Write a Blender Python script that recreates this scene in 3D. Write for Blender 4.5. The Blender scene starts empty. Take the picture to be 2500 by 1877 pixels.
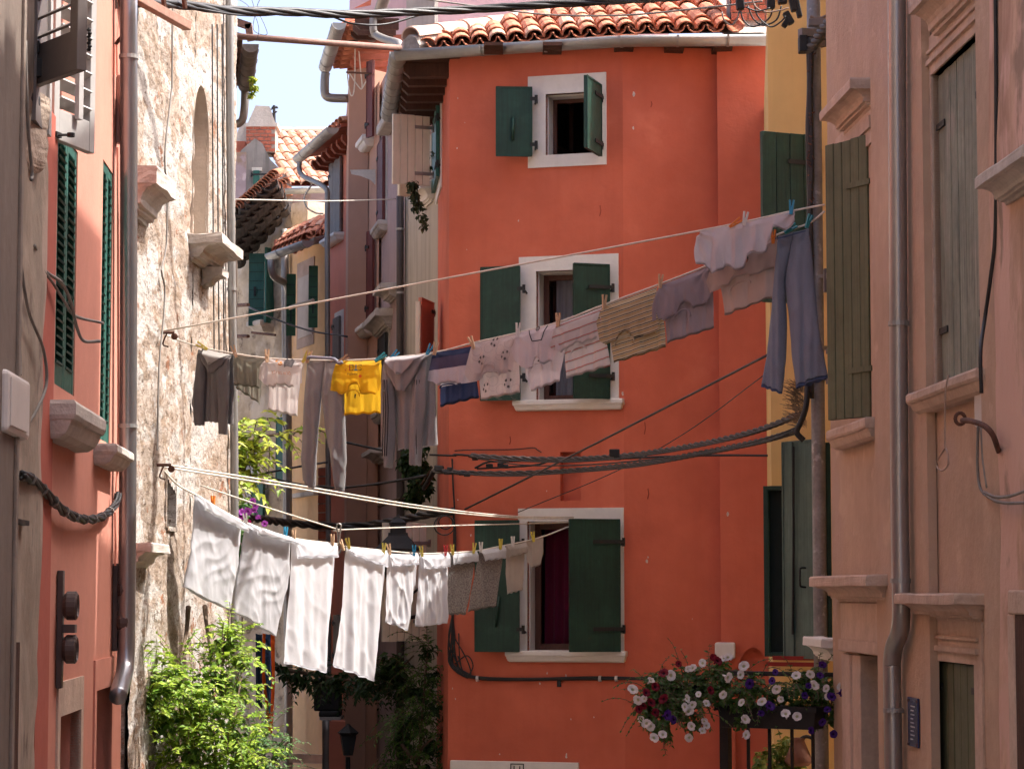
import bpy, bmesh, math, random
import numpy as np
from mathutils import Vector, Matrix, noise
R = math.radians
SC = bpy.context.scene
COL = SC.collection
# ------------------------------------------------------------------ camera, sky, sun, exposure
EYE = Vector((0, 0, 4.2))                 # the camera stands on the upper part of a street that runs downhill
FPX = 6000.0                              # focal length in photograph pixels (2500 wide)
PITCH = math.atan(512 / FPX)
cam_d = bpy.data.cameras.new('camera'); cam = bpy.data.objects.new('camera', cam_d); COL.objects.link(cam)
cam.location = EYE; cam.rotation_euler = (R(90) + PITCH, 0, 0)
cam_d.sensor_width = 36; cam_d.lens = FPX / 2500 * 36; cam_d.clip_end = 2000; cam_d.clip_start = 0.1
SC.camera = cam
SUN_EL, SUN_AZ = 57.0, 82.0               # azimuth from +Y towards +X
wd = bpy.data.worlds.new('World'); SC.world = wd; wd.use_nodes = True
nt = wd.node_tree; nt.nodes.clear()
sky = nt.nodes.new('ShaderNodeTexSky'); sky.sky_type = 'NISHITA'; sky.sun_disc = False
sky.sun_elevation = R(SUN_EL); sky.sun_rotation = R(SUN_AZ); sky.air_density = 0.5; sky.dust_density = 6.0; sky.ozone_density = 1.0
bg = nt.nodes.new('ShaderNodeBackground'); bg.inputs[1].default_value = 0.15
wo = nt.nodes.new('ShaderNodeOutputWorld'); nt.links.new(sky.outputs[0], bg.inputs[0]); nt.links.new(bg.outputs[0], wo.inputs[0])
sl = bpy.data.lights.new('sun', 'SUN'); sl.energy = 2.4; sl.angle = R(0.5); sl.color = (1.0, 0.965, 0.91)
sun = bpy.data.objects.new('sun', sl); COL.objects.link(sun)
sdir = Vector((math.sin(R(SUN_AZ)) * math.cos(R(SUN_EL)), math.cos(R(SUN_AZ)) * math.cos(R(SUN_EL)), math.sin(R(SUN_EL))))
sun.rotation_euler = sdir.to_track_quat('Z', 'Y').to_euler(); sun.location = (6, 8, 30)
SC.view_settings.view_transform = 'Standard'; SC.view_settings.look = 'None'; SC.view_settings.gamma = 1
SC.view_settings.use_curve_mapping = False
SC.view_settings.exposure = 1.9
SC.cycles.max_bounces = 6; SC.cycles.diffuse_bounces = 4; SC.cycles.transmission_bounces = 3; SC.cycles.caustics_reflective = False; SC.cycles.caustics_refractive = False; SC.cycles.use_adaptive_sampling = True; SC.cycles.adaptive_threshold = 0.03; SC.cycles.use_denoising = True
# ------------------------------------------------------------------ projection helpers: photograph pixel + real distance -> point
CP, SP_ = math.cos(PITCH), math.sin(PITCH)
def ray(px, py):
    u = (px - 1250) / FPX; v = (938.5 - py) / FPX
    return Vector((u, CP - v * SP_, SP_ + v * CP))
def at(px, py, Y):
    d = ray(px, py); return EYE + d * (Y / d.y)
class Wall:
    """vertical plane through two points on the ground plan; s runs left to right, n looks at the street"""
    def __init__(s, A, B, ref=(0, 0)):
        s.A = Vector((A[0], A[1])); B = Vector((B[0], B[1])); d = B - s.A; s.len = d.length; s.t = d.normalized()
        s.n = Vector((s.t.y, -s.t.x))
        if (Vector(ref) - s.A).dot(s.n) < 0: s.n = -s.n
    def P(s, a, z, o=0.0):
        p = s.A + s.t * a + s.n * o; return Vector((p.x, p.y, z))
    def hit(s, px, py, o=0.0):
        d = ray(px, py); d2 = Vector((d.x, d.y)); A = s.A + s.n * o; k = A.dot(s.n) / d2.dot(s.n)
        q = d2 * k - A; return q.dot(s.t), EYE.z + d.z * k
    def rect(s, x0, y0, x1, y1, o=0.0):
        xm, ym = (x0 + x1) / 2, (y0 + y1) / 2
        return (s.hit(x0, ym, o)[0], s.hit(x1, ym, o)[0], s.hit(xm, y1, o)[1], s.hit(xm, y0, o)[1])   # s0 s1 z0 z1
    def pt(s, px, py, o=0.0):
        a, z = s.hit(px, py, o); return s.P(a, z, o)
def WP(pa, da, pb, db):
    a = at(pa, 1450, da); b = at(pb, 1450, db); return Wall((a.x, a.y), (b.x, b.y))
AX = -0.05167                             # street axis: x per metre of y
def SW(off, ya, yb):
    return Wall((AX * ya + off, ya), (AX * yb + off, yb), ref=(AX * (ya + yb) / 2, (ya + yb) / 2))
# ------------------------------------------------------------------ objects
def wl(o):
    v = Vector((0, 0, 0))
    while o is not None: v += o.location; o = o.parent
    return v
def tag(o, label=None, cat=None, group=None, kind=None):
    if label: o['label'] = label
    if cat: o['category'] = cat
    if group: o['group'] = group
    if kind: o['kind'] = kind
    return o
def thing(name, label, cat, loc, group=None):
    o = bpy.data.objects.new(name, None); COL.objects.link(o); o.location = Vector(loc); o.empty_display_size = 0.2
    return tag(o, label, cat, group)
def mk(name, bm, mat, parent=None, smooth=False, bevel=0.0, label=None):
    """one mesh object from a bmesh in world coordinates"""
    if isinstance(bm, bmesh.types.BMesh):
        bmesh.ops.recalc_face_normals(bm, faces=bm.faces)
        me = bpy.data.meshes.new(name); bm.to_mesh(me); bm.free()
    else: me = bm
    n = len(me.vertices); co = np.empty(n * 3, 'f'); me.vertices.foreach_get('co', co); co = co.reshape(-1, 3)
    o = bpy.data.objects.new(name, me); COL.objects.link(o)
    if parent is None:
        base = Vector(((co[:, 0].min() + co[:, 0].max()) / 2, (co[:, 1].min() + co[:, 1].max()) / 2, co[:, 2].min()))
        o.location = base
    else:
        base = wl(parent); o.parent = parent
    co = co - np.array(base, 'f'); me.vertices.foreach_set('co', co.ravel()); me.update()
    if mat is not None:
        for m in (mat if isinstance(mat, (list, tuple)) else [mat]): me.materials.append(m)
    if smooth: me.polygons.foreach_set('use_smooth', [True] * len(me.polygons))
    if bevel > 0:
        b = o.modifiers.new('bevel', 'BEVEL'); b.width = bevel; b.segments = 2; b.limit_method = 'ANGLE'; b.angle_limit = R(40)
    if label: o['label'] = label
    return o
def inst(name, me, parent, loc, rot):
    """an object that shares mesh data; loc is a world point, rot a 3x3 matrix"""
    o = bpy.data.objects.new(name, me); COL.objects.link(o)
    M = rot.to_4x4()
    if parent is not None: o.parent = parent; loc = Vector(loc) - wl(parent)
    M.translation = loc; o.matrix_basis = M
    return o
# ------------------------------------------------------------------ shapes
def NB(): return bmesh.new()
def hexa(bm, p, mi=0):
    v = [bm.verts.new(q) for q in p]
    for f in ((0, 3, 2, 1), (4, 5, 6, 7), (0, 1, 5, 4), (1, 2, 6, 5), (2, 3, 7, 6), (3, 0, 4, 7)):
        bm.faces.new([v[i] for i in f]).material_index = mi
def wbox(bm, W, s0, s1, z0, z1, o0, o1, mi=0):
    hexa(bm, [W.P(s0, z0, o0), W.P(s1, z0, o0), W.P(s1, z0, o1), W.P(s0, z0, o1),
              W.P(s0, z1, o0), W.P(s1, z1, o0), W.P(s1, z1, o1), W.P(s0, z1, o1)], mi)
def wrect(bm, W, x0, y0, x1, y1, o0, o1):
    a, b, c, d = W.rect(x0, y0, x1, y1, o1); wbox(bm, W, a, b, c, d, o0, o1)
def boxc(bm, c, x, y, z, hx, hy, hz):
    p = []
    for k in (-1, 1):
        for (i, j) in ((-1, -1), (1, -1), (1, 1), (-1, 1)): p.append(Vector(c) + x * (i * hx) + y * (j * hy) + z * (k * hz))
    hexa(bm, p)
def prism(bm, a, b):
    """two rings of matching points joined, ends capped"""
    va = [bm.verts.new(p) for p in a]; vb = [bm.verts.new(p) for p in b]; n = len(a)
    for i in range(n): bm.faces.new([va[i], va[(i + 1) % n], vb[(i + 1) % n], vb[i]])
    bm.faces.new(va[::-1]); bm.faces.new(vb)
def profile(bm, W, s0, s1, pts):
    """moulding: list of (z, o) extruded along the wall from s0 to s1"""
    prism(bm, [W.P(s0, z, o) for z, o in pts], [W.P(s1, z, o) for z, o in pts])
def smooth_path(pts, n=6):
    pts = [Vector(p) for p in pts]
    if len(pts) < 3: return pts
    out = []; e = [pts[0] * 2 - pts[1]] + pts + [pts[-1] * 2 - pts[-2]]
    for i in range(1, len(e) - 2):
        p0, p1, p2, p3 = e[i - 1], e[i], e[i + 1], e[i + 2]
        for k in range(n):
            t = k / n
            out.append(0.5 * ((2 * p1) + (p2 - p0) * t + (2 * p0 - 5 * p1 + 4 * p2 - p3) * t * t + (3 * p1 - p0 - 3 * p2 + p3) * t ** 3))
    out.append(pts[-1]); return out
def frames(path):
    fr = []; up = Vector((0, 0, 1)); n = len(path)
    t0 = (path[1] - path[0]).normalized()
    a = t0.cross(up)
    if a.length < 1e-3: a = t0.cross(Vector((0, 1, 0)))
    a.normalize()
    for i in range(n):
        t = (path[min(i + 1, n - 1)] - path[max(i - 1, 0)]).normalized()
        a = (a - t * a.dot(t))
        if a.length < 1e-6: a = t.orthogonal()
        a.normalize(); fr.append((t, a, t.cross(a)))
    return fr
def tube(bm, path, r, n=8, caps=True):
    path = [Vector(p) for p in path]; fr = frames(path); rings = []
    for i, p in enumerate(path):
        rr = r[i] if isinstance(r, (list, tuple)) else r
        _, a, b = fr[i]
        rings.append([bm.verts.new(p + (a * math.cos(2 * math.pi * k / n) + b * math.sin(2 * math.pi * k / n)) * rr) for k in range(n)])
    for i in range(len(rings) - 1):
        for k in range(n): bm.faces.new([rings[i][k], rings[i][(k + 1) % n], rings[i + 1][(k + 1) % n], rings[i + 1][k]])
    if caps: bm.faces.new(rings[0][::-1]); bm.faces.new(rings[-1])
def strand(bm, path, r, R0, turns, ph, n=5):
    """one wire of a twisted bundle"""
    path = [Vector(p) for p in path]; fr = frames(path); m = len(path); out = []
    for i, p in enumerate(path):
        a = 2 * math.pi * turns * i / (m - 1) + ph; out.append(p + (fr[i][1] * math.cos(a) + fr[i][2] * math.sin(a)) * R0)
    tube(bm, out, r, n)
def resample(path, n):
    path = [Vector(p) for p in path]; d = [0]
    for i in range(1, len(path)): d.append(d[-1] + (path[i] - path[i - 1]).length)
    out = []; j = 0
    for k in range(n):
        L = d[-1] * k / (n - 1)
        while j < len(d) - 2 and d[j + 1] < L: j += 1
        f = (L - d[j]) / max(d[j + 1] - d[j], 1e-9); out.append(path[j].lerp(path[j + 1], min(max(f, 0), 1)))
    return out
def lathe(bm, c, prof, n=16, ax=None):
    z = Vector(ax or (0, 0, 1)).normalized(); x = z.orthogonal().normalized(); y = z.cross(x); rings = []
    for r, h in prof: rings.append([bm.verts.new(Vector(c) + z * h + (x * math.cos(2 * math.pi * k / n) + y * math.sin(2 * math.pi * k / n)) * max(r, 1e-4)) for k in range(n)])
    for i in range(len(rings) - 1):
        for k in range(n): bm.faces.new([rings[i][k], rings[i][(k + 1) % n], rings[i + 1][(k + 1) % n], rings[i + 1][k]])
    bm.faces.new(rings[0][::-1]); bm.faces.new(rings[-1])
def halfpipe(bm, path, r, out, th=0.004, n=10, cap=False):
    """open gutter: half round trough swept along path, rolled outer lip; out = direction of the outer lip"""
    path = [Vector(p) for p in path]; rings = []; m = len(path)
    for i, p in enumerate(path):
        t = (path[min(i + 1, m - 1)] - path[max(i - 1, 0)]).normalized()
        o = out[i] if isinstance(out, list) else out
        o = (o - t * o.dot(t)).normalized(); up = Vector((0, 0, 1)); up = (up - t * up.dot(t)).normalized()
        rg = [p + o * (math.cos(a) * r) - up * (math.sin(a) * r) for a in [math.pi * k / n for k in range(n + 1)]]
        rg += [p + o * (math.cos(a) * (r - th)) - up * (math.sin(a) * (r - th)) for a in [math.pi * k / n for k in range(n, -1, -1)]]
        rings.append([bm.verts.new(q) for q in rg])
    k = len(rings[0])
    for i in range(m - 1):
        for j in range(k): bm.faces.new([rings[i][j], rings[i][(j + 1) % k], rings[i + 1][(j + 1) % k], rings[i + 1][j]])
    for rg in (rings[0], rings[-1]):
        for j in range(n): bm.faces.new([rg[j], rg[j + 1], rg[k - 2 - j], rg[k - 1 - j]])
        if cap: bm.faces.new([bm.verts.new(v.co) for v in rg[n + 1:]])
# ------------------------------------------------------------------ materials
MATS = {}
def C4(c): return (c[0], c[1], c[2], 1)
def mat(name, base, rough=0.85, var=0.12, scale=2.0, bump=0.15, bscale=30.0, metal=0.0, streak=0.0, streak_col=None, patch=None, spec=0.3,
        tint=None, zs=1.0, coat=0.0, grain=0.0):
    """procedural surface: large blotches, fine mottling, optional vertical streaks and patches, fine relief"""
    if name in MATS: return MATS[name]
    m = bpy.data.materials.new(name); m.use_nodes = True; N = m.node_tree.nodes; L = m.node_tree.links
    b = N['Principled BSDF']; b.inputs['Roughness'].default_value = rough; b.inputs['Metallic'].default_value = metal
    b.inputs['Specular IOR Level'].default_value = spec; b.inputs['Coat Weight'].default_value = coat
    tc = N.new('ShaderNodeTexCoord'); mp = N.new('ShaderNodeMapping'); mp.inputs['Scale'].default_value = (1, 1, zs); L.new(tc.outputs['Object'], mp.inputs[0])
    def noi(sc, det=4, src=mp, ro=0.6):
        n = N.new('ShaderNodeTexNoise'); n.inputs['Scale'].default_value = sc; n.inputs['Detail'].default_value = det; n.inputs['Roughness'].default_value = ro
        L.new(src.outputs[0], n.inputs['Vector']); return n
    def ramp(src, p0, p1, c0=(0, 0, 0), c1=(1, 1, 1)):
        r = N.new('ShaderNodeValToRGB'); r.color_ramp.elements[0].position = p0; r.color_ramp.elements[1].position = p1
        r.color_ramp.elements[0].color = C4(c0); r.color_ramp.elements[1].color = C4(c1); L.new(src, r.inputs[0]); return r
    def mix(f, a, c, typ='MIX'):
        x = N.new('ShaderNodeMix'); x.data_type = 'RGBA'; x.blend_type = typ
        if isinstance(f, float): x.inputs[0].default_value = f
        else: L.new(f, x.inputs[0])
        for i, q in ((6, a), (7, c)):
            if isinstance(q, tuple): x.inputs[i].default_value = q
            else: L.new(q, x.inputs[i])
        return x
    lo = tuple(max(0, x * (1 - var)) for x in base); hi = tuple(min(1, x * (1 + var * 0.8)) for x in (tint or base))
    n1 = noi(scale); r1 = ramp(n1.outputs[0], 0.32, 0.68, lo, hi)
    n2 = noi(scale * 9, 3); r2 = ramp(n2.outputs[0], 0.3, 0.7, (1 - var * .7,) * 3, (1 + 0.0,) * 3)
    col = mix(1.0, r1.outputs[0], r2.outputs[0], 'MULTIPLY').outputs[2]
    if streak > 0:
        m2 = N.new('ShaderNodeMapping'); m2.inputs['Scale'].default_value = (6, 6, 0.35); L.new(tc.outputs['Object'], m2.inputs[0])
        n3 = noi(1.6, 5, m2); r3 = ramp(n3.outputs[0], 0.48, 0.75); sc = N.new('ShaderNodeMath'); sc.operation = 'MULTIPLY'; sc.inputs[1].default_value = streak
        L.new(r3.outputs[0], sc.inputs[0]); col = mix(sc.outputs[0], col, C4(streak_col or tuple(x * .45 for x in base))).outputs[2]
    if patch:
        for (pc, psc, p0, p1) in patch:
            n4 = noi(psc, 6); r4 = ramp(n4.outputs[0], p0, p1); col = mix(r4.outputs[0], col, C4(pc)).outputs[2]
    if grain > 0:
        m3 = N.new('ShaderNodeMapping'); m3.inputs['Scale'].default_value = (45, 45, 1.2); L.new(tc.outputs['Object'], m3.inputs[0])
        n5 = noi(1.5, 4, m3); r5 = ramp(n5.outputs[0], 0.3, 0.72, (1 - grain,) * 3, (1, 1, 1)); col = mix(1.0, col, r5.outputs[0], 'MULTIPLY').outputs[2]
    L.new(col, b.inputs['Base Color'])
    if bump > 0:
        nb = noi(bscale, 5); bp = N.new('ShaderNodeBump'); bp.inputs['Strength'].default_value = bump; bp.inputs['Distance'].default_value = 0.02
        if grain > 0:
            ad = N.new('ShaderNodeMath'); L.new(nb.outputs[0], ad.inputs[0]); L.new(n5.outputs[0], ad.inputs[1]); L.new(ad.outputs[0], bp.inputs['Height'])
        else: L.new(nb.outputs[0], bp.inputs['Height'])
        L.new(bp.outputs[0], b.inputs['Normal'])
        rr = ramp(nb.outputs[0], 0.2, 0.8, (rough * .85,) * 3, (min(1, rough * 1.1),) * 3); L.new(rr.outputs[0], b.inputs['Roughness'])
    MATS[name] = m; return m
def cloth(name, col, trans=0.35, stripes=None, period=0.1, weave=0.08, speck=None):
    """woven fabric: diffuse plus light passing through; stripes run across, measured down the cloth in metres (UV.y)"""
    if name in MATS: return MATS[name]
    m = bpy.data.materials.new(name); m.use_nodes = True; N = m.node_tree.nodes; L = m.node_tree.links
    b = N['Principled BSDF']; b.inputs['Roughness'].default_value = 0.95; b.inputs['Specular IOR Level'].default_value = 0.1
    b.inputs['Sheen Weight'].default_value = 0.1
    uv = N.new('ShaderNodeUVMap')
    no = N.new('ShaderNodeTexNoise'); no.inputs['Scale'].default_value = 260; L.new(uv.outputs[0], no.inputs['Vector'])
    n2 = N.new('ShaderNodeTexNoise'); n2.inputs['Scale'].default_value = 7; n2.inputs['Detail'].default_value = 5; L.new(uv.outputs[0], n2.inputs['Vector'])
    rp = N.new('ShaderNodeValToRGB')
    if stripes:
        sx = N.new('ShaderNodeSeparateXYZ'); L.new(uv.outputs[0], sx.inputs[0])
        mu = N.new('ShaderNodeMath'); mu.operation = 'DIVIDE'; mu.inputs[1].default_value = period; L.new(sx.outputs[1], mu.inputs[0])
        fr = N.new('ShaderNodeMath'); fr.operation = 'FRACT'; L.new(mu.outputs[0], fr.inputs[0]); L.new(fr.outputs[0], rp.inputs[0])
        rp.color_ramp.interpolation = 'CONSTANT'; e = rp.color_ramp.elements
        while len(e) < len(stripes): e.new(0.5)
        for i, (p, c) in enumerate(stripes): e[i].position = p; e[i].color = C4(c)
    else:
        rp.color_ramp.elements[0].color = C4(col); rp.color_ramp.elements[1].color = C4(col)
    def mul(src, lo, hi, p0, p1, prev):
        r = N.new('ShaderNodeValToRGB'); r.color_ramp.elements[0].color = (lo, lo, lo, 1); r.color_ramp.elements[1].color = (hi, hi, hi, 1)
        r.color_ramp.elements[0].position = p0; r.color_ramp.elements[1].position = p1; L.new(src, r.inputs[0])
        x = N.new('ShaderNodeMix'); x.data_type = 'RGBA'; x.blend_type = 'MULTIPLY'; x.inputs[0].default_value = 1
        L.new(prev, x.inputs[6]); L.new(r.outputs[0], x.inputs[7]); return x.outputs[2]
    c = mul(no.outputs[0], 1 - weave * 2, 1, 0.3, 0.7, rp.outputs[0]); c = mul(n2.outputs[0], 0.9, 1, 0.35, 0.65, c)
    if speck:
        n3 = N.new('ShaderNodeTexNoise'); n3.inputs['Scale'].default_value = speck; n3.inputs['Detail'].default_value = 2; L.new(uv.outputs[0], n3.inputs['Vector'])
        c = mul(n3.outputs[0], 0.55, 1, 0.42, 0.55, c)
    L.new(c, b.inputs['Base Color'])
    tr = N.new('ShaderNodeBsdfTranslucent'); L.new(c, tr.inputs[0]); mx = N.new('ShaderNodeMixShader'); mx.inputs[0].default_value = trans
    L.new(b.outputs[0], mx.inputs[1]); L.new(tr.outputs[0], mx.inputs[2]); L.new(mx.outputs[0], N['Material Output'].inputs[0])
    bp = N.new('ShaderNodeBump'); bp.inputs['Strength'].default_value = 0.12; bp.inputs['Distance'].default_value = 0.01
    n4 = N.new('ShaderNodeTexNoise'); n4.inputs['Scale'].default_value = 28; n4.inputs['Detail'].default_value = 4; L.new(uv.outputs[0], n4.inputs['Vector'])
    L.new(n4.outputs[0], bp.inputs['Height']); L.new(bp.outputs[0], b.inputs['Normal'])
    MATS[name] = m; return m
def leafmat(name, c0, c1, trans=0.35, rough=0.5):
    if name in MATS: return MATS[name]
    m = bpy.data.materials.new(name); m.use_nodes = True; N = m.node_tree.nodes; L = m.node_tree.links
    b = N['Principled BSDF']; b.inputs['Roughness'].default_value = rough; b.inputs['Specular IOR Level'].default_value = 0.3
    g = N.new('ShaderNodeNewGeometry'); r = N.new('ShaderNodeValToRGB'); r.color_ramp.elements[0].color = C4(c0); r.color_ramp.elements[1].color = C4(c1)
    L.new(g.outputs['Random Per Island'], r.inputs[0]); L.new(r.outputs[0], b.inputs['Base Color'])
    tr = N.new('ShaderNodeBsdfTranslucent'); L.new(r.outputs[0], tr.inputs[0]); mx = N.new('ShaderNodeMixShader'); mx.inputs[0].default_value = trans
    L.new(b.outputs[0], mx.inputs[1]); L.new(tr.outputs[0], mx.inputs[2]); L.new(mx.outputs[0], N['Material Output'].inputs[0])
    MATS[name] = m; return m
def glassmat():
    if 'glass' in MATS: return MATS['glass']
    m = bpy.data.materials.new('glass'); m.use_nodes = True; b = m.node_tree.nodes['Principled BSDF']
    b.inputs['Base Color'].default_value = (0.03, 0.04, 0.045, 1); b.inputs['Roughness'].default_value = 0.05; b.inputs['Specular IOR Level'].default_value = 0.8
    MATS['glass'] = m; return m
M_red = mat('red_plaster', (0.55, 0.124, 0.068), 0.9, 0.12, 0.55, 0.14, 22, tint=(0.63, 0.160, 0.092), streak=0.22, streak_col=(0.45, 0.09, 0.046), patch=[((0.61, 0.165, 0.095), 2.2, .62, .78)])
M_salm = mat('salmon_plaster', (0.56, 0.235, 0.17), 0.9, 0.10, 0.9, 0.12, 24, streak=0.15, streak_col=(0.5, 0.19, 0.14))
M_pink = mat('pink_plaster', (0.50, 0.345, 0.245), 0.9, 0.15, 0.9, 0.30, 24, streak=0.3, streak_col=(0.37, 0.225, 0.15), patch=[((0.46, 0.32, 0.245), 1.3, .52, .66), ((0.54, 0.375, 0.275), 3.5, .6, .68)])
M_yel = mat('yellow_plaster', (0.74, 0.50, 0.20), 0.9, 0.08, 0.8, 0.1, 22, streak=0.12)
M_white = mat('white_stone_paint', (0.74, 0.70, 0.65), 0.85, 0.07, 3, 0.12, 35, streak=0.12, streak_col=(0.5, 0.45, 0.4))
M_pstone = mat('pinkish_limestone', (0.56, 0.42, 0.33), 0.9, 0.16, 4, 0.45, 26, streak=0.35, streak_col=(0.34, 0.22, 0.17))
M_istria = mat('grey_limestone', (0.52, 0.47, 0.42), 0.9, 0.18, 4, 0.5, 22, streak=0.3, streak_col=(0.25, 0.22, 0.2))
M_zinc = mat('zinc', (0.33, 0.325, 0.31), 0.5, 0.14, 3, 0.06, 30, metal=0.5, spec=0.5)
M_zincd = mat('dull_grey_zinc', (0.28, 0.26, 0.24), 0.5, 0.12, 3, 0.06, 30, metal=0.55, spec=0.5)
M_pipe = mat('brown_grey_pipe', (0.34, 0.31, 0.295), 0.30, 0.07, 3, 0.0, 30, metal=0.6, spec=0.5)
M_terra = mat('terracotta', (0.40, 0.135, 0.07), 0.9, 0.28, 5, 0.3, 40, tint=(0.50, 0.19, 0.105), patch=[((0.33, 0.26, 0.21), 3.0, .6, .75)])
M_terral = mat('pale_terracotta', (0.50, 0.28, 0.19), 0.9, 0.2, 5, 0.3, 40, patch=[((0.4, 0.32, 0.27), 5.0, .58, .72)])
M_mortar = mat('mortar', (0.42, 0.36, 0.31), 0.95, 0.3, 9, 0.8, 20)
M_brick = mat('brick', (0.42, 0.13, 0.08), 0.92, 0.2, 6, 0.3, 40)
M_gdark = mat('dark_green_paint', (0.010, 0.052, 0.034), 0.55, 0.3, 2.5, 0.15, 12, grain=0.4, patch=[((.024, .075, .052), 5, .60, .75)], spec=0.4)
M_golive = mat('olive_green_paint', (0.125, 0.132, 0.072), 0.65, 0.2, 2, 0.15, 12, grain=0.3)
M_ggrey = mat('weathered_grey_green_paint', (0.32, 0.335, 0.26), 0.8, 0.25, 2, 0.3, 12, grain=0.5, patch=[((0.40, 0.37, 0.30), 3.0, .55, .7)])
M_gteal = mat('teal_green_paint', (0.03, 0.12, 0.095), 0.5, 0.15, 2, 0.1, 14, grain=0.2)
M_gmid = mat('faded_green_paint', (0.12, 0.17, 0.14), 0.7, 0.2, 2, 0.2, 14, grain=0.35)
M_greyp = mat('pale_grey_paint', (0.44, 0.42, 0.40), 0.5, 0.1, 3, 0.06, 14)
M_greyb = mat('brown_grey_paint', (0.15, 0.125, 0.115), 0.55, 0.12, 3, 0.06, 14)
M_cream = mat('cream_paint', (0.82, 0.75, 0.60), 0.6, 0.08, 2, 0.06, 14, grain=0.1)
M_mar = mat('maroon_paint', (0.16, 0.045, 0.04), 0.6, 0.15, 3, 0.1, 14, grain=0.25)
M_dkbr = mat('dark_brown_wood', (0.085, 0.035, 0.022), 0.75, 0.3, 4, 0.3, 16, grain=0.35)
M_wood = mat('window_wood', (0.12, 0.045, 0.028), 0.55, 0.2, 4, 0.15, 16, grain=0.3)
M_iron = mat('black_iron', (0.016, 0.015, 0.015), 0.6, 0.3, 8, 0.15, 40, spec=0.4)
M_rust = mat('rusty_iron', (0.13, 0.06, 0.04), 0.8, 0.4, 10, 0.3, 40)
M_pipel = mat('grey_enamelled_pipe', (0.30, 0.30, 0.31), 0.3, 0.06, 3, 0.0, 30, metal=0.75, spec=0.5)
M_rustp = mat('rusted_pipe', (0.25, 0.145, 0.115), 0.7, 0.22, 6, 0.15, 40, metal=0.2)
M_cable = mat('black_cable', (0.02, 0.019, 0.02), 0.5, 0.2, 8, 0.05, 40, spec=0.4)
M_cableg = mat('grey_cable', (0.22, 0.20, 0.18), 0.6, 0.2, 8, 0.05, 40)
M_room = mat('room_darkness', (0.03, 0.027, 0.025), 0.95, 0.2, 2, 0, 10)  # near-black: darkness of rooms and the deep niche painted in
M_rope = mat('rope', (0.62, 0.56, 0.48), 0.9, 0.1, 30, 0.2, 200)
M_plastic = mat('white_plastic', (0.58, 0.53, 0.5), 0.5, 0.06, 4, 0.02, 20)
# ================================================================== builders for houses
def house(name, label, cat='house', loc=(0, 0, 0)): return thing(name, label, cat, loc)
def wall_holes(name, W, s0, s1, z0, z1, holes, m, parent, thick=0.28, skew=None):
    """a wall face cut round its openings, with reveals"""
    bm = NB(); ss = sorted({s0, s1, *[min(max(h[i], s0), s1) for h in holes for i in (0, 1)]}); zz = sorted({z0, z1, *[min(max(h[i], z0), z1) for h in holes for i in (2, 3)]})
    V = {}
    def v(a, z, o):
        k = (round(a, 5), round(z, 5), o)
        if k not in V: V[k] = bm.verts.new(W.P(a, z, o))
        return V[k]
    for i in range(len(ss) - 1):
        for j in range(len(zz) - 1):
            a, b, c, d = ss[i], ss[i + 1], zz[j], zz[j + 1]
            if any(h[0] - 1e-6 <= a and b <= h[1] + 1e-6 and h[2] - 1e-6 <= c and d <= h[3] + 1e-6 for h in holes): continue
            bm.faces.new([v(a, c, 0), v(b, c, 0), v(b, d, 0), v(a, d, 0)])
    for h in holes:
        q = [(h[0], h[2]), (h[1], h[2]), (h[1], h[3]), (h[0], h[3])]
        for i in range(4):
            a, b = q[i], q[(i + 1) % 4]
            bm.faces.new([bm.verts.new(W.P(*a, 0)), bm.verts.new(W.P(*b, 0)), bm.verts.new(W.P(*b, -thick)), bm.verts.new(W.P(*a, -thick))])
    return mk(name, bm, m, parent)
def room(parent, W, h, depth=1.4, o=-0.27, m=None, g=0.25):
    """the room behind an opening, its darkness put into the colour"""
    bm = NB(); q = [(h[0] - g, h[2] - g), (h[1] + g, h[2] - g), (h[1] + g, h[3] + g), (h[0] - g, h[3] + g)]
    a = [bm.verts.new(W.P(*p, o)) for p in q]; b = [bm.verts.new(W.P(*p, o - depth)) for p in q]
    for i in range(4): bm.faces.new([a[i], a[(i + 1) % 4], b[(i + 1) % 4], b[i]])
    bm.faces.new(b)
    return mk('room', bm, m or M_room, parent)
def surround(name, parent, W, out, op, o0, o1, m, bevel=0.008):
    """stone frame round an opening: out / op are s0 s1 z0 z1"""
    bm = NB()
    wbox(bm, W, out[0], out[1], op[3], out[3], o0, o1)
    if op[2] > out[2] + 1e-4: wbox(bm, W, out[0], out[1], out[2], op[2], o0, o1)
    wbox(bm, W, out[0], op[0], op[2], op[3], o0, o1); wbox(bm, W, op[1], out[1], op[2], op[3], o0, o1)
    return mk(name, bm, m, parent)
def casement(parent, W, h, o, m, fr=0.05, mull=1, glass=True, th=0.045):
    """wooden window: frame, mullions, glass panes"""
    bm = NB(); s0, s1, z0, z1 = h
    wbox(bm, W, s0, s0 + fr, z0, z1, o - th, o); wbox(bm, W, s1 - fr, s1, z0, z1, o - th, o)
    wbox(bm, W, s0 + fr, s1 - fr, z1 - fr, z1, o - th, o); wbox(bm, W, s0 + fr, s1 - fr, z0, z0 + fr, o - th, o)
    xs = [s0 + fr]
    for k in range(mull):
        c = s0 + (s1 - s0) * (k + 1) / (mull + 1); wbox(bm, W, c - fr * .5, c + fr * .5, z0 + fr, z1 - fr, o - th, o + .002); xs += [c - fr * .5, c + fr * .5]
    xs.append(s1 - fr)
    f = mk('window_frame', bm, m, parent, bevel=0.004)
    if glass:
        for k in range(0, len(xs), 2):
            g = NB(); wbox(g, W, xs[k], xs[k + 1], z0 + fr, z1 - fr, o - th * .7, o - th * .55); mk('pane', g, glassmat(), f)
    return f
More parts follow.
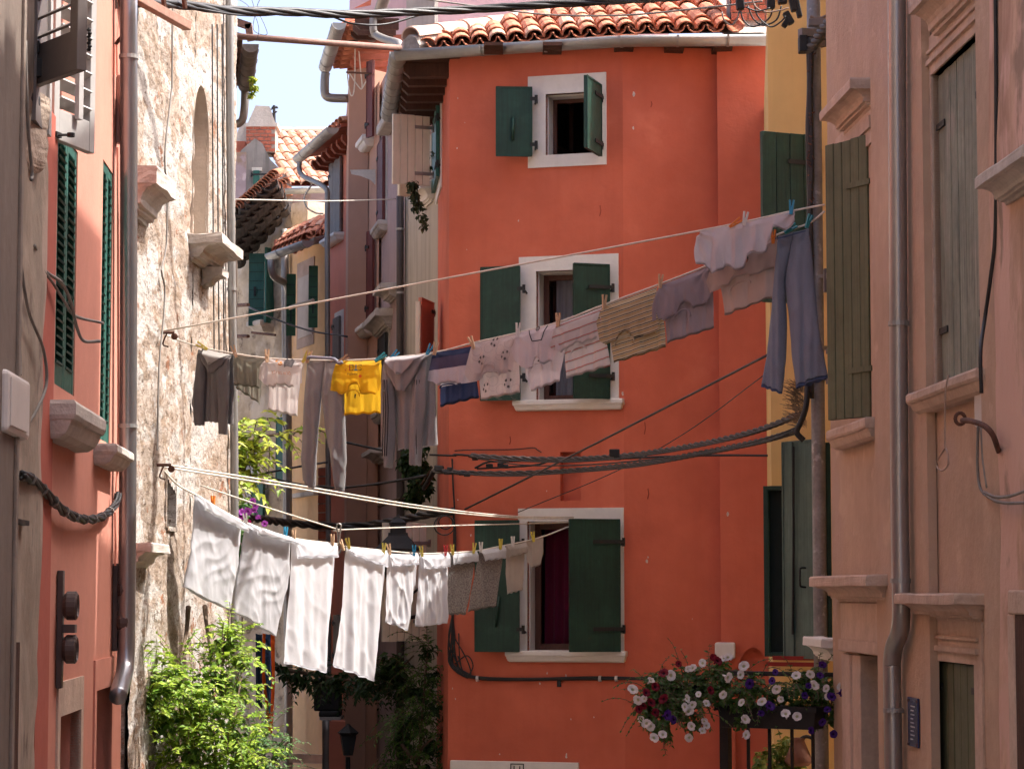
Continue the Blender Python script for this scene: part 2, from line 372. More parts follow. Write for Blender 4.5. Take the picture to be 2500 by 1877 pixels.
def leaf_panel(parent, W, h, th, m, hinge='right', straps=True, boards=0, o=0.0, lip=0.012, name='shutter', strap_m=None, strap_len=0.25):
    """board shutter leaf; the plane of W is its back, hinges on one side; boards > 0 builds it plank by plank"""
    s0, s1, z0, z1 = h; bm = NB()
    if boards:
        for q in (0.16, 0.84):
            zc = z0 + (z1 - z0) * q; wbox(bm, W, s0 + .02, s1 - .02, zc - .04, zc + .04, o - .015, o)
        sh = mk(name, bm, m, parent)
        w = (s1 - s0) / boards
        for k in range(boards):
            b = NB(); j = random.uniform(0, .003); wbox(b, W, s0 + k * w + .0025, s0 + (k + 1) * w - .0025, z0 + random.uniform(0, .006), z1 - random.uniform(0, .006), o, o + th + j); mk('plank', b, m, sh, bevel=0.003)
    else:
        wbox(bm, W, s0, s1, z0, z1, o, o + th)
        sh = mk(name, bm, m, parent, bevel=0.004)
        if lip:
            b = NB(); e = 0.012
            wbox(b, W, s0, s1, z1 - e, z1 + .002, o + th, o + th + lip * .5); wbox(b, W, s0, s1, z0 - .002, z0 + e, o + th, o + th + lip * .5)
            wbox(b, W, s0 - .001, s0 + e, z0 + e, z1 - e, o + th, o + th + lip * .5); wbox(b, W, s1 - e, s1 + .001, z0 + e, z1 - e, o + th, o + th + lip * .5)
            mk('edge_strip', b, m, sh)
    if straps:
        for q in (0.17, 0.83):
            zc = z0 + (z1 - z0) * q; b = NB(); L = strap_len
            sa, sb = (s1 - L, s1 + .03) if hinge == 'right' else (s0 - .03, s0 + L)
            wbox(b, W, sa, sb, zc - .016, zc + .016, o + th + .004, o + th + .012)
            c = s1 + .035 if hinge == 'right' else s0 - .035
            tube(b, [W.P(c, zc - .04, o + .02), W.P(c, zc + .035, o + .02)], .014, 6)
            tube(b, [W.P(c, zc - .01, o + .02), W.P(c, zc - .03, o - .08)], .010, 6)
            mk('hinge', b, strap_m or M_iron, sh)
    return sh
def leaf_louvre(parent, W, h, th, m, n, o=0.0, fr=0.06, mid=False, tilt=35, rails=(0.10, 0.06)):
    """louvred shutter leaf: frame, and every slat an object"""
    s0, s1, z0, z1 = h; bm = NB()
    wbox(bm, W, s0, s0 + fr, z0, z1, o, o + th); wbox(bm, W, s1 - fr, s1, z0, z1, o, o + th)
    wbox(bm, W, s0 + fr, s1 - fr, z0, z0 + rails[0], o + .002, o + th - .002); wbox(bm, W, s0 + fr, s1 - fr, z1 - rails[1], z1, o + .002, o + th - .002)
    if mid: c = (z0 + z1) / 2; wbox(bm, W, s0 + fr, s1 - fr, c - .04, c + .04, o + .002, o + th - .002)
    sh = mk('louvred_shutter', bm, m, parent, bevel=0.004)
    za, zb = z0 + rails[0], z1 - rails[1]; step = (zb - za) / n; me = None
    t3 = Vector((W.t.x, W.t.y, 0)); n3 = Vector((W.n.x, W.n.y, 0)); up = Vector((0, 0, 1)); a = R(tilt)
    y = n3 * math.cos(a) - up * math.sin(a); z = t3.cross(y)
    for k in range(n):
        zc = za + step * (k + .5)
        if mid and abs(zc - (z0 + z1) / 2) < .05: continue
        if me is None:
            b = NB(); boxc(b, (0, 0, 0), Vector((1, 0, 0)), Vector((0, 1, 0)), Vector((0, 0, 1)), (s1 - s0) / 2 - fr - .001, th * .8, .0055)
            me = bpy.data.meshes.new('slat'); b.to_mesh(me); b.free(); me.materials.append(m)
        inst('slat', me, sh, W.P((s0 + s1) / 2, zc, o + th / 2), Matrix((t3, y, z)).transposed())
    return sh
def hood(name, parent, W, s0, s1, z0, z1, out, m, bevel=0.0, ret=.6, chip=.006):
    """classical cornice over an opening, returned ends follow the profile"""
    H = z1 - z0
    pr = [(0, .12), (.10, .14), (.115, .30), (.19, .32), (.21, .42), (.33, .44), (.42, .50), (.52, .64), (.585, .80), (.60, .80), (.615, 1.0), (.94, 1.0), (1.0, .95)]
    bm = NB(); rings = []
    for (h, o) in pr:
        z = z0 + H * h; e = out * o
        rings.append([bm.verts.new(W.P(s0 - e * ret, z, 0)), bm.verts.new(W.P(s0 - e * ret, z, e)), bm.verts.new(W.P(s1 + e * ret, z, e)), bm.verts.new(W.P(s1 + e * ret, z, 0))])
    for i in range(len(rings) - 1):
        for k in range(3): bm.faces.new([rings[i][k], rings[i][k + 1], rings[i + 1][k + 1], rings[i + 1][k]])
    bm.faces.new(rings[0]); bm.faces.new(rings[-1])
    rough_up(bm, chip, 9)
    return mk(name, bm, m, parent)
def sill(name, parent, W, s0, s1, z0, z1, out, m):
    H = z1 - z0; pr = [(0, .45), (.12, .66), (.35, .80), (.48, .84), (.5, .93), (.62, 1.0), (.9, 1.0), (1.0, .93)]
    bm = NB(); rings = []
    for (h, o) in pr:
        z = z0 + H * h; e = out * o; x = (o - .9) * out * .6
        rings.append([bm.verts.new(W.P(s0 - x, z, 0)), bm.verts.new(W.P(s0 - x, z, e)), bm.verts.new(W.P(s1 + x, z, e)), bm.verts.new(W.P(s1 + x, z, 0))])
    for i in range(len(rings) - 1):
        for k in range(3): bm.faces.new([rings[i][k], rings[i][k + 1], rings[i + 1][k + 1], rings[i + 1][k]])
    bm.faces.new(rings[0]); bm.faces.new(rings[-1])
    rough_up(bm, 0.004, 9)
    return mk(name, bm, m, parent)
def rough_up(bm, amp, freq, cuts=3):
    """chipped, uneven stone edges"""
    bmesh.ops.subdivide_edges(bm, edges=bm.edges[:], cuts=cuts, use_grid_fill=True)
    for v in bm.verts: v.co += noise.noise_vector(v.co * freq) * amp + noise.noise_vector(v.co * freq * 4) * amp * .5
def box_body(name, parent, W, s0, s1, z0, z1, o0, o1, m):
    b = NB(); wbox(b, W, s0, s1, z0, z1, o0, o1); return mk(name, b, m, parent)
# ---- clay roof tiles -------------------------------------------------
def tile_mesh(name, r0, r1, L, th, segs, m, flip=False):
    """half round clay tile; local x across, y up the slope, z out of the roof"""
    bm = NB(); ro = []
    for (r, y) in ((r0, 0), (r1, L)):
        out = [Vector((r * math.cos(a), y, r * math.sin(a) * .85)) for a in [math.pi * k / segs for k in range(segs + 1)]]
        inn = [Vector(((r - th) * math.cos(a), y, (r - th) * math.sin(a) * .85)) for a in [math.pi * k / segs for k in range(segs, -1, -1)]]
        ro.append([bm.verts.new(Vector((p.x, p.y, -p.z if flip else p.z))) for p in out + inn])
    k = len(ro[0])
    for j in range(k): bm.faces.new([ro[0][j], ro[0][(j + 1) % k], ro[1][(j + 1) % k], ro[1][j]])
    for rg in ro:
        for j in range(segs): bm.faces.new([rg[j], rg[j + 1], rg[k - 2 - j], rg[k - 1 - j]])
    bmesh.ops.recalc_face_normals(bm, faces=bm.faces)
    me = bpy.data.meshes.new(name); bm.to_mesh(me); bm.free(); me.materials.append(m); return me
TILE = [tile_mesh('tile', .088, .070, .40, .014, 6, M_terra), tile_mesh('tile', .086, .072, .40, .014, 6, M_terral)]
PAN = tile_mesh('tile', .080, .085, .40, .012, 5, M_terra, flip=True)
def tile_at(parent, me, p, up, nrm, jit=0.03, name='tile'):
    y = up.normalized(); z = (nrm - y * nrm.dot(y)).normalized(); x = y.cross(z)
    M = Matrix((x, y, z)).transposed() @ Matrix.Rotation(random.uniform(-jit, jit), 3, 'Z') @ Matrix.Rotation(random.uniform(-jit, jit) * .6, 3, 'X')
    return inst(name, me, parent, p, M)
def tiled(parent, eave, u, nrows, pitch, expo, keep=None, pans=True, pale=.25, me2=None):
    """columns of clay tiles rising from an eave polyline; u = up-slope vector (unit); keep(s, w) decides"""
    n = int(sum((eave[i + 1] - eave[i]).length for i in range(len(eave) - 1)) / pitch) + 1
    pts = resample(eave, n); tot = 0
    for i, p in enumerate(pts):
        e = (pts[min(i + 1, n - 1)] - pts[max(i - 1, 0)]).normalized(); nr = e.cross(u).normalized()
        if nr.z < 0: nr = -nr
        for r in range(nrows):
            if keep and not keep(i * pitch, r * expo): continue
            q = p + u * (r * expo) + nr * (.012 * (r % 2) + random.uniform(0, .006) + .02)
            tile_at(parent, TILE[1 if random.random() < pale else 0], q, u, nr); tot += 1
            if pans and (not keep or keep((i + .5) * pitch, r * expo)):
                q2 = p + e * pitch * .5 + u * (r * expo - .03) + nr * .055
                tile_at(parent, PAN, q2, u, nr, .02); tot += 1
    return tot
def rafters(parent, a, b, out, n, w, hgt, L, m, droop=0.0):
    """rafter tails between points a and b (at the wall), pointing out; each one an object"""
    up = Vector((0, 0, 1)); out = out.normalized()
    for k in range(n):
        p = a.lerp(b, (k + .5) / n); t = (b - a).normalized(); q = p + out * L - up * droop; bm = NB()
        pts = lambda c, d: [c - t * w / 2 + up * 0, c + t * w / 2 + up * 0, c + t * w / 2 - up * d, c - t * w / 2 - up * d]
        prism(bm, pts(p - out * .1, hgt), pts(q - out * .06, hgt)); prism(bm, pts(q - out * .06, hgt), pts(q, hgt * .55))
        mk('rafter', bm, m, parent)
def gutter(parent, path, r, out, m, clips=None, name='gutter'):
    bm = NB(); halfpipe(bm, path, r, out, cap=True); g = mk(name, bm, m, parent, smooth=False)
    g.data.polygons.foreach_set('use_smooth', [True] * len(g.data.polygons))
    for c in clips or []:
        i, f = c; p = Vector(path[i]).lerp(Vector(path[i + 1]), f); t = (Vector(path[i + 1]) - Vector(path[i])).normalized(); b = NB()
        oo = out[i] if isinstance(out, list) else out
        halfpipe(b, [p - t * .011, p + t * .011], r + .005, oo, .005); mk('gutter_clip', b, m, g)
    return g
def pipe(name, parent, pts, r, m, n=14, sm=5, rings=(), label=None):
    bm = NB(); path = smooth_path(pts, sm); tube(bm, path, r, n); o = mk(name, bm, m, parent, smooth=True, label=label)
    for k in rings:
        b = NB(); tube(b, [Vector(k) - Vector((0, 0, .012)), Vector(k) + Vector((0, 0, .012))], r + .006, n); mk('pipe_clamp', b, M_zinc, o)
    return o
def cable(name, label, pts, r, m=None, sm=8, cat='cable', n=6, twist=0, turns=10, group=None, parent=None):
    """an overhead cable; twist > 1 makes it a bundle of that many wound wires, each a part"""
    path = smooth_path(pts, sm); m = m or M_cable
    if twist:
        path = resample(path, max(int(turns * 9), 24)); root = thing(name, label, cat, path[0], group)
        for k in range(twist):
            b = NB(); strand(b, path, r, r * (1.05 if twist > 2 else 1.0), turns, 2 * math.pi * k / twist); mk('wire', b, m, root, smooth=True)
        return root
    b = NB(); tube(b, path, r, n); o = mk(name, b, m, parent, smooth=True)
    return tag(o, label, cat, group) if parent is None else o
# ================================================================== the street
bm = NB()
prof_y = [(-60, 0.2 - 0), (-10, 2.7), (0, 2.6), (16, 0.25), (22, 0.0), (60, -0.6), (300, -1.0), (900, -1)]
rows = [[bm.verts.new((x, y, z)) for x in (-900, -60, -8, 0, 8, 60, 900)] for y, z in prof_y]
for i in range(len(rows) - 1):
    for j in range(6): bm.faces.new([rows[i][j], rows[i][j + 1], rows[i + 1][j + 1], rows[i + 1][j]])
g = mk('street', bm, mat('street_paving', (0.42, 0.38, 0.33), 0.8, 0.2, 3, 0.3, 8)); g['kind'] = 'structure'

# ================================================================== RED CORNER HOUSE
RH = house('red_house', 'orange red corner house with three white framed windows and dark green shutters', loc=at(1300, 1450, 22).xy.to_3d())
F1 = WP(1095, 22.05, 1525, 21.6); F2 = WP(1525, 21.6, 1762, 21.72); F3 = WP(1760, 21.60, 1900, 21.55); FS = WP(1067, 24.4, 1095, 22.05)
ZT = F1.hit(1310, 118)[1]
w3o, w3i = F1.rect(1290, 183, 1481, 407), F1.rect(1333, 228, 1447, 377)
w2o, w2i = F1.rect(1268, 624, 1511, 976), F1.rect(1310, 660, 1470, 976)
w1o, w1i = F1.rect(1266, 1240, 1524, 1590), F1.rect(1288, 1272, 1500, 1590)
nic = F1.rect(1368, 1103, 1418, 1222)
dor = F1.rect(1140, 1885, 1380, 2140)
wall_holes('wall', F1, 0, F1.len, -.3, ZT, [w3i, w2i, w1i, nic, dor], M_red, RH, 0.30)
box_body('niche_back', RH, F1, nic[0] - .02, nic[1] + .02, nic[2] - .02, nic[3] + .02, -.14, -.10, M_red)
wall_holes('wall', F2, 0, F2.len, -.3, ZT + .02, [], M_red, RH)
# shallow arched recess low on the right part
a3 = F3.rect(1795, 1580, 1885, 1900)
bm = NB(); s0, s1, z0, z1 = a3
N_ = 12; arch = [(s0 + (s1 - s0) * k / N_, z1 - .22 * (2 * k / N_ - 1) ** 2) for k in range(N_ + 1)]
top = [(s, ZT + .02) for s, _ in arch]
va = [bm.verts.new(F3.P(s, z, 0)) for s, z in arch]; vt = [bm.verts.new(F3.P(s, z, 0)) for s, z in top]
for k in range(N_): bm.faces.new([va[k], va[k + 1], vt[k + 1], vt[k]])
for q in ((0, s0), (s1, F3.len)):
    bm.faces.new([bm.verts.new(F3.P(q[0], -.3, 0)), bm.verts.new(F3.P(q[1], -.3, 0)), bm.verts.new(F3.P(q[1], ZT + .02, 0)), bm.verts.new(F3.P(q[0], ZT + .02, 0))])
vb = [bm.verts.new(F3.P(s, z, -.09)) for s, z in arch]
va2 = [bm.verts.new(F3.P(s, z, 0)) for s, z in arch]
for k in range(N_): bm.faces.new([va2[k], va2[k + 1], vb[k + 1], vb[k]])
vz = [bm.verts.new(F3.P(s, -.3, -.09)) for s, _ in arch]
for k in range(N_): bm.faces.new([vb[k], vb[k + 1], vz[k + 1], vz[k]])
bm.faces.new([bm.verts.new(F3.P(s0, -.3, 0)), bm.verts.new(F3.P(s0, arch[0][1], 0)), bm.verts.new(F3.P(s0, arch[0][1], -.09)), bm.verts.new(F3.P(s0, -.3, -.09))])
mk('wall', bm, M_red, RH)
box_body('wall', RH, F3, -.002, .06, -.3, ZT + .02, -.14, -.004, M_red)
sw = FS.rect(1066.5, 285, 1078, 452)
wall_holes('side_wall', FS, 0, FS.len, -.3, ZT + .02, [], M_red, RH)
# white window surrounds, sills, rooms
for (o_, i_) in ((w3o, w3i), (w2o, w2i), (w1o, w1i)):
    surround('window_surround', RH, F1, o_, i_, -.05, .018, M_white); room(RH, F1, i_)
    b = NB(); q = .035; s0, s1, z0, z1 = i_      # plastered reveal lining
    wbox(b, F1, s0 - .012, s0 + .012, z0, z1, -.26, -.05); wbox(b, F1, s1 - .012, s1 + .012, z0, z1, -.26, -.05); wbox(b, F1, s0 + .012, s1 - .012, z1 - .012, z1 + .012, -.26, -.05)
    wbox(b, F1, s0 + .012, s1 - .012, z0 - .012, z0 + .01, -.26, -.05)
    mk('window_reveal', b, M_white, RH)
for (x0, x1, y0, y1) in ((1255, 1520, 975, 1001), (1237, 1528, 1588, 1616)):
    a, b_, c, d = F1.rect(x0, y0, x1, y1, .05); sill('window_sill', RH, F1, a, b_, c, d, .09, M_white)
# timber windows inside
c3 = casement(RH, F1, w3i, -.20, M_wood, .045, 0, False)
b = NB(); iw = WP(1345, 22.3, 1395, 22.75); r_ = iw.rect(1347, 238, 1393, 374); wbox(b, iw, r_[0], r_[0] + .04, r_[2], r_[3], 0, .035); wbox(b, iw, r_[1] - .04, r_[1], r_[2], r_[3], 0, .035); wbox(b, iw, r_[0] + .04, r_[1] - .04, r_[3] - .04, r_[3], 0, .035); wbox(b, iw, r_[0] + .04, r_[1] - .04, r_[2], r_[2] + .04, 0, .035)
mk('window_sash', b, M_wood, RH, bevel=.004)
casement(RH, F1, w2i, -.20, M_wood, .06, 0, False)
iw = WP(1322, 22.1, 1364, 22.45); r_ = iw.rect(1320, 682, 1362, 972); casement(RH, iw, r_, 0, M_wood, .055, 0, True)
casement(RH, F1, w1i, -.20, M_wood, .065, 0, False)
def curtain(parent, W, s0, s1, z0, z1, o, m, folds, amp, name='curtain'):
    b = NB(); n = folds * 8; g = []
    for j in range(5):
        z = z1 + (z0 - z1) * j / 4
        g.append([b.verts.new(W.P(s0 + (s1 - s0) * k / n, z, o + math.sin(k / 8 * 2 * math.pi + .25 * j) * amp * (.6 + .1 * j))) for k in range(n + 1)])
    for j in range(4):
        for k in range(n): b.faces.new([g[j][k], g[j][k + 1], g[j + 1][k + 1], g[j + 1][k]])
    return mk(name, b, m, parent, smooth=True)
q = F1.rect(1360, 668, 1475, 972, -.35); curtain(RH, F1, q[0], q[1], q[2], q[3], -.33, cloth('lace', (.55, .55, .6), .5, speck=60), 7, .02, 'lace_curtain')
q = F1.rect(1330, 1285, 1480, 1585, -.35); curtain(RH, F1, q[0], q[1], q[2], q[3], -.36, cloth('wine_red', (.16, .012, .045), .3), 6, .03, 'wine_red_curtain')
# shutters: leaves stand a little off the wall
def shut(parent, pa, da, pb, db, x0, y0, x1, y1, th, m, hinge, **k):
    W = WP(pa, da, pb, db); return leaf_panel(parent, W, W.rect(x0, y0, x1, y1), th, m, hinge, **k)
shut(RH, 1210, 21.72, 1299, 21.74, 1210, 214, 1299, 383, .03, M_gdark, 'right', strap_len=.02)
shut(RH, 1424, 21.10, 1462, 21.55, 1425, 196, 1461, 372, .03, M_gdark, 'right', strap_len=.22)
shut(RH, 1174, 21.86, 1272, 21.76, 1175, 652, 1271, 978, .03, M_gdark, 'right', strap_len=.02)
shut(RH, 1397, 21.45, 1487, 21.56, 1398, 645, 1486, 973, .03, M_gdark, 'right', strap_len=.2)
shut(RH, 1160, 21.87, 1270, 21.77, 1161, 1270, 1269, 1590, .03, M_gdark, 'right', strap_len=.02)
shut(RH, 1387, 21.42, 1513, 21.54, 1388, 1267, 1512, 1590, .03, M_gdark, 'right', strap_len=.25)
W = WP(1210, 21.72, 1299, 21.74); a, c = W.hit(1252, 290), W.hit(1251, 345)
b = NB(); tube(b, [W.P(a[0], a[1], .05), W.P(c[0], c[1], .05)], .014, 8); mk('shutter_bar', b, M_gdark, RH, smooth=True)
W = WP(1160, 21.87, 1270, 21.77); a, c = W.hit(1221, 1455), W.hit(1214, 1530)
b = NB(); tube(b, [W.P(a[0], a[1], .05), W.P(c[0], c[1], .05)], .012, 8); mk('shutter_bar', b, M_gdark, RH, smooth=True)
# shuttered slit window on the side wall
b = NB(); wbox(b, FS, sw[0] - .03, sw[1] + .12, sw[2] - .12, sw[3] + .12, .0, .015); mk('window_surround', b, M_white, RH)
leaf_panel(RH, FS, (sw[0] + .05, sw[1] + .02, sw[2], sw[3]), .03, M_gteal, 'right', o=.02)
# door lintel with number
a, b_, c, d = F1.rect(1098, 1858, 1412, 1905, .03); bm = NB(); wbox(bm, F1, a, b_, c, d, -.05, .03); mk('door_lintel', bm, M_white, RH, bevel=.008)
bm = NB(); wbox(bm, F1, dor[0] - .02, dor[1] + .02, dor[2], dor[3], -.29, -.25); mk('door', bm, M_dkbr, RH)
def text_mesh(s, size):
    cu = bpy.data.curves.new('t', 'FONT'); cu.body = s; cu.size = size; cu.align_x = 'CENTER'; cu.align_y = 'CENTER'; cu.resolution_u = 2
    o = bpy.data.objects.new('t', cu); COL.objects.link(o); dg = bpy.context.evaluated_depsgraph_get(); me = bpy.data.meshes.new_from_object(o.evaluated_get(dg))
    bpy.data.objects.remove(o); bpy.data.curves.remove(cu); return me
def wall_text(parent, W, px, py, s, size, o, m, name='lettering', flip=False):
    me = text_mesh(s, size); a, z = W.hit(px, py, o)
    k = -1 if flip else 1
    for v in me.vertices: v.co = W.P(a + v.co.x * k, z + v.co.y * k, o)
    return mk(name, me, m, parent)
nb = F1.rect(1246, 1863, 1279, 1896, .034); bm = NB(); t_ = .008; s0, s1, z0, z1 = nb
wbox(bm, F1, s0, s1, z1 - t_, z1, .03, .036); wbox(bm, F1, s0, s1, z0, z0 + t_, .03, .036); wbox(bm, F1, s0, s0 + t_, z0 + t_, z1 - t_, .03, .036); wbox(bm, F1, s1 - t_, s1, z0 + t_, z1 - t_, .03, .036)
mk('house_number_border', bm, M_iron, RH); wall_text(RH, F1, 1262, 1880, '11', .105, .036, M_iron, 'house_number')
# white bracket stone
bm = NB(); wrect(bm, F3, 1745, 1568, 1795, 1607, -.05, .14); mk('stone_bracket', bm, M_white, RH, bevel=.015)
# chips and scuffs in the paint
M_chip = mat('chipped_plaster', (.62, .52, .46), .95, .2, 20, .1, 30)
rc = random.Random(77)
def chip(W, px, py, r, sx=.6):
    b = NB(); a, z = W.hit(px, py); n = 9; v = [b.verts.new(W.P(a + math.cos(2 * math.pi * k / n) * r * sx * rc.uniform(.5, 1.2), z + math.sin(2 * math.pi * k / n) * r * rc.uniform(.5, 1.3), .0025)) for k in range(n)]; b.faces.new(v); mk('paint_chip', b, M_chip, RH)
for (W_, x, y, r) in ((F2, 1547, 230, .024), (F2, 1546, 312, .018), (F1, 1118, 240, .008), (F1, 1116, 362, .012), (F1, 1266, 540, .012), (F1, 1135, 300, .006), (F1, 1336, 1642, .012), (F1, 1382, 1648, .012), (F1, 1318, 1668, .014), (F1, 1105, 1680, .01), (F1, 1112, 1705, .01), (F2, 1579, 1370, .02), (F2, 1582, 1360, .012), (F1, 1394, 1755, .01), (F1, 1450, 1750, .008), (F1, 1383, 1845, .03), (F1, 1220, 1840, .01), (F1, 1150, 1306, .012), (F1, 1520, 960, .02), (F1, 1524, 985, .014), (F1, 1118, 1220, .008), (F1, 1335, 1198, .007), (F2, 1690, 1510, .006), (F3, 1777, 1255, .02), (F1, 1140, 610, .006), (F2, 1600, 760, .006)): chip(W_, x, y, r, .35 if r > .025 else .6)
M_scr = mat('dark_scratch', (.25, .05, .03), .95, .1, 20, .1, 30)
for (W_, x, y, h) in ((F1, 1574, 1045, 30), (F2, 1582, 1205, 26), (F1, 1465, 515, 26), (F1, 1245, 1075, 20), (F2, 1590, 255, 14)):
    b = NB(); tube(b, [W_.pt(x, y - h / 2, .001), W_.pt(x + 2, y, .002), W_.pt(x - 1, y + h / 2, .001)], .004, 4); mk('crack', b, M_scr, RH)
# roof
ROOF_Z = F1.hit(1310, 104)[1]
G0, G1, G2 = at(974, 127, 21.98), at(1525, 90, 21.40), at(1885, 89, 21.36)
GB = at(949, 287, 24.9)
G1.z = G2.z = G0.z; GB.z = G0.z
sl_ = R(21); u = Vector((-.06, math.cos(sl_), math.sin(sl_))).normalized()
E0, E1, E2 = G0 + Vector((.10, .10, .055)), G1 + Vector((0, .06, .055)), at(1772, 89, 21.38)
E2.z = E1.z
bm = NB(); bk = 3.2
tp0 = E0 + Vector((2.4, 0, 0)) + u * 2.55
pl = [E0, E1, Vector((G2.x, E2.y, E1.z)), Vector((G2.x, E2.y, E1.z)) + u * 4, tp0 + Vector((.9, .9, .36)), tp0]
lift = Vector((0, 0, -.015))
f_ = [bm.verts.new(p + lift) for p in pl]; bm.faces.new(f_)
f2 = [bm.verts.new(p + lift) for p in (E0, tp0, tp0 + Vector((0, 3, 0)), GB + Vector((.1, 0, .05)))]; bm.faces.new(f2)
ROOF = mk('roof', bm, M_mortar, RH)
wS = [0]
tiled(ROOF, [E0 + Vector((.15, -.01, 0)), E1, E2], u, 9, .168, .27, keep=lambda s, w: s > w * .98 - .12)
hd = Vector((1, 1.0, .375)).normalized(); hip_n = Vector((-.3, -.3, 1)).normalized()
HT = tile_mesh('ridge_tile', .125, .105, .43, .016, 8, mat('sun_bleached_terracotta', (.64, .43, .33), .9, .12, 4, .2, 30, patch=[((.45, .33, .27), 6, .6, .7)]))
for k in range(9): tile_at(ROOF, HT, E0 + hd * (k * .335) + Vector((.0, .02, .10)), hd, hip_n, .02, 'ridge_tile')
b = NB(); tube(b, [E0 + hd * -.02 + Vector((0.02, 0.02, .02)), E0 + hd * 3 + Vector((0, 0, .04))], .11, 8); mk('ridge_mortar', b, M_mortar, ROOF)
# mortar noses between eave tiles
gutter(RH, [GB, G0], .085, Vector((-1, 0, 0)), M_zinc, [(0, k / 9) for k in range(1, 9)])
gutter(RH, [G0 + Vector((-.02, 0, 0)), G1, G2], .085, Vector((0, -1, 0)), M_zinc, [(0, .38), (0, .66), (0, .985), (1, .36), (1, .70)])
# eaves: boards and rafters on the left side, rafter tails in front
wa = FS.P(FS.len, G0.z - .03, 0); wb = FS.P(0, G0.z - .03, 0)
bm = NB(); pA = [G0 + Vector((.04, .02, -.02)), wa + Vector((.1, -.14, 0)), wb + Vector((.1, 0.5, 0)), GB + Vector((.04, 0, -.02))]
hexa(bm, [p + Vector((0, 0, -.025)) for p in pA] + [p for p in pA]); mk('eave_board', bm, M_dkbr, RH)
rafters(RH, wa + Vector((0, 0.02, -.02)), wb + Vector((0, .3, -.02)), Vector((-1, .05, 0)), 7, .10, .13, .42, M_dkbr)
bm = NB(); pA = [G0 + Vector((.04, .06, -.02)), G1 + Vector((0, .05, -.02)), G1 + Vector((0, .3, 0.0)), wa + Vector((0, .05, 0))]
hexa(bm, [p + Vector((0, 0, -.02)) for p in pA] + pA); mk('eave_board', bm, M_dkbr, RH)
for px in (1205, 1348, 1522, 1645, 1762):
    p = at(px, 122, 21.62); p.z = G0.z - .03; rafters(RH, p - Vector((.05, 0, 0)), p + Vector((.05, 0, 0)), Vector((0, -1, 0)), 1, .17, .055, .17, M_dkbr)
bm = NB(); wbox(bm, F2, -.02, F2.len, ZT - .03, G0.z + .02, -.1, .05); mk('eave_board', bm, M_dkbr, RH)
# brick stub and zinc flashing at the right end of the roof
CH = WP(1785, 21.75, 1900, 21.75); q = CH.rect(1785, -120, 1900, 84)
box_body('chimney', RH, CH, q[0], q[1], q[2], q[3], -.5, -.012, M_mortar)
chim = RH.children[-1]; bh = .062; r = 0; z = CH.hit(1800, 50)[1]
while z < q[3]:
    s = q[0] - (.06 if r % 2 else 0)
    while s < q[1]:
        b = NB(); wbox(b, CH, max(s, q[0] - .003), min(s + .145, q[1]), z, z + bh, -.1, random.uniform(.0, .006)); mk('brick', b, M_brick, chim); s += .155
    z += bh + .012; r += 1
bm = NB(); a = at(1768, 88, 21.5); c = at(1890, 88, 21.5); hexa(bm, [a, c, c + Vector((0, .3, .10)), a + Vector((0, .3, .10))] + [p + Vector((0, 0, .01)) for p in (a, c, c + Vector((0, .3, .10)), a + Vector((0, .3, .10)))]); mk('zinc_flashing', bm, M_zinc, RH)
# attic body behind, keeps light out
bm = NB(); hexa(bm, [Vector((-.55, 22.45, -.3)), Vector((2.3, 22.1, -.3)), Vector((2.3, 29, -.3)), Vector((-1.05, 29, -.3)), Vector((-.55, 22.45, ZT - .02)), Vector((2.3, 22.1, ZT - .02)), Vector((2.3, 29, ZT - .02)), Vector((-1.05, 29, ZT - .02))])
bm.faces.ensure_lookup_table(); bmesh.ops.delete(bm, geom=[f for f in bm.faces if f.normal.y < -.9 or abs(f.normal.z) < .1 and f.calc_center_median().y < 22.5], context='FACES')
mk('back_walls', bm, M_red, RH)

# ================================================================== YELLOW HOUSE
YH = house('yellow_house', 'narrow yellow house front between the red house and the tall steel pole', loc=at(1950, 1450, 17.6).xy.to_3d())
YF = WP(1886, 17.6, 2080, 17.4); YS = WP(1875, 21.7, 1886, 17.6)
YTOP = 8.5
oy = YF.rect(1880, 1190, 2012, 1600)
wall_holes('wall', YF, 0, YF.len, -.3, YTOP, [(max(oy[0], .03), oy[1], oy[2], oy[3])], M_yel, YH); room(YH, YF, (max(oy[0], .03), oy[1], oy[2], oy[3]), .8, -.2, None, .0)
wall_holes('side_wall', YS, 0, YS.len, -.3, YTOP, [], M_yel, YH)
box_body('body', YH, YF, .15, 3.5, -.3, YTOP - .01, -3.7, -1.8, M_yel); bm = NB(); hexa(bm, [Vector((x, y, z)) for z in (-.3, 12.2) for x, y in ((2.46, 15.3), (5.5, 15.3), (5.5, 16.75), (2.46, 16.75))]); mk('added_shade_block', bm, M_yel, YH)  # last box: unseen mass added to block the sun, no wing of the house
bm = NB(); pts = [YF.P(0, YTOP, .02), YF.P(4, YTOP, .02), YF.P(4, YTOP + .12, -4), YF.P(0.2, YTOP + .12, -4)]; hexa(bm, pts + [p + Vector((0, 0, .08)) for p in pts]); mk('roof', bm, M_terra, YH)
W = WP(1855, 17.25, 1990, 17.45); leaf_panel(YH, W, W.rect(1856, 326, 1990, 742), .035, M_gdark, 'right', boards=4, o=0)
W = WP(1865, 17.55, 2030, 17.4)
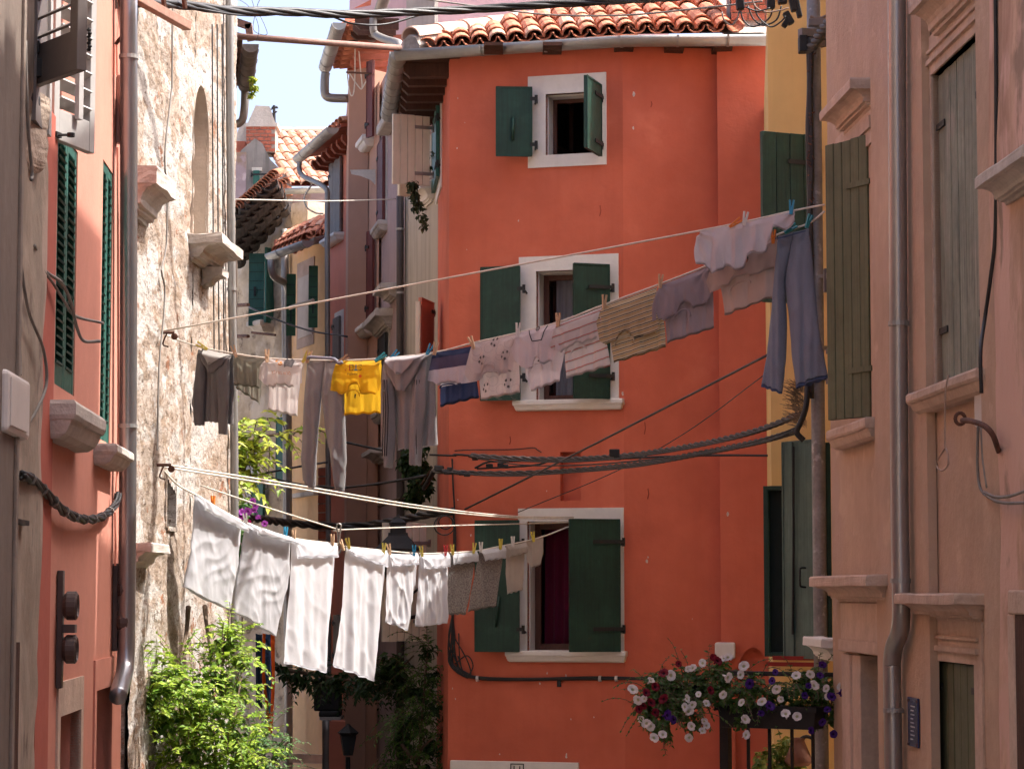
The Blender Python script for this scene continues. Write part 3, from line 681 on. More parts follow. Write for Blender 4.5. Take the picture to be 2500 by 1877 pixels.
bm = NB(); q = W.rect(1866, 1186, 1924, 1602, .1); wbox(bm, W, q[0], q[1], q[2], q[3], .04, .07); mk('shutter', bm, mat('shade_darkened_green', (.006, .014, .012), .8, .2, 3, .1, 14), YH); b = NB(); wbox(b, W, q[0], q[0] + .035, q[2], q[3], .07, .12); wbox(b, W, q[0] + .035, q[1], q[3] - .03, q[3], .07, .12); wbox(b, W, q[0] + .035, q[1], q[2], q[2] + .03, .07, .12); mk('shutter_border', b, M_gdark, YH, bevel=.004)  # near-black green: the deep shade on this leaf is painted in
W = WP(1921, 17.3, 2003, 16.95); q = W.rect(1922, 1076, 2002, 1606)
sh = leaf_panel(YH, W, q, .035, M_gmid, 'left', straps=False, lip=.014)
a, z = W.hit(1938, 1100), 0
b = NB(); tube(b, [W.pt(1937, 1090, .06), W.pt(1937, 1350, .06), W.pt(1935, 1548, .06)], .009, 6); mk('bolt_rod', b, M_iron, sh)
b = NB(); tube(b, smooth_path([W.pt(1966, 1386, .04), W.pt(1954, 1387, .09), W.pt(1953, 1400, .1), W.pt(1953, 1420, .1), W.pt(1955, 1431, .09), W.pt(1967, 1433, .04)], 3), .007, 6); mk('handle', b, M_iron, sh)
bm = NB(); wrect(bm, W, 1922, 1545, 2002, 1550, .035, .042); wrect(bm, W, 1924, 1078, 1935, 1602, .035, .05); mk('cross_batten', bm, M_gmid, sh)
W = WP(2001, 17.0, 2032, 16.3); leaf_panel(YH, W, W.rect(2002, 1085, 2030, 1600), .035, M_gdark, 'right', straps=False)
for k, (x0, x1, y, dd) in enumerate(((1890, 2020, 1606, 17.2), (1875, 2020, 1621, 17.0))):
    b = NB(); W = WP(x0, dd, x1, dd - .2); q = W.rect(x0, y - 5, x1, y + 5); wbox(b, W, q[0], q[1], q[2], q[3], 0, .03); mk('red_rail', b, mat('oxide_red_paint', (.25, .02, .015), .5, .1, 3, .05, 20), YH)

# ================================================================== RIGHT HAND PINK HOUSE (street wall in shade)
PH = house('pink_house', 'pink plastered house in shade with carved stone hoods over shuttered windows', loc=(2.1, 12.5, 0))
P1 = SW(2.75, 15.15, 6.0); PTOP = 13.2
def yq(off, px): return off * 6000 / (px - 940)       # distance at which the wall plane shows at this column
lw = P1.rect(2290, 1616, 2402, 1990, -.03); uw = P1.rect(2297, 124, 2416, 925, -.03); dw = P1.rect(2100, 1600, 2182, 2100, 0)
wall_holes('wall', P1, 0, P1.len, -.3, PTOP, [lw, uw, (dw[0], dw[1], -.3, dw[3])], M_pink, PH)
box_body('body', PH, P1, .02, P1.len, -.3, PTOP, -6, -.5, M_pink); box_body('end_wall', PH, P1, -.004, .03, -.3, PTOP, -.5, -.004, M_pink)
# pilaster strips
PA = SW(2.70, 13.53, 12.23); bm = NB(); wbox(bm, PA, 0, PA.len, -.3, PTOP, -.045, 0); mk('pilaster', bm, M_pink, PH)
PB = SW(2.68, 11.02, 10.72); bm = NB(); wbox(bm, PB, 0, PB.len, -.3, PTOP, -.07, 0); mk('pilaster', bm, M_pink, PH)
# upper window of the wall: closed shutters, stone frame, hood, sill
def right_window(x0, y0, x1, y1, boards, m, hood_y, hood_x, sill_y=None, sill_x=None):
    q = P1.rect(x0, y0, x1, y1, -.03); mid = (q[0] + q[1]) / 2 - .1
    o_ = (q[0] - .15, q[1] + .15, q[2] - .02, q[3] + .2)
    surround('window_surround', PH, P1, (o_[0], o_[1], q[2], o_[3]), q, -.06, .012, M_pstone)
    b = NB(); wbox(b, P1, q[0] - .1, q[1] + .1, q[3] + .05, q[3] + .075, .012, .03); wbox(b, P1, q[0] - .1, q[1] + .1, q[3] + .11, q[3] + .125, .012, .026); mk('moulding', b, M_pstone, PH)
    n1, n2 = boards
    for (sa, sb, n, hg) in ((q[0] + .005, mid, n1, 'left'), (mid + .02, q[1] - .005, n2, 'right')):
        leaf_panel(PH, P1, (sa, sb, q[2] + .01, q[3] - .005), .03, m, hg, boards=n, o=-.055, strap_len=.16, strap_m=M_iron)
    bm = NB(); wbox(bm, P1, q[0], q[1], q[2], q[3], -.26, -.09); mk('window_backing', bm, M_gdark, PH)
    h = P1.rect(hood_x[0], hood_y[0], hood_x[1], hood_y[1], .0); hood('window_hood', PH, P1, h[0], h[1], h[2], h[3], .15, M_pstone)
    if sill_y: h = P1.rect(sill_x[0], sill_y[0], sill_x[1], sill_y[1], .05); sill('window_sill', PH, P1, h[0], h[1], h[2], h[3], .11, M_pstone)
right_window(2297, 124, 2416, 925, (3, 4), M_ggrey, (-70, 50), (2300, 2400), (930, 985), (2240, 2415))
right_window(2290, 1616, 2402, 1990, (3, 4), M_golive, (1448, 1515), (2262, 2396))
# first-floor far window: open olive leaf, hood, sill
W = WP(2029, 14.27, 2134, 13.9); leaf_panel(PH, W, W.rect(2030, 342, 2133, 1024), .035, M_golive, 'right', boards=5, strap_len=.2, strap_m=M_golive)
h = P1.rect(2068, 232, 2132, 296); hood('window_hood', PH, P1, h[0], h[1], h[2], h[3], .15, M_pstone)
b = NB(); h = P1.rect(2045, 296, 2134, 345); wbox(b, P1, h[0], h[1], h[2] - .1, h[3], 0, .015); wbox(b, P1, h[0] + .04, h[1], h[2] - .02, h[2] + .05, .015, .03); mk('moulding', b, M_pstone, PH)
h = P1.rect(2038, 1035, 2134, 1085, .05); sill('window_sill', PH, P1, h[0], h[1], h[2], h[3], .10, M_pstone)
# door below: hood, frieze, jambs
h = P1.rect(2052, 1404, 2180, 1470); hood('door_hood', PH, P1, h[0], h[1], h[2], h[3], .17, M_pstone)
b = NB(); h = P1.rect(2056, 1472, 2180, 1595, .02); wbox(b, P1, h[0], h[1] + .05, h[2], h[3], -.05, .03); wbox(b, P1, h[0] - .01, h[1] + .05, h[2], h[2] + .07, .03, .045); mk('door_frieze', b, M_pstone, PH, bevel=.006)
b = NB(); h = P1.rect(2060, 1597, 2098, 2000, .02); wbox(b, P1, h[0], h[0] + (h[1] - h[0]) * .5, -.3, h[3], -.1, .03); wbox(b, P1, h[0] + (h[1] - h[0]) * .5, h[1], -.3, h[3], -.1, .012); mk('door_jamb', b, M_pstone, PH, bevel=.006)
b = NB(); wbox(b, P1, dw[0], dw[1] + .2, -.3, dw[3], -.25, -.2); mk('door', b, M_dkbr, PH)
# small stone console by the far corner
b = NB(); W = WP(1990, 16.4, 2045, 15.3); h = W.rect(2000, 1555, 2042, 1610); hood('stone_console', PH, W, h[0] + .02, h[1], h[2], h[3], .1, M_white)
b = NB(); wrect(b, P1, 2032, 560, 2046, 640, 0, .06); mk('stone_block', b, M_pstone, PH, bevel=.008)
# downpipe with a jog
DPo = .06
pd = lambda px, py: PA.pt(px, py, DPo)
pp = [pd(2189, -80), pd(2190, 200), pd(2193, 700), pd(2196, 1200), pd(2200, 1450), pd(2200, 1510), pd(2196, 1545), pd(2184, 1575), pd(2178, 1610), pd(2178, 1660), pd(2182, 1900), pd(2184, 2100)]
pipe('downpipe', PH, pp, .0475, M_pipe, 16, 5, [pd(2194, 790), pd(2199, 1417), pd(2181, 1733)])
# blue plaque
b = NB(); wrect(b, PA, 2216, 1702, 2240, 1822, .004, .014); pq = mk('blue_plaque', b, mat('enamel_blue', (.012, .022, .09), .25, .1, 3, 0, 10, spec=.6), PH, bevel=.003)
b = NB()
for (x, y) in ((2218, 1708), (2239, 1712), (2218, 1814), (2239, 1818)): lathe(b, PA.pt(x, y, .014), [(.008, 0), (.006, .006)], 8, (PA.n.x, PA.n.y, 0))
mk('screw', b, M_rust, pq)
b = NB()
for k in range(9): wrect(b, PA, 2223, 1722 + k * 10, 2233 - (k * 3) % 5, 1725 + k * 10, .0142, .0152)
mk('plaque_lettering', b, M_greyp, pq)
# flaking neighbour at the right edge
NH = house('flaking_house', 'flaking brown and pink plastered house at the right edge of the picture', loc=(2.1, 8, 0))
M_flake = mat('flaking_plaster', (0.55, 0.36, 0.26), 0.95, 0.2, 2.5, 0.5, 14, streak=.75, streak_col=(.30, .15, .10), patch=[((.62, .40, .32), 1.8, .5, .56), ((.33, .22, .16), 2.6, .6, .66)], zs=.5)
PN = SW(2.66, 10.70, -3); bm = NB()
n1, n2 = 60, 90; g = []
for i in range(n1 + 1):
    a = (i / n1) ** 2 * PN.len; row = []
    for j in range(n2 + 1):
        z = -.3 + (9.0) * j / n2; p = PN.P(a, z, 0); k = noise.fractal(Vector((a * 2.2, z * .8, 3.1)), 1.0, 2.0, 4); row.append(bm.verts.new(PN.P(a, z, .02 * max(-1, min(1, k * 1.5)))))
    g.append(row)
for i in range(n1):
    for j in range(n2): bm.faces.new([g[i][j], g[i + 1][j], g[i + 1][j + 1], g[i][j + 1]])
mk('wall', bm, M_flake, NH, smooth=True)
box_body('body', NH, PN, 0.05, PN.len, 8.6, 8.9, -6, .02, M_flake); box_body('body', NH, PN, .05, PN.len, -.3, 8.6, -6, -.4, M_flake)
h = PN.rect(2462, 395, 2560, 470, .0); hood('window_hood', NH, PN, h[0], h[1], h[2], h[3], .13, M_istria)
b = NB(); h = PN.rect(2468, 1440, 2560, 1500, .02); wbox(b, PN, h[0], h[1], h[2], h[3], -.03, .035); h2 = PN.rect(2468, 1500, 2484, 2000, .02); wbox(b, PN, h2[0], h2[1], h2[2], h[2], -.03, .03); mk('door_surround', b, M_pstone, NH, bevel=.008)
h2 = PN.rect(2484, 1500, 2560, 2000, .02); b = NB(); wbox(b, PN, h2[0], h2[1], h2[2], h[2], -.05, .024); mk('door', b, M_dkbr, NH)
# ================================================================== LEFT: NEAR PEELING HOUSE (left picture edge)
LN = house('peeling_house', 'peeling beige plastered house at the left edge with grey louvred shutters', loc=(-3, 8, 0))
M_peel = mat('peeling_plaster', (0.34, 0.27, 0.21), 0.95, 0.22, 2.0, 0.6, 12, streak=.6, streak_col=(.22, .16, .12), patch=[((.40, .30, .24), 1.6, .52, .58), ((.15, .11, .085), 2.3, .60, .66)], zs=.6)
def relief_wall(name, W, s0, s1, z0, z1, ns, nz, amp, m, parent, hole=None, fs=1.6, fz=1.1, seed=0.0, edge=None):
    """plastered rubble wall with real relief: blotchy loss of plaster over uneven stones"""
    bm = NB(); g = []
    for i in range(ns + 1):
        a = s0 + (s1 - s0) * i / ns; row = []
        for j in range(nz + 1):
            z = z0 + (z1 - z0) * j / nz
            k = noise.fractal(Vector((a * fs, z * fz, seed)), 1.0, 2.1, 5); k2 = noise.noise(Vector((a * fs * 4, z * fz * 4, seed + 9)))
            h = amp * max(-1.0, min(.6, k * 1.4)) + amp * .35 * k2 * (1 if k < .1 else .25)
            row.append(bm.verts.new(W.P(a, z, h)))
        g.append(row)
    for i in range(ns):
        for j in range(nz):
            if hole and hole((s0 + (s1 - s0) * (i + .5) / ns), (z0 + (z1 - z0) * (j + .5) / nz)): continue
            bm.faces.new([g[i][j], g[i + 1][j], g[i + 1][j + 1], g[i][j + 1]])
    return mk(name, bm, m, parent, smooth=True)
LW = SW(-1.66, -3, 11.85)
relief_wall('wall', LW, LW.len - 3.2, LW.len, -.3, 9.4, 60, 200, .022, M_peel, LN, seed=4)
box_body('body', LN, LW, 0, LW.len - .01, -.3, 9.4, -6, -.06, M_peel)
# beige reveal strip at the picture edge, and dark jamb of the window
LE = SW(-1.60, 9.0, 10.72); bm = NB(); wbox(bm, LE, 0, LE.len, -.3, 9.3, -.05, 0); mk('plaster_strip', bm, mat('beige_plaster', (.17, .13, .105), .9, .12, 2, .2, 14, streak=.3), LN)
q = LE.rect(37, 900, 42, 1000, .0); b = NB(); wbox(b, LE, q[0], q[1], -.3, 9.3, 0, .015); mk('jamb_edge', b, mat('jamb_edge_paint', (.24, .19, .155), .85, .2, 2, .3, 14, streak=.4), LN, bevel=.004)
# grey louvred shutters, both leaves swung out
WD = WP(84, 11.4, 216, 10.97); q = WD.rect(84, -420, 216, 196); leaf_louvre(LN, WD, q, .05, M_greyb, 10, fr=.075, rails=(.19, .12), tilt=32)
WL = WP(118, 12.35, 218, 12.8); q = WL.rect(118, -420, 218, 360); sh = leaf_louvre(LN, WL, q, .045, M_greyp, 15, fr=.06, rails=(.16, .1), tilt=-28)
b = NB(); s_, z_ = WL.hit(186, 292, .05); wbox(b, WL, s_ - .02, s_ + .03, z_ , z_ + 2.0, .05, .075); mk('tilt_rod', b, M_greyp, sh)
b = NB(); tube(b, [WL.pt(120, 330, .02), WL.pt(176, 330, .12)], .007, 6); wrect(b, WL, 139, 323, 151, 336, .045, .06); lathe(b, WL.pt(173, 330, .12), [(.02, -.01), (.02, .01)], 8); mk('shutter_stay', b, M_iron, sh)
b = NB(); p = WD.pt(92, 168, .05); boxc(b, p, Vector((1, 0, 0)), Vector((0, 1, 0)), Vector((0, 0, 1)), .03, .03, .045); boxc(b, p + Vector((-.03, 0, .10)), Vector((1, 0, 0)), Vector((0, 1, 0)), Vector((0, 0, 1)), .04, .02, .03); mk('shutter_hinge', b, M_iron, LN, bevel=.005)
b = NB()
for k in range(7): lathe(b, WD.pt(217 + (k % 2) * 2, 78 + k * 8, .03), [(.006, 0), (.012, .008), (.004, .018)], 6)
mk('shutter_catch', b, M_iron, LN)
bm = NB(); wbox(bm, LW, LW.len - .55, LW.len - .2, 6.4, 9.5, .0, .025); mk('window_jamb', bm, M_greyb, LN)
bm = NB(); wbox(bm, LW, LW.len - .2, LW.len - .12, 6.4, 9.5, .0, .04); mk('window_trim', bm, M_greyp, LN)
# carved stone bracket under the window
BK = WP(34, 11.3, 104, 11.75); q = BK.rect(36, 222, 104, 420)
bm = NB(); s0, s1, z0, z1 = q; H = z1 - z0
rings = []
for (h, e, d) in ((0, .6, .02), (.06, .8, .03), (.2, .9, .04), (.45, .95, .035), (.6, .97, .025), (.72, 1.0, .03), (.86, 1.0, .04), (1, .98, .04)):
    z = z0 + H * h; rings.append([bm.verts.new(BK.P(s0, z, -.1)), bm.verts.new(BK.P(s0, z, d)), bm.verts.new(BK.P(s0 + (s1 - s0) * e, z, d)), bm.verts.new(BK.P(s0 + (s1 - s0) * e, z, -.1))])
for i in range(len(rings) - 1):
    for k in range(4): bm.faces.new([rings[i][k], rings[i][(k + 1) % 4], rings[i + 1][(k + 1) % 4], rings[i + 1][k]])
bm.faces.new(rings[0]); bm.faces.new(rings[-1]); rough_up(bm, .008, 12)
mk('stone_bracket', bm, mat('carved_stone', (.42, .33, .26), .95, .25, 6, .8, 22, patch=[((.08, .06, .05), 3, .6, .7)]), LN)
bm = NB(); wrect(bm, BK, 36, 214, 100, 240, -.1, .05); mk('slate_slab', bm, M_iron, LN, bevel=.01)
# white meter box and cables on this wall
b = NB(); wrect(b, LW, 22, 915, 74, 1065, 0, .09); bx_ = mk('meter_box', b, M_plastic, LN, bevel=.02); b = NB(); wrect(b, LW, 28, 930, 68, 1048, .09, .096); mk('box_lid', b, M_plastic, bx_, bevel=.004); b = NB(); tube(b, smooth_path([LW.pt(46, 915, .05), LW.pt(46, 870, .04), LW.pt(42, 800, .03), LW.pt(40, 640, .03)], 4), .012, 6); mk('conduit', b, M_cableg, bx_)
b = NB(); wrect(b, LW, 40, 1268, 72, 1280, 0, .03); mk('iron_strip', b, M_iron, LN)
b = NB(); wrect(b, LW, 6, 1570, 46, 1900, -.01, .012); mk('dark_doorway', b, M_dkbr, LN)
def lcab(pts, r, m, name='wall_cable', W=LW, o=.03): b = NB(); tube(b, smooth_path([W.pt(x, y, o) for x, y in pts], 5), r, 6); return mk(name, b, m, LN, smooth=True)
lcab([(62, 100), (64, 200), (70, 330), (78, 420), (76, 440)], .008, M_cableg)
lcab([(30, 340), (32, 600), (28, 900), (18, 1060), (20, 1140)], .012, M_cable)
lcab([(44, 350), (45, 620), (30, 780), (16, 830), (14, 1000), (30, 1100), (34, 1180)], .014, M_cable)
lcab([(12, 780), (8, 900), (10, 1050), (26, 1130), (20, 1170)], .03, M_cable)

# ================================================================== LEFT: SALMON HOUSE
LR = house('salmon_house', 'salmon red house on the left with green louvred shutters and a tall grey downpipe', loc=(-2.6, 13.8, 0))
LS = SW(-1.70, 11.85, 16.0)
wl1 = LS.rect(137, 332, 186, 955); wl2 = LS.rect(247, 400, 272, 1080)
low1 = LS.rect(141, 1740, 192, 1990); low2 = LS.rect(230, 1680, 268, 2000)
wall_holes('wall', LS, 0, LS.len, -.3, 9.3, [wl1, wl2, low1, low2], M_salm, LR, .2)
box_body('body', LR, LS, 0, LS.len + .05, -.3, 9.3, -5, -.55, M_salm); box_body('end_wall', LR, LS, LS.len - .02, LS.len + .04, -.3, 9.3, -.55, -.003, M_salm)
box_body('end_wall', LR, LS, 0, .05, -.3, 9.3, -.55, -.003, M_salm)
bm = NB(); pts = [LS.P(-.2, 9.3, .12), LS.P(LS.len + .3, 9.3, .12), LS.P(LS.len + .3, 10.8, -5), LS.P(-.2, 10.8, -5)]; hexa(bm, pts + [p + Vector((0, 0, .1)) for p in pts]); mk('roof', bm, M_terra, LR)
# a strip of darker red render at the near corner
bm = NB(); q = LS.rect(76, 900, 116, 1000); wbox(bm, LS, 0, q[1], -.3, 6.6, 0, .03); mk('corner_strip', bm, mat('dark_red_render', (.42, .11, .075), .9, .1, 1, .1, 20), LR)
for (q, n) in ((wl1, 26), (wl2, 28)):
    mid = (q[0] + q[1]) / 2
    leaf_louvre(LR, LS, (q[0] + .01, mid - .004, q[2], q[3]), .04, M_gteal, n, o=-.045, fr=.055, tilt=38, rails=(.12, .06)); leaf_louvre(LR, LS, (mid + .004, q[1] - .01, q[2], q[3]), .04, M_gteal, n, o=-.045, fr=.055, tilt=38, rails=(.12, .06))
    b = NB(); wbox(b, LS, q[0], q[1], q[2], q[3], -.19, -.16); mk('window_backing', b, M_iron, LR)
h = LS.rect(131, 995, 198, 1085, .05); sill('window_sill', LR, LS, h[0], h[1] + .2, h[2], h[3], .16, M_istria)
h = LS.rect(249, 1090, 280, 1140, .05); sill('window_sill', LR, LS, h[0], h[1] + .25, h[2], h[3], .14, M_istria)
for q in (low1, low2):
    casement(LR, LS, q, -.12, M_gteal, .05, 0, True); 
    surround('window_surround', LR, LS, (q[0] - .1, q[1] + .1, q[2], q[3] + .18), q, -.05, .012, M_pstone if q is low1 else M_salm)
# terracotta-brown chimney flue vents on the wall: two round bowls on a plate
def vent(W, px, y0, y1, w, m, lab):
    s, z1 = W.hit(px, y0); z0 = W.hit(px, y1)[1]; b = NB(); wbox(b, W, s - .035, s + .035, z0, z1, .004, .035); v = mk('flue_vent', b, m, LR, bevel=.004, label=lab)
    n3 = (W.n.x, W.n.y, 0); H = z1 - z0
    for q in (.33, .70):
        b = NB(); lathe(b, W.P(s, z0 + H * q, .035), [(.055, 0), (.075, .02), (.075, .065), (.06, .075), (.045, .055), (.0, .05)], 18, n3); mk('vent_bowl', b, m, v, smooth=False)
    b = NB(); wbox(b, W, s - .045, s + .045, z0 + H * .47, z0 + H * .54, .035, .1); mk('vent_band', b, m, v)
M_vent = mat('brown_enamel', (.075, .055, .05), .45, .1, 4, .04, 30)
vent(LS, 140, 1392, 1678, 20, M_vent, 'nearer brown flue vent'); vent(LS, 276, 1375, 1588, 16, M_vent, 'farther brown flue vent')
vent(LS, 285, 185, 355, 16, mat('pinkish_enamel', (.36, .22, .19), .45, .1, 4, .04, 30), 'pinkish flue vent high up')
# tall downpipe at the far corner
dpl = lambda px, py: LS.pt(px, py, .09)
pipe('downpipe', LR, [dpl(314, -100), dpl(314, 500), dpl(312, 1100), dpl(309, 1500), dpl(307, 1610), dpl(302, 1650), dpl(293, 1680), dpl(288, 1700)], .055, M_pipel, 16, 4, [dpl(312, 1040), dpl(314, 140)])
# bundled cable swagged across the wall
b = NB(); pts = [LS.pt(x, y, .05) for x, y in ((52, 1160), (80, 1172), (115, 1205), (160, 1250), (210, 1268), (255, 1258), (283, 1230), (288, 1205))]
path = resample(smooth_path(pts, 6), 60); ro = thing('swagged_cable', 'thick tied cable bundle sagging across the shaded salmon wall', 'cable', pts[0])
for k in range(4):
    b = NB(); strand(b, path, .011, .014, 3, k * math.pi / 2); mk('wire', b, M_cable, ro, smooth=True)
for k in range(4, 56, 6):
    b = NB(); t = (path[k + 1] - path[k]).normalized(); tube(b, [path[k] - t * .012, path[k] + t * .012], .029, 8); mk('cable_tie', b, M_cableg, ro)
# wooden cross arm with insulators above the pipe, thin wires up the wall
ar = WP(278, 15.2, 458, 16.3); q = ar.rect(280, 4, 458, 26); b = NB(); wbox(b, ar, q[0], q[1], q[2], q[3], -.03, .03)
BR = thing('cable_bracket', 'rusty iron bracket arm carrying black cables at the upper left', 'bracket', ar.P(q[0], q[2])); mk('arm', b, mat('rusty_pink_iron', (.34, .19, .14), .8, .25, 8, .2, 40), BR, bevel=.004)
b = NB(); tube(b, smooth_path([ar.pt(283, 108, 0), ar.pt(300, 85, 0.05), ar.pt(322, 50, .05), ar.pt(326, 12, .03)], 4), .012, 6); mk('brace', b, M_rust, BR)
for x in (283, 402, 452): b = NB(); tube(b, [ar.pt(x, 22, .0), ar.pt(x - 4, -10, 0)], .018, 6); mk('pin', b, M_rust, BR)
for k, (pts, r, w_) in enumerate((([(90, 215), (82, 120), (74, 0), (70, -60)], .004, 1), ([(280, 110), (279, 185)], .006, 1), ([(285, 110), (286, 185)], .006, 1), ([(287, 360), (288, 700), (288, 1080), (283, 1200)], .007, 1), ([(281, 1250), (282, 1340), (281, 1380)], .007, 1))):
    b = NB(); tube(b, smooth_path([LS.pt(x, y, .03) for x, y in pts], 4), r, 5); mk('conduit', b, M_salm if k else M_cable, LR)
# loose wires across the left window
cable('loose_cable', 'loose pale cable drooping in front of the left green shutters', [at(72, 600, 11.5), at(90, 640, 11.6), at(125, 685, 12.0), at(160, 740, 12.4), at(185, 772, 12.7), at(252, 789, 13.0)], .008, M_cableg)
cable('loose_cable', 'loose pale cable with hooked end near the left green shutters', [at(84, 600, 11.5), at(110, 660, 11.9), at(150, 690, 12.2), at(172, 735, 12.5), at(188, 800, 12.7), at(205, 832, 12.8), at(245, 833, 12.9)], .009, M_cableg)
cable('loose_cable', 'grey cable looping down to the white meter box', [at(50, 640, 11.0), at(70, 760, 11.2), at(105, 850, 11.5), at(114, 930, 11.6), at(95, 990, 11.5), at(62, 1045, 11.4), at(36, 1075, 11.3)], .008, M_cableg)

# ================================================================== LEFT: OLD STONE HOUSE
SH = house('stone_house', 'old sunlit house of crumbling cream plaster over rubble stone with an arched niche', loc=(-2.5, 18, 0))
S1 = WP(318, 16.15, 462, 18.5); S2 = WP(462, 18.5, 566, 20.4)
def stone_material():
    m = bpy.data.materials.new('crumbling_lime_plaster'); m.use_nodes = True; N = m.node_tree.nodes; L = m.node_tree.links; b = N['Principled BSDF']
    b.inputs['Roughness'].default_value = .95; b.inputs['Specular IOR Level'].default_value = .15
    tc = N.new('ShaderNodeTexCoord')
    def noi(sc, det=6, ro=.62, s=(1, 1, 2.4)):
        mp = N.new('ShaderNodeMapping'); mp.inputs['Scale'].default_value = s; L.new(tc.outputs['Object'], mp.inputs[0])
        n = N.new('ShaderNodeTexNoise'); n.inputs['Scale'].default_value = sc; n.inputs['Detail'].default_value = det; n.inputs['Roughness'].default_value = ro; L.new(mp.outputs[0], n.inputs['Vector']); return n.outputs[0]
    def rp(src, a, c, ca=(0, 0, 0), cb=(1, 1, 1)):
        r = N.new('ShaderNodeValToRGB'); r.color_ramp.elements[0].position = a; r.color_ramp.elements[1].position = c; r.color_ramp.elements[0].color = C4(ca); r.color_ramp.elements[1].color = C4(cb); L.new(src, r.inputs[0]); return r.outputs[0]
    def mix(f, a, c):
        x = N.new('ShaderNodeMix'); x.data_type = 'RGBA'; L.new(f, x.inputs[0])
        for i, q in ((6, a), (7, c)):
            if isinstance(q, tuple): x.inputs[i].default_value = C4(q)
            else: L.new(q, x.inputs[i])
        return x.outputs[2]
    base = rp(noi(1.6), .3, .7, (.44, .34, .265), (.57, .48, .41))
    base = mix(rp(noi(4.2, 10, .75), .50, .56), base, (.35, .255, .185))              # bare sandy rubble
    base = mix(rp(noi(.7, 8, .68), .50, .53), base, (.62, .575, .53))                    # remaining white plaster skin
    base = mix(rp(noi(2.0, 9, .72), .57, .595), base, (.65, .62, .58))
    base = mix(rp(noi(2.6, 8, .7, (1, 1, 1.8)), .605, .635), base, (.36, .16, .09))   # brick showing
    base = mix(rp(noi(9, 8, .75, (1, 1, 2.6)), .575, .61), base, (.17, .12, .09))  # pits
    base = mix(rp(noi(1.3, 5, .6, (6, 6, .3)), .63, .78), base, (.40, .33, .27))   # run-off streaks
    def band(src, c, w):
        r = N.new('ShaderNodeValToRGB'); e = r.color_ramp.elements; e[0].position = c - w; e[1].position = c + w; e[0].color = e[1].color = (0, 0, 0, 1); q = e.new(c); q.color = (1, 1, 1, 1); L.new(src, r.inputs[0]); return r.outputs[0]
    base = mix(band(noi(2.2, 9, .72), .5, .009), base, (.10, .075, .055))          # cracks
    base = mix(band(noi(5.5, 9, .75), .47, .012), base, (.17, .125, .095))
    base = mix(rp(noi(22, 6, .8), .58, .63), base, (.25, .18, .135))                # fine grit
    L.new(base, b.inputs['Base Color'])
    bp = N.new('ShaderNodeBump'); bp.inputs['Strength'].default_value = 1.0; bp.inputs['Distance'].default_value = .04; L.new(noi(9, 10, .8), bp.inputs['Height']); L.new(bp.outputs[0], b.inputs['Normal'])
    return m
M_stone = stone_material(); MATS['stone'] = M_stone
ar0, ar1, arz0, arz1 = S1.rect(467, 212, 505, 596) if False else (S1.hit(466, 400)[0], S1.hit(481.5, 400)[0] + .42, 0, 0)
# the arched niche sits at the joint of the two facets: cut it out of the second facet
na, nb_ = S2.hit(470, 400)[0], S2.hit(503, 400)[0]; nz0, nz1 = S2.hit(487, 596)[1], S2.hit(487, 208)[1]
na, nb_ = S2.hit(468, 400)[0], S2.hit(505, 400)[0]
def in_arch(a, z):
    c = (na + nb_) / 2; r = (nb_ - na) / 2; zt = nz1 - r * 1.35
    if abs(a - c) > r or z < nz0: return False
    return z < zt + 1.35 * math.sqrt(max(r * r - (a - c) ** 2, 0))
hw = S1.rect(404, 1165, 428, 1290)
STOP = 9.6
relief_wall('wall', S1, 0, S1.len, -.3, STOP, 150, 460, .011, M_stone, SH, hole=lambda a, z: hw[0] < a < hw[1] and hw[2] < z < hw[3] - .25 * (a - hw[0]), fs=2.6, fz=6.0, seed=1)
relief_wall('wall', S2, 0, S2.len, -.3, STOP, 130, 460, .009, M_stone, SH, hole=in_arch, fs=2.6, fz=6.0, seed=1.6)
bm = NB(); wbox(bm, S2, na - .1, nb_ + .1, nz0 - .1, nz1 + .1, -.18, -.14); mk('niche_back', bm, mat('niche_stone', (.48, .40, .33), .95, .15, 2, .3, 14), SH)
bm = NB(); c = (na + nb_) / 2; r = (nb_ - na) / 2; zt = nz1 - r * 1.35; arc = [(na - .01, nz0)] + [(c - (r + .01) * math.cos(math.pi * k / 14), zt + 1.35 * r * math.sin(math.pi * k / 14)) for k in range(15)] + [(nb_ + .01, nz0)]
ra = [bm.verts.new(S2.P(s, z, .015)) for s, z in arc]; rb = [bm.verts.new(S2.P(s, z, -.15)) for s, z in arc]
for k in range(len(arc) - 1): bm.faces.new([ra[k], ra[k + 1], rb[k + 1], rb[k]])
mk('niche_reveal', bm, mat('niche_stone', (0, 0, 0)), SH)
bm = NB(); wbox(bm, S1, hw[0] - .1, hw[1] + .1, hw[2] - .1, hw[3] + .1, -.30, -.26); mk('niche_back', bm, M_room, SH)
bm = NB(); wbox(bm, S1, hw[0] - .02, hw[0] + .012, hw[2], hw[3], -.26, .01); wbox(bm, S1, hw[1] - .012, hw[1] + .02, hw[2], hw[3], -.26, .01); wbox(bm, S1, hw[0], hw[1], hw[2] - .02, hw[2] + .012, -.26, .02); mk('niche_reveal', bm, M_stone, SH)
box_body('body', SH, S1, .0, S1.len, -.3, STOP, -5, -.6, M_stone); box_body('body', SH, S2, .2, S2.len - .01, -.3, STOP, -4, -.6, M_stone); box_body('end_wall', SH, S2, S2.len - .03, S2.len, -.3, STOP, -.6, -.02, M_stone)
box_body('end_wall', SH, S1, .0, .05, -.3, STOP, -.6, -.03, M_stone)
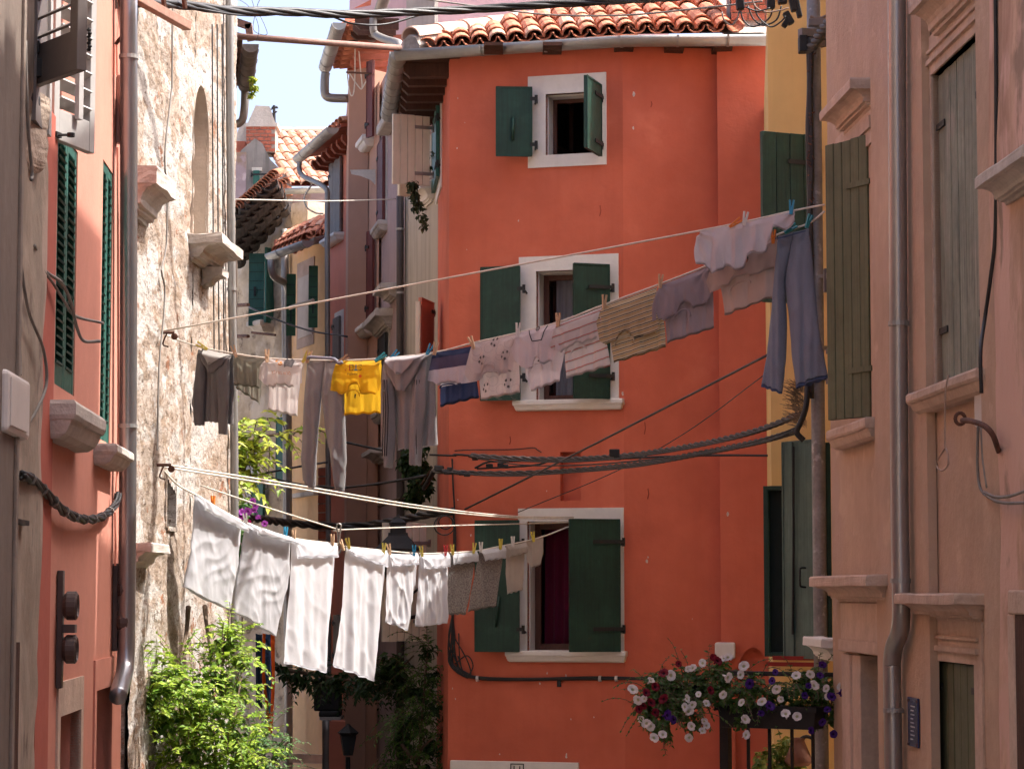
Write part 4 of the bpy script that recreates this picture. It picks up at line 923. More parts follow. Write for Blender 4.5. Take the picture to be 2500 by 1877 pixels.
bm = NB(); pts = [S1.P(-.3, STOP, .2), S2.P(S2.len + .1, STOP, .2), S2.P(S2.len + .1, STOP + 1.2, -4), S1.P(-.3, STOP + 1.4, -5)]; hexa(bm, pts + [p + Vector((0, 0, .1)) for p in pts]); mk('roof', bm, M_terra, SH)
# weathered balcony sill and its corbel, two more stumps of cornice
def stub(parent, W, x0, y0, x1, y1, out, name, m):
    h = W.rect(x0, y0, x1, y1, 0); return hood(name, parent, W, h[0], h[1], h[2], h[3], out, m)
h = S2.rect(484, 600, 512, 660, 0); hood('stone_sill', SH, S2, na - .05, nb_ + .12, h[2], h[3], .26, M_istria, ret=.3, chip=.016)
h = S2.rect(490, 660, 512, 705, 0); hood('corbel', SH, S2, nb_ - .2, nb_ + .02, h[2], h[3], .17, M_istria, ret=.1, chip=.014)
h = S1.rect(330, 430, 352, 545, 0); hood('broken_cornice', SH, S1, h[0] - .25, h[1] + .05, h[2], h[3], .20, M_istria, ret=.25, chip=.014)
h = S1.rect(330, 1328, 352, 1385, 0); hood('broken_cornice', SH, S1, h[0] - .25, h[1] + .02, h[2], h[3], .16, M_istria, ret=.25, chip=.014)
# white corner downpipe
dps = lambda px, py: S2.pt(px, py, .05)
pipe('downpipe', SH, [dps(560, -60), dps(562, 300), dps(566, 700), dps(572, 1100), dps(573, 1700)], .034, M_zinc, 12, 4, [dps(566, 706), dps(562, 190)])
for k, dx in enumerate((-18, -30, -42)):
    b = NB(); tube(b, smooth_path([S2.pt(560 + dx, 60, .02), S2.pt(562 + dx, 500, .02), S2.pt(566 + dx, 1000, .02)], 4), .006, 5); mk('wall_cable', b, M_cable, SH)
b = NB(); tube(b, smooth_path([S1.pt(x, y, .03) for x, y in ((421, 0), (420, 200), (418, 230), (402, 380), (408, 470), (406, 600), (394, 660), (402, 700), (399, 780), (388, 900), (384, 1100))], 3), .007, 5); mk('wall_cable', b, M_cableg, SH)
# iron wall hooks
for (x, y) in ((391, 812), (383, 1135)):
    b = NB(); p = S1.pt(x, y, .0); o3 = Vector((S1.n.x, S1.n.y, 0)); tube(b, [p, p + o3 * .1], .012, 6); lathe(b, p + o3 * .10 + Vector((0, 0, -.03)), [(.012, 0), (.024, .006), (.024, .016), (.012, .02)], 12, (0, 1, .3)); tube(b, smooth_path([p + o3 * .05 - Vector((0, 0, .0)), p + o3 * .02 - Vector((0, 0, .08)), p + o3 * .06 - Vector((0, 0, .1))], 4), .006, 5); mk('line_pulley', b, M_rust, SH)
# eave with rusty gutter beyond the corner
EH = house('dark_eave_house', 'dark eave and rusty sagging gutter jutting past the stone house against the sky', 'roof', loc=at(580, 1450, 23).xy.to_3d())
ea, eb = at(612, 108, 21.6), at(600, 236, 23.4); eb.z = ea.z
gutter(EH, [ea, eb], .075, Vector((1, 0, 0)), mat('rusty_dark_zinc', (.14, .12, .11), .7, .3, 6, .2, 30), [(0, .12), (0, .35), (0, .6), (0, .85)])
bm = NB(); pts = [ea + Vector((-.07, -.02, .03)), ea + Vector((-1.0, -.02, .25)), eb + Vector((-1.0, .3, .25)), eb + Vector((-.07, .2, .03))]; hexa(bm, pts + [p + Vector((0, 0, .06)) for p in pts]); mk('roof', bm, M_dkbr, EH)
rafters(EH, ea + Vector((-.6, .05, 0.05)), eb + Vector((-.6, .1, 0.05)), Vector((1, 0, -.08)), 5, .10, .12, .5, M_dkbr)
bm = NB(); hexa(bm, [Vector((x, y, z)) for z in (-.6, ea.z - .05) for x, y in ((-7, 21.1), (-2.62, 21.1), (-4.05, 36), (-7, 36))]); mk('wall', bm, M_peel, EH)  # unseen house bulk, added to keep sky light out of the alley
pipe('downpipe', EH, [eb + Vector((.0, -.05, -.02)), eb + Vector((-.01, -.03, -.25)), eb + Vector((-.05, 0, -.36)), eb + Vector((-.2, 0, -.40)), eb + Vector((-.32, 0, -.44))], .04, M_zincd, 10, 4)
b = NB(); p0 = at(558, 48, 21.2); p1 = at(612, 66, 21.2); p2 = at(612, 100, 21.2)
for (a, c) in ((p0, p1), (p1 + Vector((-.02, 0, .02)), p2)):
    t = (c - a).normalized(); s = Vector((0, 1, 0)); boxc(b, (a + c) / 2, t, s, t.cross(s), (c - a).length / 2, .03, .03)
mk('iron_bracket', b, M_rustp, EH)
# rusty pipe that braces the two sides of the alley
b = NB(); tube(b, [at(560, 88, 20.9), at(978, 118, 21.9)], .028, 10); tag(mk('brace_pipe', b, M_rustp, smooth=True), 'rusty brown pipe spanning the alley below the overhead cables', 'pipe')
# ================================================================== BACKGROUND ALLEY
def bg_window(parent, W, x0, y0, x1, y1, m_sh, leaves=2, sur=M_istria, sil=True, proud=.03, sw_=.08):
    q = W.rect(x0, y0, x1, y1); b = NB(); wbox(b, W, q[0] - sw_, q[1] + sw_, q[2] - sw_ * .5, q[3] + sw_, 0, .012); mk('window_surround', b, sur, parent)
    w = (q[1] - q[0]) / leaves
    for k in range(leaves): leaf_panel(parent, W, (q[0] + k * w + .004, q[0] + (k + 1) * w - .004, q[2], q[3]), .03, m_sh, 'right' if k else 'left', o=.016, strap_len=.12)
    if sil: sill('window_sill', parent, W, q[0] - .1, q[1] + .1, q[2] - .14, q[2] - .02, .12, sur)
# --- grey wall with cream shutters, right behind the red house
GH = house('grey_house', 'pale grey plastered house behind the red one with cream board shutters', loc=at(1020, 1450, 26).xy.to_3d())
M_grey = mat('grey_plaster', (.46, .40, .32), .92, .14, 1.0, .2, 14, streak=.55, streak_col=(.22, .2, .17), zs=.4)
GW = WP(984, 26.6, 1075, 24.3)
wall_holes('wall', GW, 0, GW.len, -.3, 8.9, [], M_grey, GH); box_body('body', GH, GW, .02, GW.len, -.3, 8.9, -3, -.5, M_grey)
W = WP(955, 23.6, 1047, 23.75); sh = leaf_panel(GH, W, W.rect(956, 282, 1047, 453), .03, M_cream, 'right', boards=5, strap_len=.16, strap_m=M_zinc)
W = WP(968, 23.9, 1000, 24.0); leaf_panel(GH, W, W.rect(970, 440, 1000, 480), .03, M_cream, 'right', straps=False)
W = WP(1014, 23.3, 1022, 23.9); leaf_panel(GH, W, W.rect(1014, 745, 1023, 872), .04, M_cream, 'right', straps=False)
W = WP(1020, 23.4, 1054, 23.9); leaf_panel(GH, W, W.rect(1021, 733, 1052, 872), .03, M_salm, 'right', strap_len=.1)
W = WP(930, 23.5, 1040, 23.7); leaf_panel(GH, W, W.rect(931, 1276, 1038, 1566), .03, M_cream, 'right', boards=6, strap_len=.14, strap_m=M_zinc)
b = NB(); h = GW.rect(1040, 455, 1058, 500); hood('window_hood', GH, GW, h[0], h[1], h[2], h[3], .15, M_white)
# --- mauve-grey house with stone window
MH = house('mauve_house', 'mauve grey house in shade with stone sills and a dark brown downpipe', loc=at(950, 1450, 28).xy.to_3d())
M_mauve = mat('mauve_plaster', (.40, .29, .27), .92, .1, 1.0, .12, 16, streak=.2)
MW = WP(917, 29.4, 985, 26.5); wall_holes('wall', MW, 0, MW.len, -.3, 10.3, [], M_mauve, MH); box_body('body', MH, MW, .02, MW.len, -.3, 10.3, -3, -.5, M_mauve)
bg_window(MH, MW, 930, 345, 944, 545, M_mar, 1, M_istria)
bg_window(MH, MW, 932, 820, 950, 1000, M_iron, 1, M_istria)
b = NB(); h = MW.rect(928, 770, 956, 815); hood('window_hood', MH, MW, h[0], h[1], h[2], h[3], .2, M_istria)
h = MW.rect(955, 700, 968, 735); hood('window_hood', MH, MW, h[0], h[1], h[2], h[3], .2, M_istria)
h = MW.rect(925, 1100, 945, 1130); hood('window_hood', MH, MW, h[0], h[1], h[2], h[3], .2, M_istria)
pipe('downpipe', MH, [at(977, 480, 26.4), at(977, 900, 26.4), at(977, 1300, 26.4), at(977, 2000, 26.4)], .042, mat('dark_pipe', (.06, .045, .04), .5, .1, 3, .05, 20), 10, 2, [at(977, 560, 26.4), at(977, 715, 26.4)])
h = MW.rect(952, 292, 972, 316); b = NB(); wbox(b, MW, h[0], h[1], h[2], h[3], 0, .16); mk('stone_corbel', b, M_istria, MH, bevel=.02)
e0, e1 = at(938, 12, 27.2), at(905, 80, 29.0); e1.z = e0.z
gutter(MH, [e1, e0 + Vector((.05, -.6, 0))], .07, Vector((-1, 0, 0)), M_zincd, [(0, .3), (0, .6)])
pipe('gutter_elbow', MH, [at(912, 40, 27.6), at(911, 70, 27.6), at(918, 86, 27.6), at(945, 98, 27.4), at(968, 104, 27.2), at(976, 112, 27.0), at(978, 150, 26.8)], .045, M_zincd, 10, 4)
rafters(MH, at(955, 40, 27.5), at(930, 90, 29.3), Vector((-1, 0, 0)), 4, .10, .13, .4, M_dkbr)
# --- peach pier house
PE = house('peach_house', 'peach house with maroon shutters, a hanging clothes hoist and a shade-darkened corner pier', loc=at(880, 1450, 30).xy.to_3d())
M_peach = mat('peach_plaster', (.52, .29, .20), .92, .08, .8, .1, 16)
M_peach_shade = mat('shaded_peach_plaster', (.36, .20, .14), .92, .08, .8, .1, 16)  # same peach plaster scaled down: shade painted on the camera-facing side
PF = WP(845, 30.0, 894, 29.8); PW = WP(893, 29.9, 921, 28.9)
wall_holes('wall', PF, 0, PF.len, -.3, PF.hit(870, 170)[1], [], M_peach_shade, PE); wall_holes('wall', PW, 0, PW.len, -.3, 10.3, [], M_peach, PE)
PL = WP(838, 33, 846, 30.0); wall_holes('side_wall', PL, 0, PL.len, -.3, PF.hit(870, 170)[1], [], M_peach, PE)
box_body('body', PE, PF, .0, PF.len, -.3, PF.hit(870, 170)[1] - .01, -3, -.05, M_peach_shade)
for (y0, y1) in ((150, 335), (565, 790)):
    W = WP(899, 29.2, 916, 29.05); leaf_panel(PE, W, W.rect(900, y0, 915, y1), .03, M_mar, 'left', strap_len=.06); h = PW.rect(896, y1 + 5, 913, y1 + 32); sill('window_sill', PE, PW, h[0], h[1], h[2], h[3], .15, M_white)
b = NB(); W = WP(852, 29.3, 922, 29.2); h = W.rect(855, 415, 920, 455); prism(b, [W.pt(x, y, 0) for x, y in ((855, 415), (920, 414), (920, 456), (905, 440), (880, 430), (858, 426))], [W.pt(x, y, -.2) for x, y in ((855, 415), (920, 414), (920, 456), (905, 440), (880, 430), (858, 426))]); mk('stone_bracket', b, M_istria, PE)
e0, e1 = at(828, 56, 28.2), at(794, 168, 30.6); e1.z = e0.z
gutter(PE, [e1, e0], .085, Vector((-1, 0, 0)), M_zinc, [(0, .15), (0, .4), (0, .65), (0, .9)])
pipe('downpipe', PE, [at(795, 178, 30.4), at(793, 195, 30.4), at(793, 225, 30.4), at(798, 236, 30.4), at(812, 240, 30.4), at(850, 241, 30.4)], .055, M_zincd, 12, 5)
bm = NB(); pts = [at(842, 60, 28.3), at(815, 175, 30.8), at(905, 220, 30.6), at(905, 130, 28.9)]
for p in pts[:2]: p.z = e0.z + .02
for p in pts[2:]: p.z = e0.z + .25
hexa(bm, pts + [p + Vector((0, 0, .05)) for p in pts]); mk('eave', bm, M_brick, PE)
t_ = (pts[1] - pts[0]).normalized()
for k in range(9):
    tile_at(PE, TILE[0], pts[0] + t_ * (.2 + k * .27) + Vector((-.02, 0, -.02)), Vector((1, 0, .1)).normalized(), Vector((0, 0, 1)), .02)
    tile_at(PE, PAN, pts[0] + t_ * (.07 + k * .27) + Vector((0.05, 0, -.0)), Vector((1, 0, .1)).normalized(), Vector((0, 0, 1)), .02)
rafters(PE, pts[0] + Vector((.7, .3, -.03)), pts[1] + Vector((.7, 0, -.03)), Vector((-1, .1, 0)), 5, .12, .1, .55, M_brick)
ho = thing('clothes_hoist', 'white cord clothes hoist hanging under the peach house eave', 'clothes line', at(850, 175, 29.3))
for pts in ([(848, 175), (850, 200), (855, 230), (862, 232), (866, 200), (867, 120)], [(850, 174), (870, 205), (884, 217), (880, 170), (876, 120)], [(884, 217), (896, 195), (912, 170)]):
    b = NB(); tube(b, smooth_path([at(x, y, 29.3) for x, y in pts], 4), .008, 5); mk('cord', b, M_rope, ho)
b = NB(); tube(b, [at(846, 177, 29.3), at(914, 181, 29.1)], .012, 6); mk('rod', b, M_rust, ho); b = NB(); tube(b, [at(850, 78, 29.2), at(905, 77, 29.0)], .03, 6); mk('bar', b, M_rust, ho)
# --- salmon house with maroon-brown shutters
FH = house('coral_house', 'coral red house far down the alley with dark shutters under a tiled eave', loc=at(825, 1450, 33).xy.to_3d())
M_coral = mat('coral_plaster', (.66, .23, .15), .92, .08, .8, .1, 16)
FW = WP(800, 33.4, 848, 32.2); wall_holes('wall', FW, 0, FW.len, -.3, FW.hit(825, 330)[1], [], M_coral, FH); box_body('body', FH, FW, .0, FW.len, -.3, FW.hit(825, 330)[1] - .01, -3, -.05, M_coral)
W = FW
for (x0, y0, x1, y1) in ((811, 392, 838, 578), (820, 775, 836, 890), (822, 1500, 840, 1620)): leaf_panel(FH, FW, FW.rect(x0, y0, x1, y1), .03, M_greyb, 'left', boards=3, o=.02, strap_len=.1)
b = NB(); wrect(b, FW, 816, 760, 837, 900, .0, .015); mk('window_surround', b, M_white, FH)
h = FW.rect(806, 578, 840, 596); sill('window_sill', FH, FW, h[0], h[1], h[2], h[3], .15, M_white)
e0, e1 = at(812, 312, 31.4), at(728, 392, 33.6); e1.z = e0.z
gutter(FH, [e1, e0], .085, Vector((-.7, -.7, 0)), M_zinc, [(0, .2), (0, .5), (0, .8)])
bm = NB(); pts = [e0 + Vector((.1, .08, .02)), e1 + Vector((.1, .1, .02)), e1 + Vector((1.6, .9, .40)), e0 + Vector((1.6, .9, .40))]; hexa(bm, pts + [p + Vector((0, 0, .05)) for p in pts]); rf = mk('roof', bm, M_brick, FH)
tiled(rf, [pts[0] + Vector((0, 0, .05)), pts[1] + Vector((0, 0, .05))], (pts[3] - pts[0]).normalized(), 3, .2, .33)
rafters(FH, e0 + Vector((.75, .5, -.06)), e1 + Vector((.75, .5, -.06)), Vector((-.8, -.6, 0)), 7, .10, .12, .75, mat('red_rafter', (.22, .06, .035), .8, .2, 4, .2, 14))
pipe('downpipe', FH, [at(731, 396, 33.2), at(731, 415, 33.2), at(740, 430, 33.1), at(770, 445, 32.6), at(790, 456, 32.3), at(799, 470, 32.2), at(799, 520, 32.2), at(800, 900, 32.2), at(802, 1400, 32.2), at(803, 2000, 32.2)], .036, M_zincd, 10, 4)
# --- yellow far house
YB = house('far_yellow_house', 'small far yellow house with half open green shutters beneath a little tiled eave', loc=at(740, 1450, 36).xy.to_3d())
M_yel2 = mat('peach_yellow_plaster', (.70, .45, .24), .92, .12, .8, .12, 16, patch=[((.62, .42, .30), 1.2, .55, .65)])
BW = WP(700, 37.4, 805, 35.2); bt = BW.hit(750, 590)[1]
wall_holes('wall', BW, 0, BW.len, -.6, bt, [], M_yel2, YB); box_body('body', YB, BW, 0, BW.len, -.6, bt - .01, -3, -.05, M_yel2)
q = BW.rect(727, 655, 768, 830); b = NB(); wbox(b, BW, q[0], q[1], q[2] - .1, q[3] + .12, 0, .015); mk('window_surround', b, mat('raw_render', (.42, .31, .26), .95, .2, 3, .3, 16), YB)
b = NB(); wbox(b, BW, q[0] + .12, q[1] - .02, q[2] + .05, q[3] - .12, .015, .03); mk('curtain_pane', b, mat('grey_blind', (.42, .36, .33), .8, .1, 3, .05, 16), YB)
for (x0, d0, x1, d1, y0, y1) in ((700, 35.9, 722, 35.9, 670, 820), (754, 35.3, 776, 35.3, 650, 800)):
    W = WP(x0, d0, x1, d1); sh = leaf_panel(YB, W, W.rect(x0, y0, x1, y1), .03, mat('bright_green_paint', (.035, .13, .06), .55, .2, 3, .1, 14), 'right', boards=0, straps=False)
    b = NB()
    for k in range(1, 6): yy = y0 + (y1 - y0) * k / 6; wrect(b, W, x0 + 1, yy - 1, x1 - 1, yy + 1, .03, .036)
    mk('batten', b, M_gdark, sh)
    b = NB(); wrect(b, W, x0 + 8, y1 - 70, x0 + 12, y1 - 35, .036, .06); mk('latch', b, M_gdark, sh)
b = NB(); tube(b, [at(706, 752, 35.6), at(765, 733, 35.2)], .03, 4); tag(mk('stick', b, M_cream, YB), None)
e0, e1 = at(752, 588, 34.2), at(660, 628, 35.6); e1.z = e0.z
gutter(YB, [e1, e0], .09, Vector((-.3, -1, 0)), M_zinc, [(0, .3), (0, .65), (0, .95)])
gutter(YB, [e0 + Vector((.02, 0.05, .02)), at(800, 576, 34.6)], .08, Vector((0, -1, 0)), M_zincd)
bm = NB(); r0, r1 = e1 + Vector((.05, .1, .03)), at(800, 570, 34.8); up_ = Vector((.1, 1, .42)).normalized(); pts = [r0, e0 + Vector((0, .1, .03)), r1, r1 + up_ * 1.5, r0 + up_ * 1.5]
f_ = [bm.verts.new(p) for p in pts]; bm.faces.new(f_); rf = mk('roof', bm, M_brick, YB)
tiled(rf, [r0 + Vector((.05, 0, .03)), e0 + Vector((0, .1, .05)), r1], up_, 3, .19, .33)
rafters(YB, BW.P(.2, bt + .02, .0), BW.P(BW.len, bt + .02, 0), Vector((-.4, -1, 0)), 6, .10, .12, .7, mat('red_rafter', (0, 0, 0)))
pipe('downpipe', YB, [at(662, 635, 35.3), at(663, 660, 35.3), at(672, 678, 35.4), at(690, 688, 35.8), at(701, 700, 36.2), at(703, 760, 36.3), at(704, 1100, 36.3), at(706, 1900, 36.3)], .055, M_zincd, 10, 4)
bg_window(YB, BW, 655 + 60, 1490, 760, 1560, M_cream, 2) if False else None
b = NB(); wrect(b, BW, 703, 1202, 765, 1212, 0, .1); mk('stone_ledge', b, M_istria, YB)
# terracotta brick pier at its right, below the pants
b = NB(); TW = WP(776, 33.9, 815, 33.6); wrect(b, TW, 777, 1140, 814, 1430, -.4, 0); tp = mk('brick_pier', b, M_mortar, YB)
for k in range(13):
    b = NB(); wrect(b, TW, 776.5, 1142 + k * 22, 814, 1161 + k * 22, -.1, random.uniform(.008, .02)); mk('brick', b, M_brick, tp)
# --- old rubble house with green shutters
RB = house('rubble_house', 'far rubble stone house with teal board shutters under black scalloped eaves', loc=at(620, 1450, 38).xy.to_3d())
M_rub = mat('rubble_wall', (.50, .40, .29), .95, .25, 1.8, .9, 6, patch=[((.15, .11, .08), 5, .56, .66), ((.55, .47, .38), 1.2, .5, .6)])
RW = WP(540, 39.0, 705, 37.6); rt = RW.hit(640, 560)[1]
relief_wall('wall', RW, 0, RW.len, -.6, RW.hit(640, 500)[1], 40, 90, .05, M_rub, RB, fs=2.5, fz=3, seed=7); box_body('body', RB, RW, 0, RW.len, -.6, RW.hit(640, 500)[1], -3, -.3, M_rub)
for (x0, d0, x1, d1, y0, y1, bd) in ((608, 37.9, 645, 37.9, 620, 796, 0), (645, 37.8, 673, 38.1, 606, 790, 4)):
    W = WP(x0, d0, x1, d1); sh = leaf_panel(RB, W, W.rect(x0, y0, x1, y1), .035, M_gteal, 'right', boards=bd, straps=False)
    if not bd:
        b = NB()
        for k in range(1, 8): yy = y0 + (y1 - y0) * k / 8; wrect(b, W, x0 + 1, yy - .8, x1 - 1, yy + .8, .035, .042)
        mk('batten', b, M_gdark, sh)
        b = NB(); wrect(b, W, 619, 700, 624, 722, .04, .07); mk('latch', b, M_iron, sh)
h = RW.rect(642, 785, 672, 815); sill('window_sill', RB, RW, h[0], h[1], h[2], h[3], .3, M_istria)
pipe('downpipe', RB, [at(694, 560, 37.3), at(697, 800, 37.3), at(700, 1200, 37.3), at(704, 1900, 37.3)], .06, M_zincd, 10, 2)
b = NB(); tube(b, [at(615, 812, 37.6), at(672, 818, 37.0)], .02, 5); tube(b, [at(578, 746, 37.5), at(606, 744, 37.0)], .03, 5); tube(b, [at(580, 821, 37.5), at(606, 821, 37.0)], .03, 5); mk('iron_rods', b, M_rust, RB)
# lower windows
bg_window(RB, RW, 598, 1110, 625, 1240, M_greyp, 2, M_white)
leaf_panel(RB, RW, RW.rect(692, 1020, 720, 1190), .04, M_gteal, 'left', o=.1, straps=False)
leaf_panel(RB, RW, RW.rect(628, 1180, 655, 1260), .04, M_gteal, 'left', o=.06, boards=0, straps=False)
# black scalloped eave: undersides of the tile rows, stepping back to the wall
q00, q10, q01, q11 = at(570, 530, 36.6), at(668, 444, 36.0), at(572, 655, 38.4), at(694, 508, 37.4)
def qp(a, c): return q00.lerp(q10, a).lerp(q01.lerp(q11, a), c)
bm = NB(); n_ = Vector((0, .1, .12)); hexa(bm, [q00 + n_, q10 + n_, q11 + n_, q01 + n_] + [p + n_ + Vector((0, 0, .05)) for p in (q00, q10, q11, q01)]); ev = mk('eave', bm, M_dkbr, RB)
M_blacktile = mat('black_tile', (.035, .028, .025), .85, .4, 6, .3, 30); EAVE_TILE = tile_mesh('tile', .13, .12, .34, .02, 6, M_blacktile, flip=True)  # near-black tiles for the underside of the eave
for r in range(6):
    for k in range(7):
        a = (k + (.5 if r % 2 else 0)) / 7 + .03; p = qp(a, (r + .15) / 6); d = (qp(a, 1) - qp(a, 0)).normalized(); e = (q10 - q00).normalized(); nr = e.cross(d); nr = nr if nr.z > 0 else -nr
        tile_at(ev, EAVE_TILE, p + Vector((0, 0, .05 - .03 * (r % 2))), d, nr, .05)
for k in range(17):
    a = k / 16; p = qp(a, -.02); d = (qp(a, 1) - qp(a, 0)).normalized(); tile_at(ev, TILE[k % 2], p + Vector((0, 0, .10)), Vector((.25, 1, .3)).normalized(), Vector((0, -.3, 1)), .05)
LG = house('lilac_house', 'far lilac plastered gable with a short gutter below the mossy tiled roof', loc=at(720, 1450, 40).xy.to_3d())
M_lil = mat('lilac_plaster', (.30, .235, .25), .95, .15, 1.2, .25, 10, patch=[((.24, .17, .13), 1.5, .54, .60), ((.42, .34, .35), 2.3, .6, .66)])
GWl = WP(640, 39.6, 800, 39.4); wall_holes('wall', GWl, 0, GWl.len, -.6, GWl.hit(720, 470)[1], [], M_lil, LG); box_body('body', LG, GWl, 0, GWl.len, -.6, GWl.hit(720, 472)[1], -2, -.05, M_lil)
e0, e1 = at(696, 462, 39.2), at(800, 458, 39.2); gutter(LG, [e0, e1], .09, Vector((0, -1, 0)), M_zinc, [(0, .4)])
bm = NB(); wrect(bm, GWl, 640, 452, 700, 470, .0, .35); mk('tile_verge', bm, M_terra, LG)
for k in range(7): tile_at(LG, TILE[k % 2], at(642 + k * 9, 462 - k * 3, 39.1), Vector((.1, 1, .1)).normalized(), Vector((0, 0, 1)), .05)
# --- gable house with chimney and mossy roof
GA = house('gable_house', 'far grey streaked gable house with a mossy terracotta roof and big chimney', loc=at(640, 1450, 44).xy.to_3d())
M_gab = mat('streaked_grey_render', (.24, .22, .205), .95, .2, 1.2, .25, 8, streak=.8, streak_col=(.07, .065, .06), patch=[((.36, .33, .32), 1.6, .57, .63)])
AW = WP(565, 43.8, 720, 43.8); b = NB(); outl = [(560, 420), (588, 368), (622, 338), (640, 350), (660, 390), (690, 420), (712, 455), (712, 620), (560, 620)]
prism(b, [AW.pt(x, y, 0) for x, y in outl], [AW.pt(x, y, -2.5) for x, y in outl]); mk('gable_wall', b, M_gab, GA)
b = NB(); wrect(b, AW, 570, 372, 600, 620, .0, .03); mk('lilac_panel', b, M_lil, GA)
q = AW.rect(619, 418, 634, 475); leaf_panel(GA, AW, q, .04, M_gteal, 'left', o=.02); b = NB(); wbox(b, AW, q[0] - .03, q[1] + .04, q[3], q[3] + .06, 0, .04); mk('lintel', b, M_istria, GA)
# tiled slope facing the camera and right
r0, r1 = at(712, 455, 43.6), at(812, 455, 43.2); t0 = at(630, 330, 47.5); t1 = t0 + Vector((1.5, 0, 0)); r1 = r0 + Vector((1.5, 0, 0))
bm = NB(); f_ = [bm.verts.new(p) for p in (r0, r1, t1, t0)]; bm.faces.new(f_); rf = mk('roof', bm, M_brick, GA)
ncol, nrow = 8, 13
TB = [tile_mesh('tile', .105, .085, .50, .02, 5, mat('mossy_terracotta', (.50, .22, .13), .95, .3, 2.2, .3, 20, tint=(.62, .33, .22), patch=[((.17, .17, .06), 1.6, .6, .72)])), tile_mesh('tile', .105, .085, .50, .02, 5, M_terral)]
for c in range(ncol):
    a = r0.lerp(r1, (c + .4) / ncol); e = t0.lerp(t1, (c + .4) / ncol); up_ = (e - a).normalized(); nr = (r1 - r0).cross(e - a).normalized(); nr = nr if nr.z > 0 else -nr
    for r in range(nrow): tile_at(rf, TB[0 if random.random() < .7 else 1], a.lerp(e, r / nrow) + nr * (.03 + .012 * (r % 2)), up_, nr, .05)
for k in range(6): tile_at(rf, HT, t0.lerp(t1, k / 6) + Vector((0, 0, .05)), (t1 - t0).normalized(), Vector((0, 0, 1)), .05, 'ridge_tile')
chd = 45.5; CW = WP(600, chd, 678, chd)
b = NB(); wrect(b, CW, 602, 308, 672, 372, -.55, 0); ch = mk('chimney', b, M_mortar, GA)
for r in range(7):
    for k in range(4):
        b = NB(); x = 601 + k * 18 - (9 if r % 2 else 0); wrect(b, CW, max(x, 601), 309 + r * 9, min(x + 16.5, 673), 316 + r * 9, -.1, .015); mk('brick', b, M_brick, ch)
b = NB(); wrect(b, CW, 599, 300, 678, 309, -.62, .05); mk('chimney_slab', b, M_istria, ch)
b = NB(); o_ = [(605, 300), (624, 258), (658, 260), (672, 300)]
prism(b, [CW.pt(x, y, 0) for x, y in o_], [CW.pt(x, y, -.5) for x, y in o_]); mk('chimney_cowl', b, M_istria, ch)
b = NB(); wrect(b, CW, 572, 345, 600, 372, -.5, -.1); mk('low_chimney', b, M_brick, GA); b = NB(); o_ = [(571, 345), (586, 305), (600, 295), (604, 345)]; prism(b, [CW.pt(x, y, -.1) for x, y in o_], [CW.pt(x, y, -.5) for x, y in o_]); mk('low_cowl', b, M_istria, GA)
AN = thing('tv_antenna', 'small dark antenna mast behind the far chimney', 'antenna', at(670, 300, 46.5))
b = NB(); tube(b, [at(670, 310, 46.5), at(669, 258, 46.5)], .03, 6); mk('mast', b, M_iron, AN)
for (x0, y0, x1, y1) in ((656, 270, 677, 261), (660, 281, 676, 273), (664, 263, 678, 264)): b = NB(); tube(b, [at(x0, y0, 46.5), at(x1, y1, 46.4)], .016, 5); mk('element', b, M_iron, AN)
# --- tall pale pink house behind the red roof
TP = house('tall_pink_house', 'tall pale pink house rising behind the red house roof', loc=at(1150, 1450, 31.5).xy.to_3d())
M_ppink = mat('pale_pink_plaster', (.56, .38, .40), .92, .08, .7, .1, 14, streak=.15)
TW2 = WP(845, 32.5, 1062, 31.2); TW3 = WP(1062, 31.2, 1640, 31.6)
M_grs = mat('grey_streaked_wall', (.36, .33, .30), .95, .15, 1, .2, 10, streak=.5)
wall_holes('wall', TW2, 0, TW2.len, 8.5, 14, [], M_ppink, TP); wall_holes('wall', TW3, 0, TW3.len, 5, 14, [], M_ppink, TP)
b = NB(); wrect(b, TW2, 992, -100, 1061, 160, 0, .06); mk('grey_pilaster', b, M_grs, TP)
box_body('body', TP, TW3, .05, TW3.len, 5, 13.9, -5, -.1, M_ppink)
b = NB(); o_ = [(862, 22), (905, 0), (908, -10), (905, 14)]; prism(b, [at(x, y, 30.5) for x, y in o_], [at(x, y, 30.2) for x, y in o_]); mk('roof_edge', b, M_brick, TP)
# wall and ground-floor dressing deep in the alley
DK = house('alley_end_house', 'dark shaded ground floor with a shop canopy at the end of the alley', 'house', at(760, 1600, 31).xy.to_3d())
DW = WP(640, 35.2, 806, 34.6)
b = NB(); wrect(b, DW, 706, 1840, 790, 1862, 0, .05); mk('stone_band', b, M_istria, DK)
DQ = WP(850, 30.9, 905, 29.7)
W = WP(765, 31.2, 830, 31.2); q = W.rect(766, 1655, 830, 1735); b = NB(); wbox(b, W, q[0], q[1], q[2], q[3], -.4, 0); wrect(b, W, 778, 1735, 830, 1750, -.4, .05); mk('dark_canopy_box', b, M_iron, DK, bevel=.02)
b = NB(); wrect(b, W, 780, 1750, 832, 1757, -.4, .12); mk('moulded_shelf', b, M_istria, DK)
pipe('downpipe', DK, [at(798, 1757, 31.0), at(798, 1830, 31.0), at(799, 2000, 31.0)], .06, M_zincd, 10, 2)
W = WP(800, 30.6, 890, 30.2); b = NB(); wrect(b, W, 803, 1760, 852, 1990, -.2, 0); mk('red_wall', b, M_coral, DK)
b = NB(); wrect(b, W, 843, 1780, 892, 1800, -.1, .12); mk('stone_bracket', b, M_istria, DK, bevel=.02)
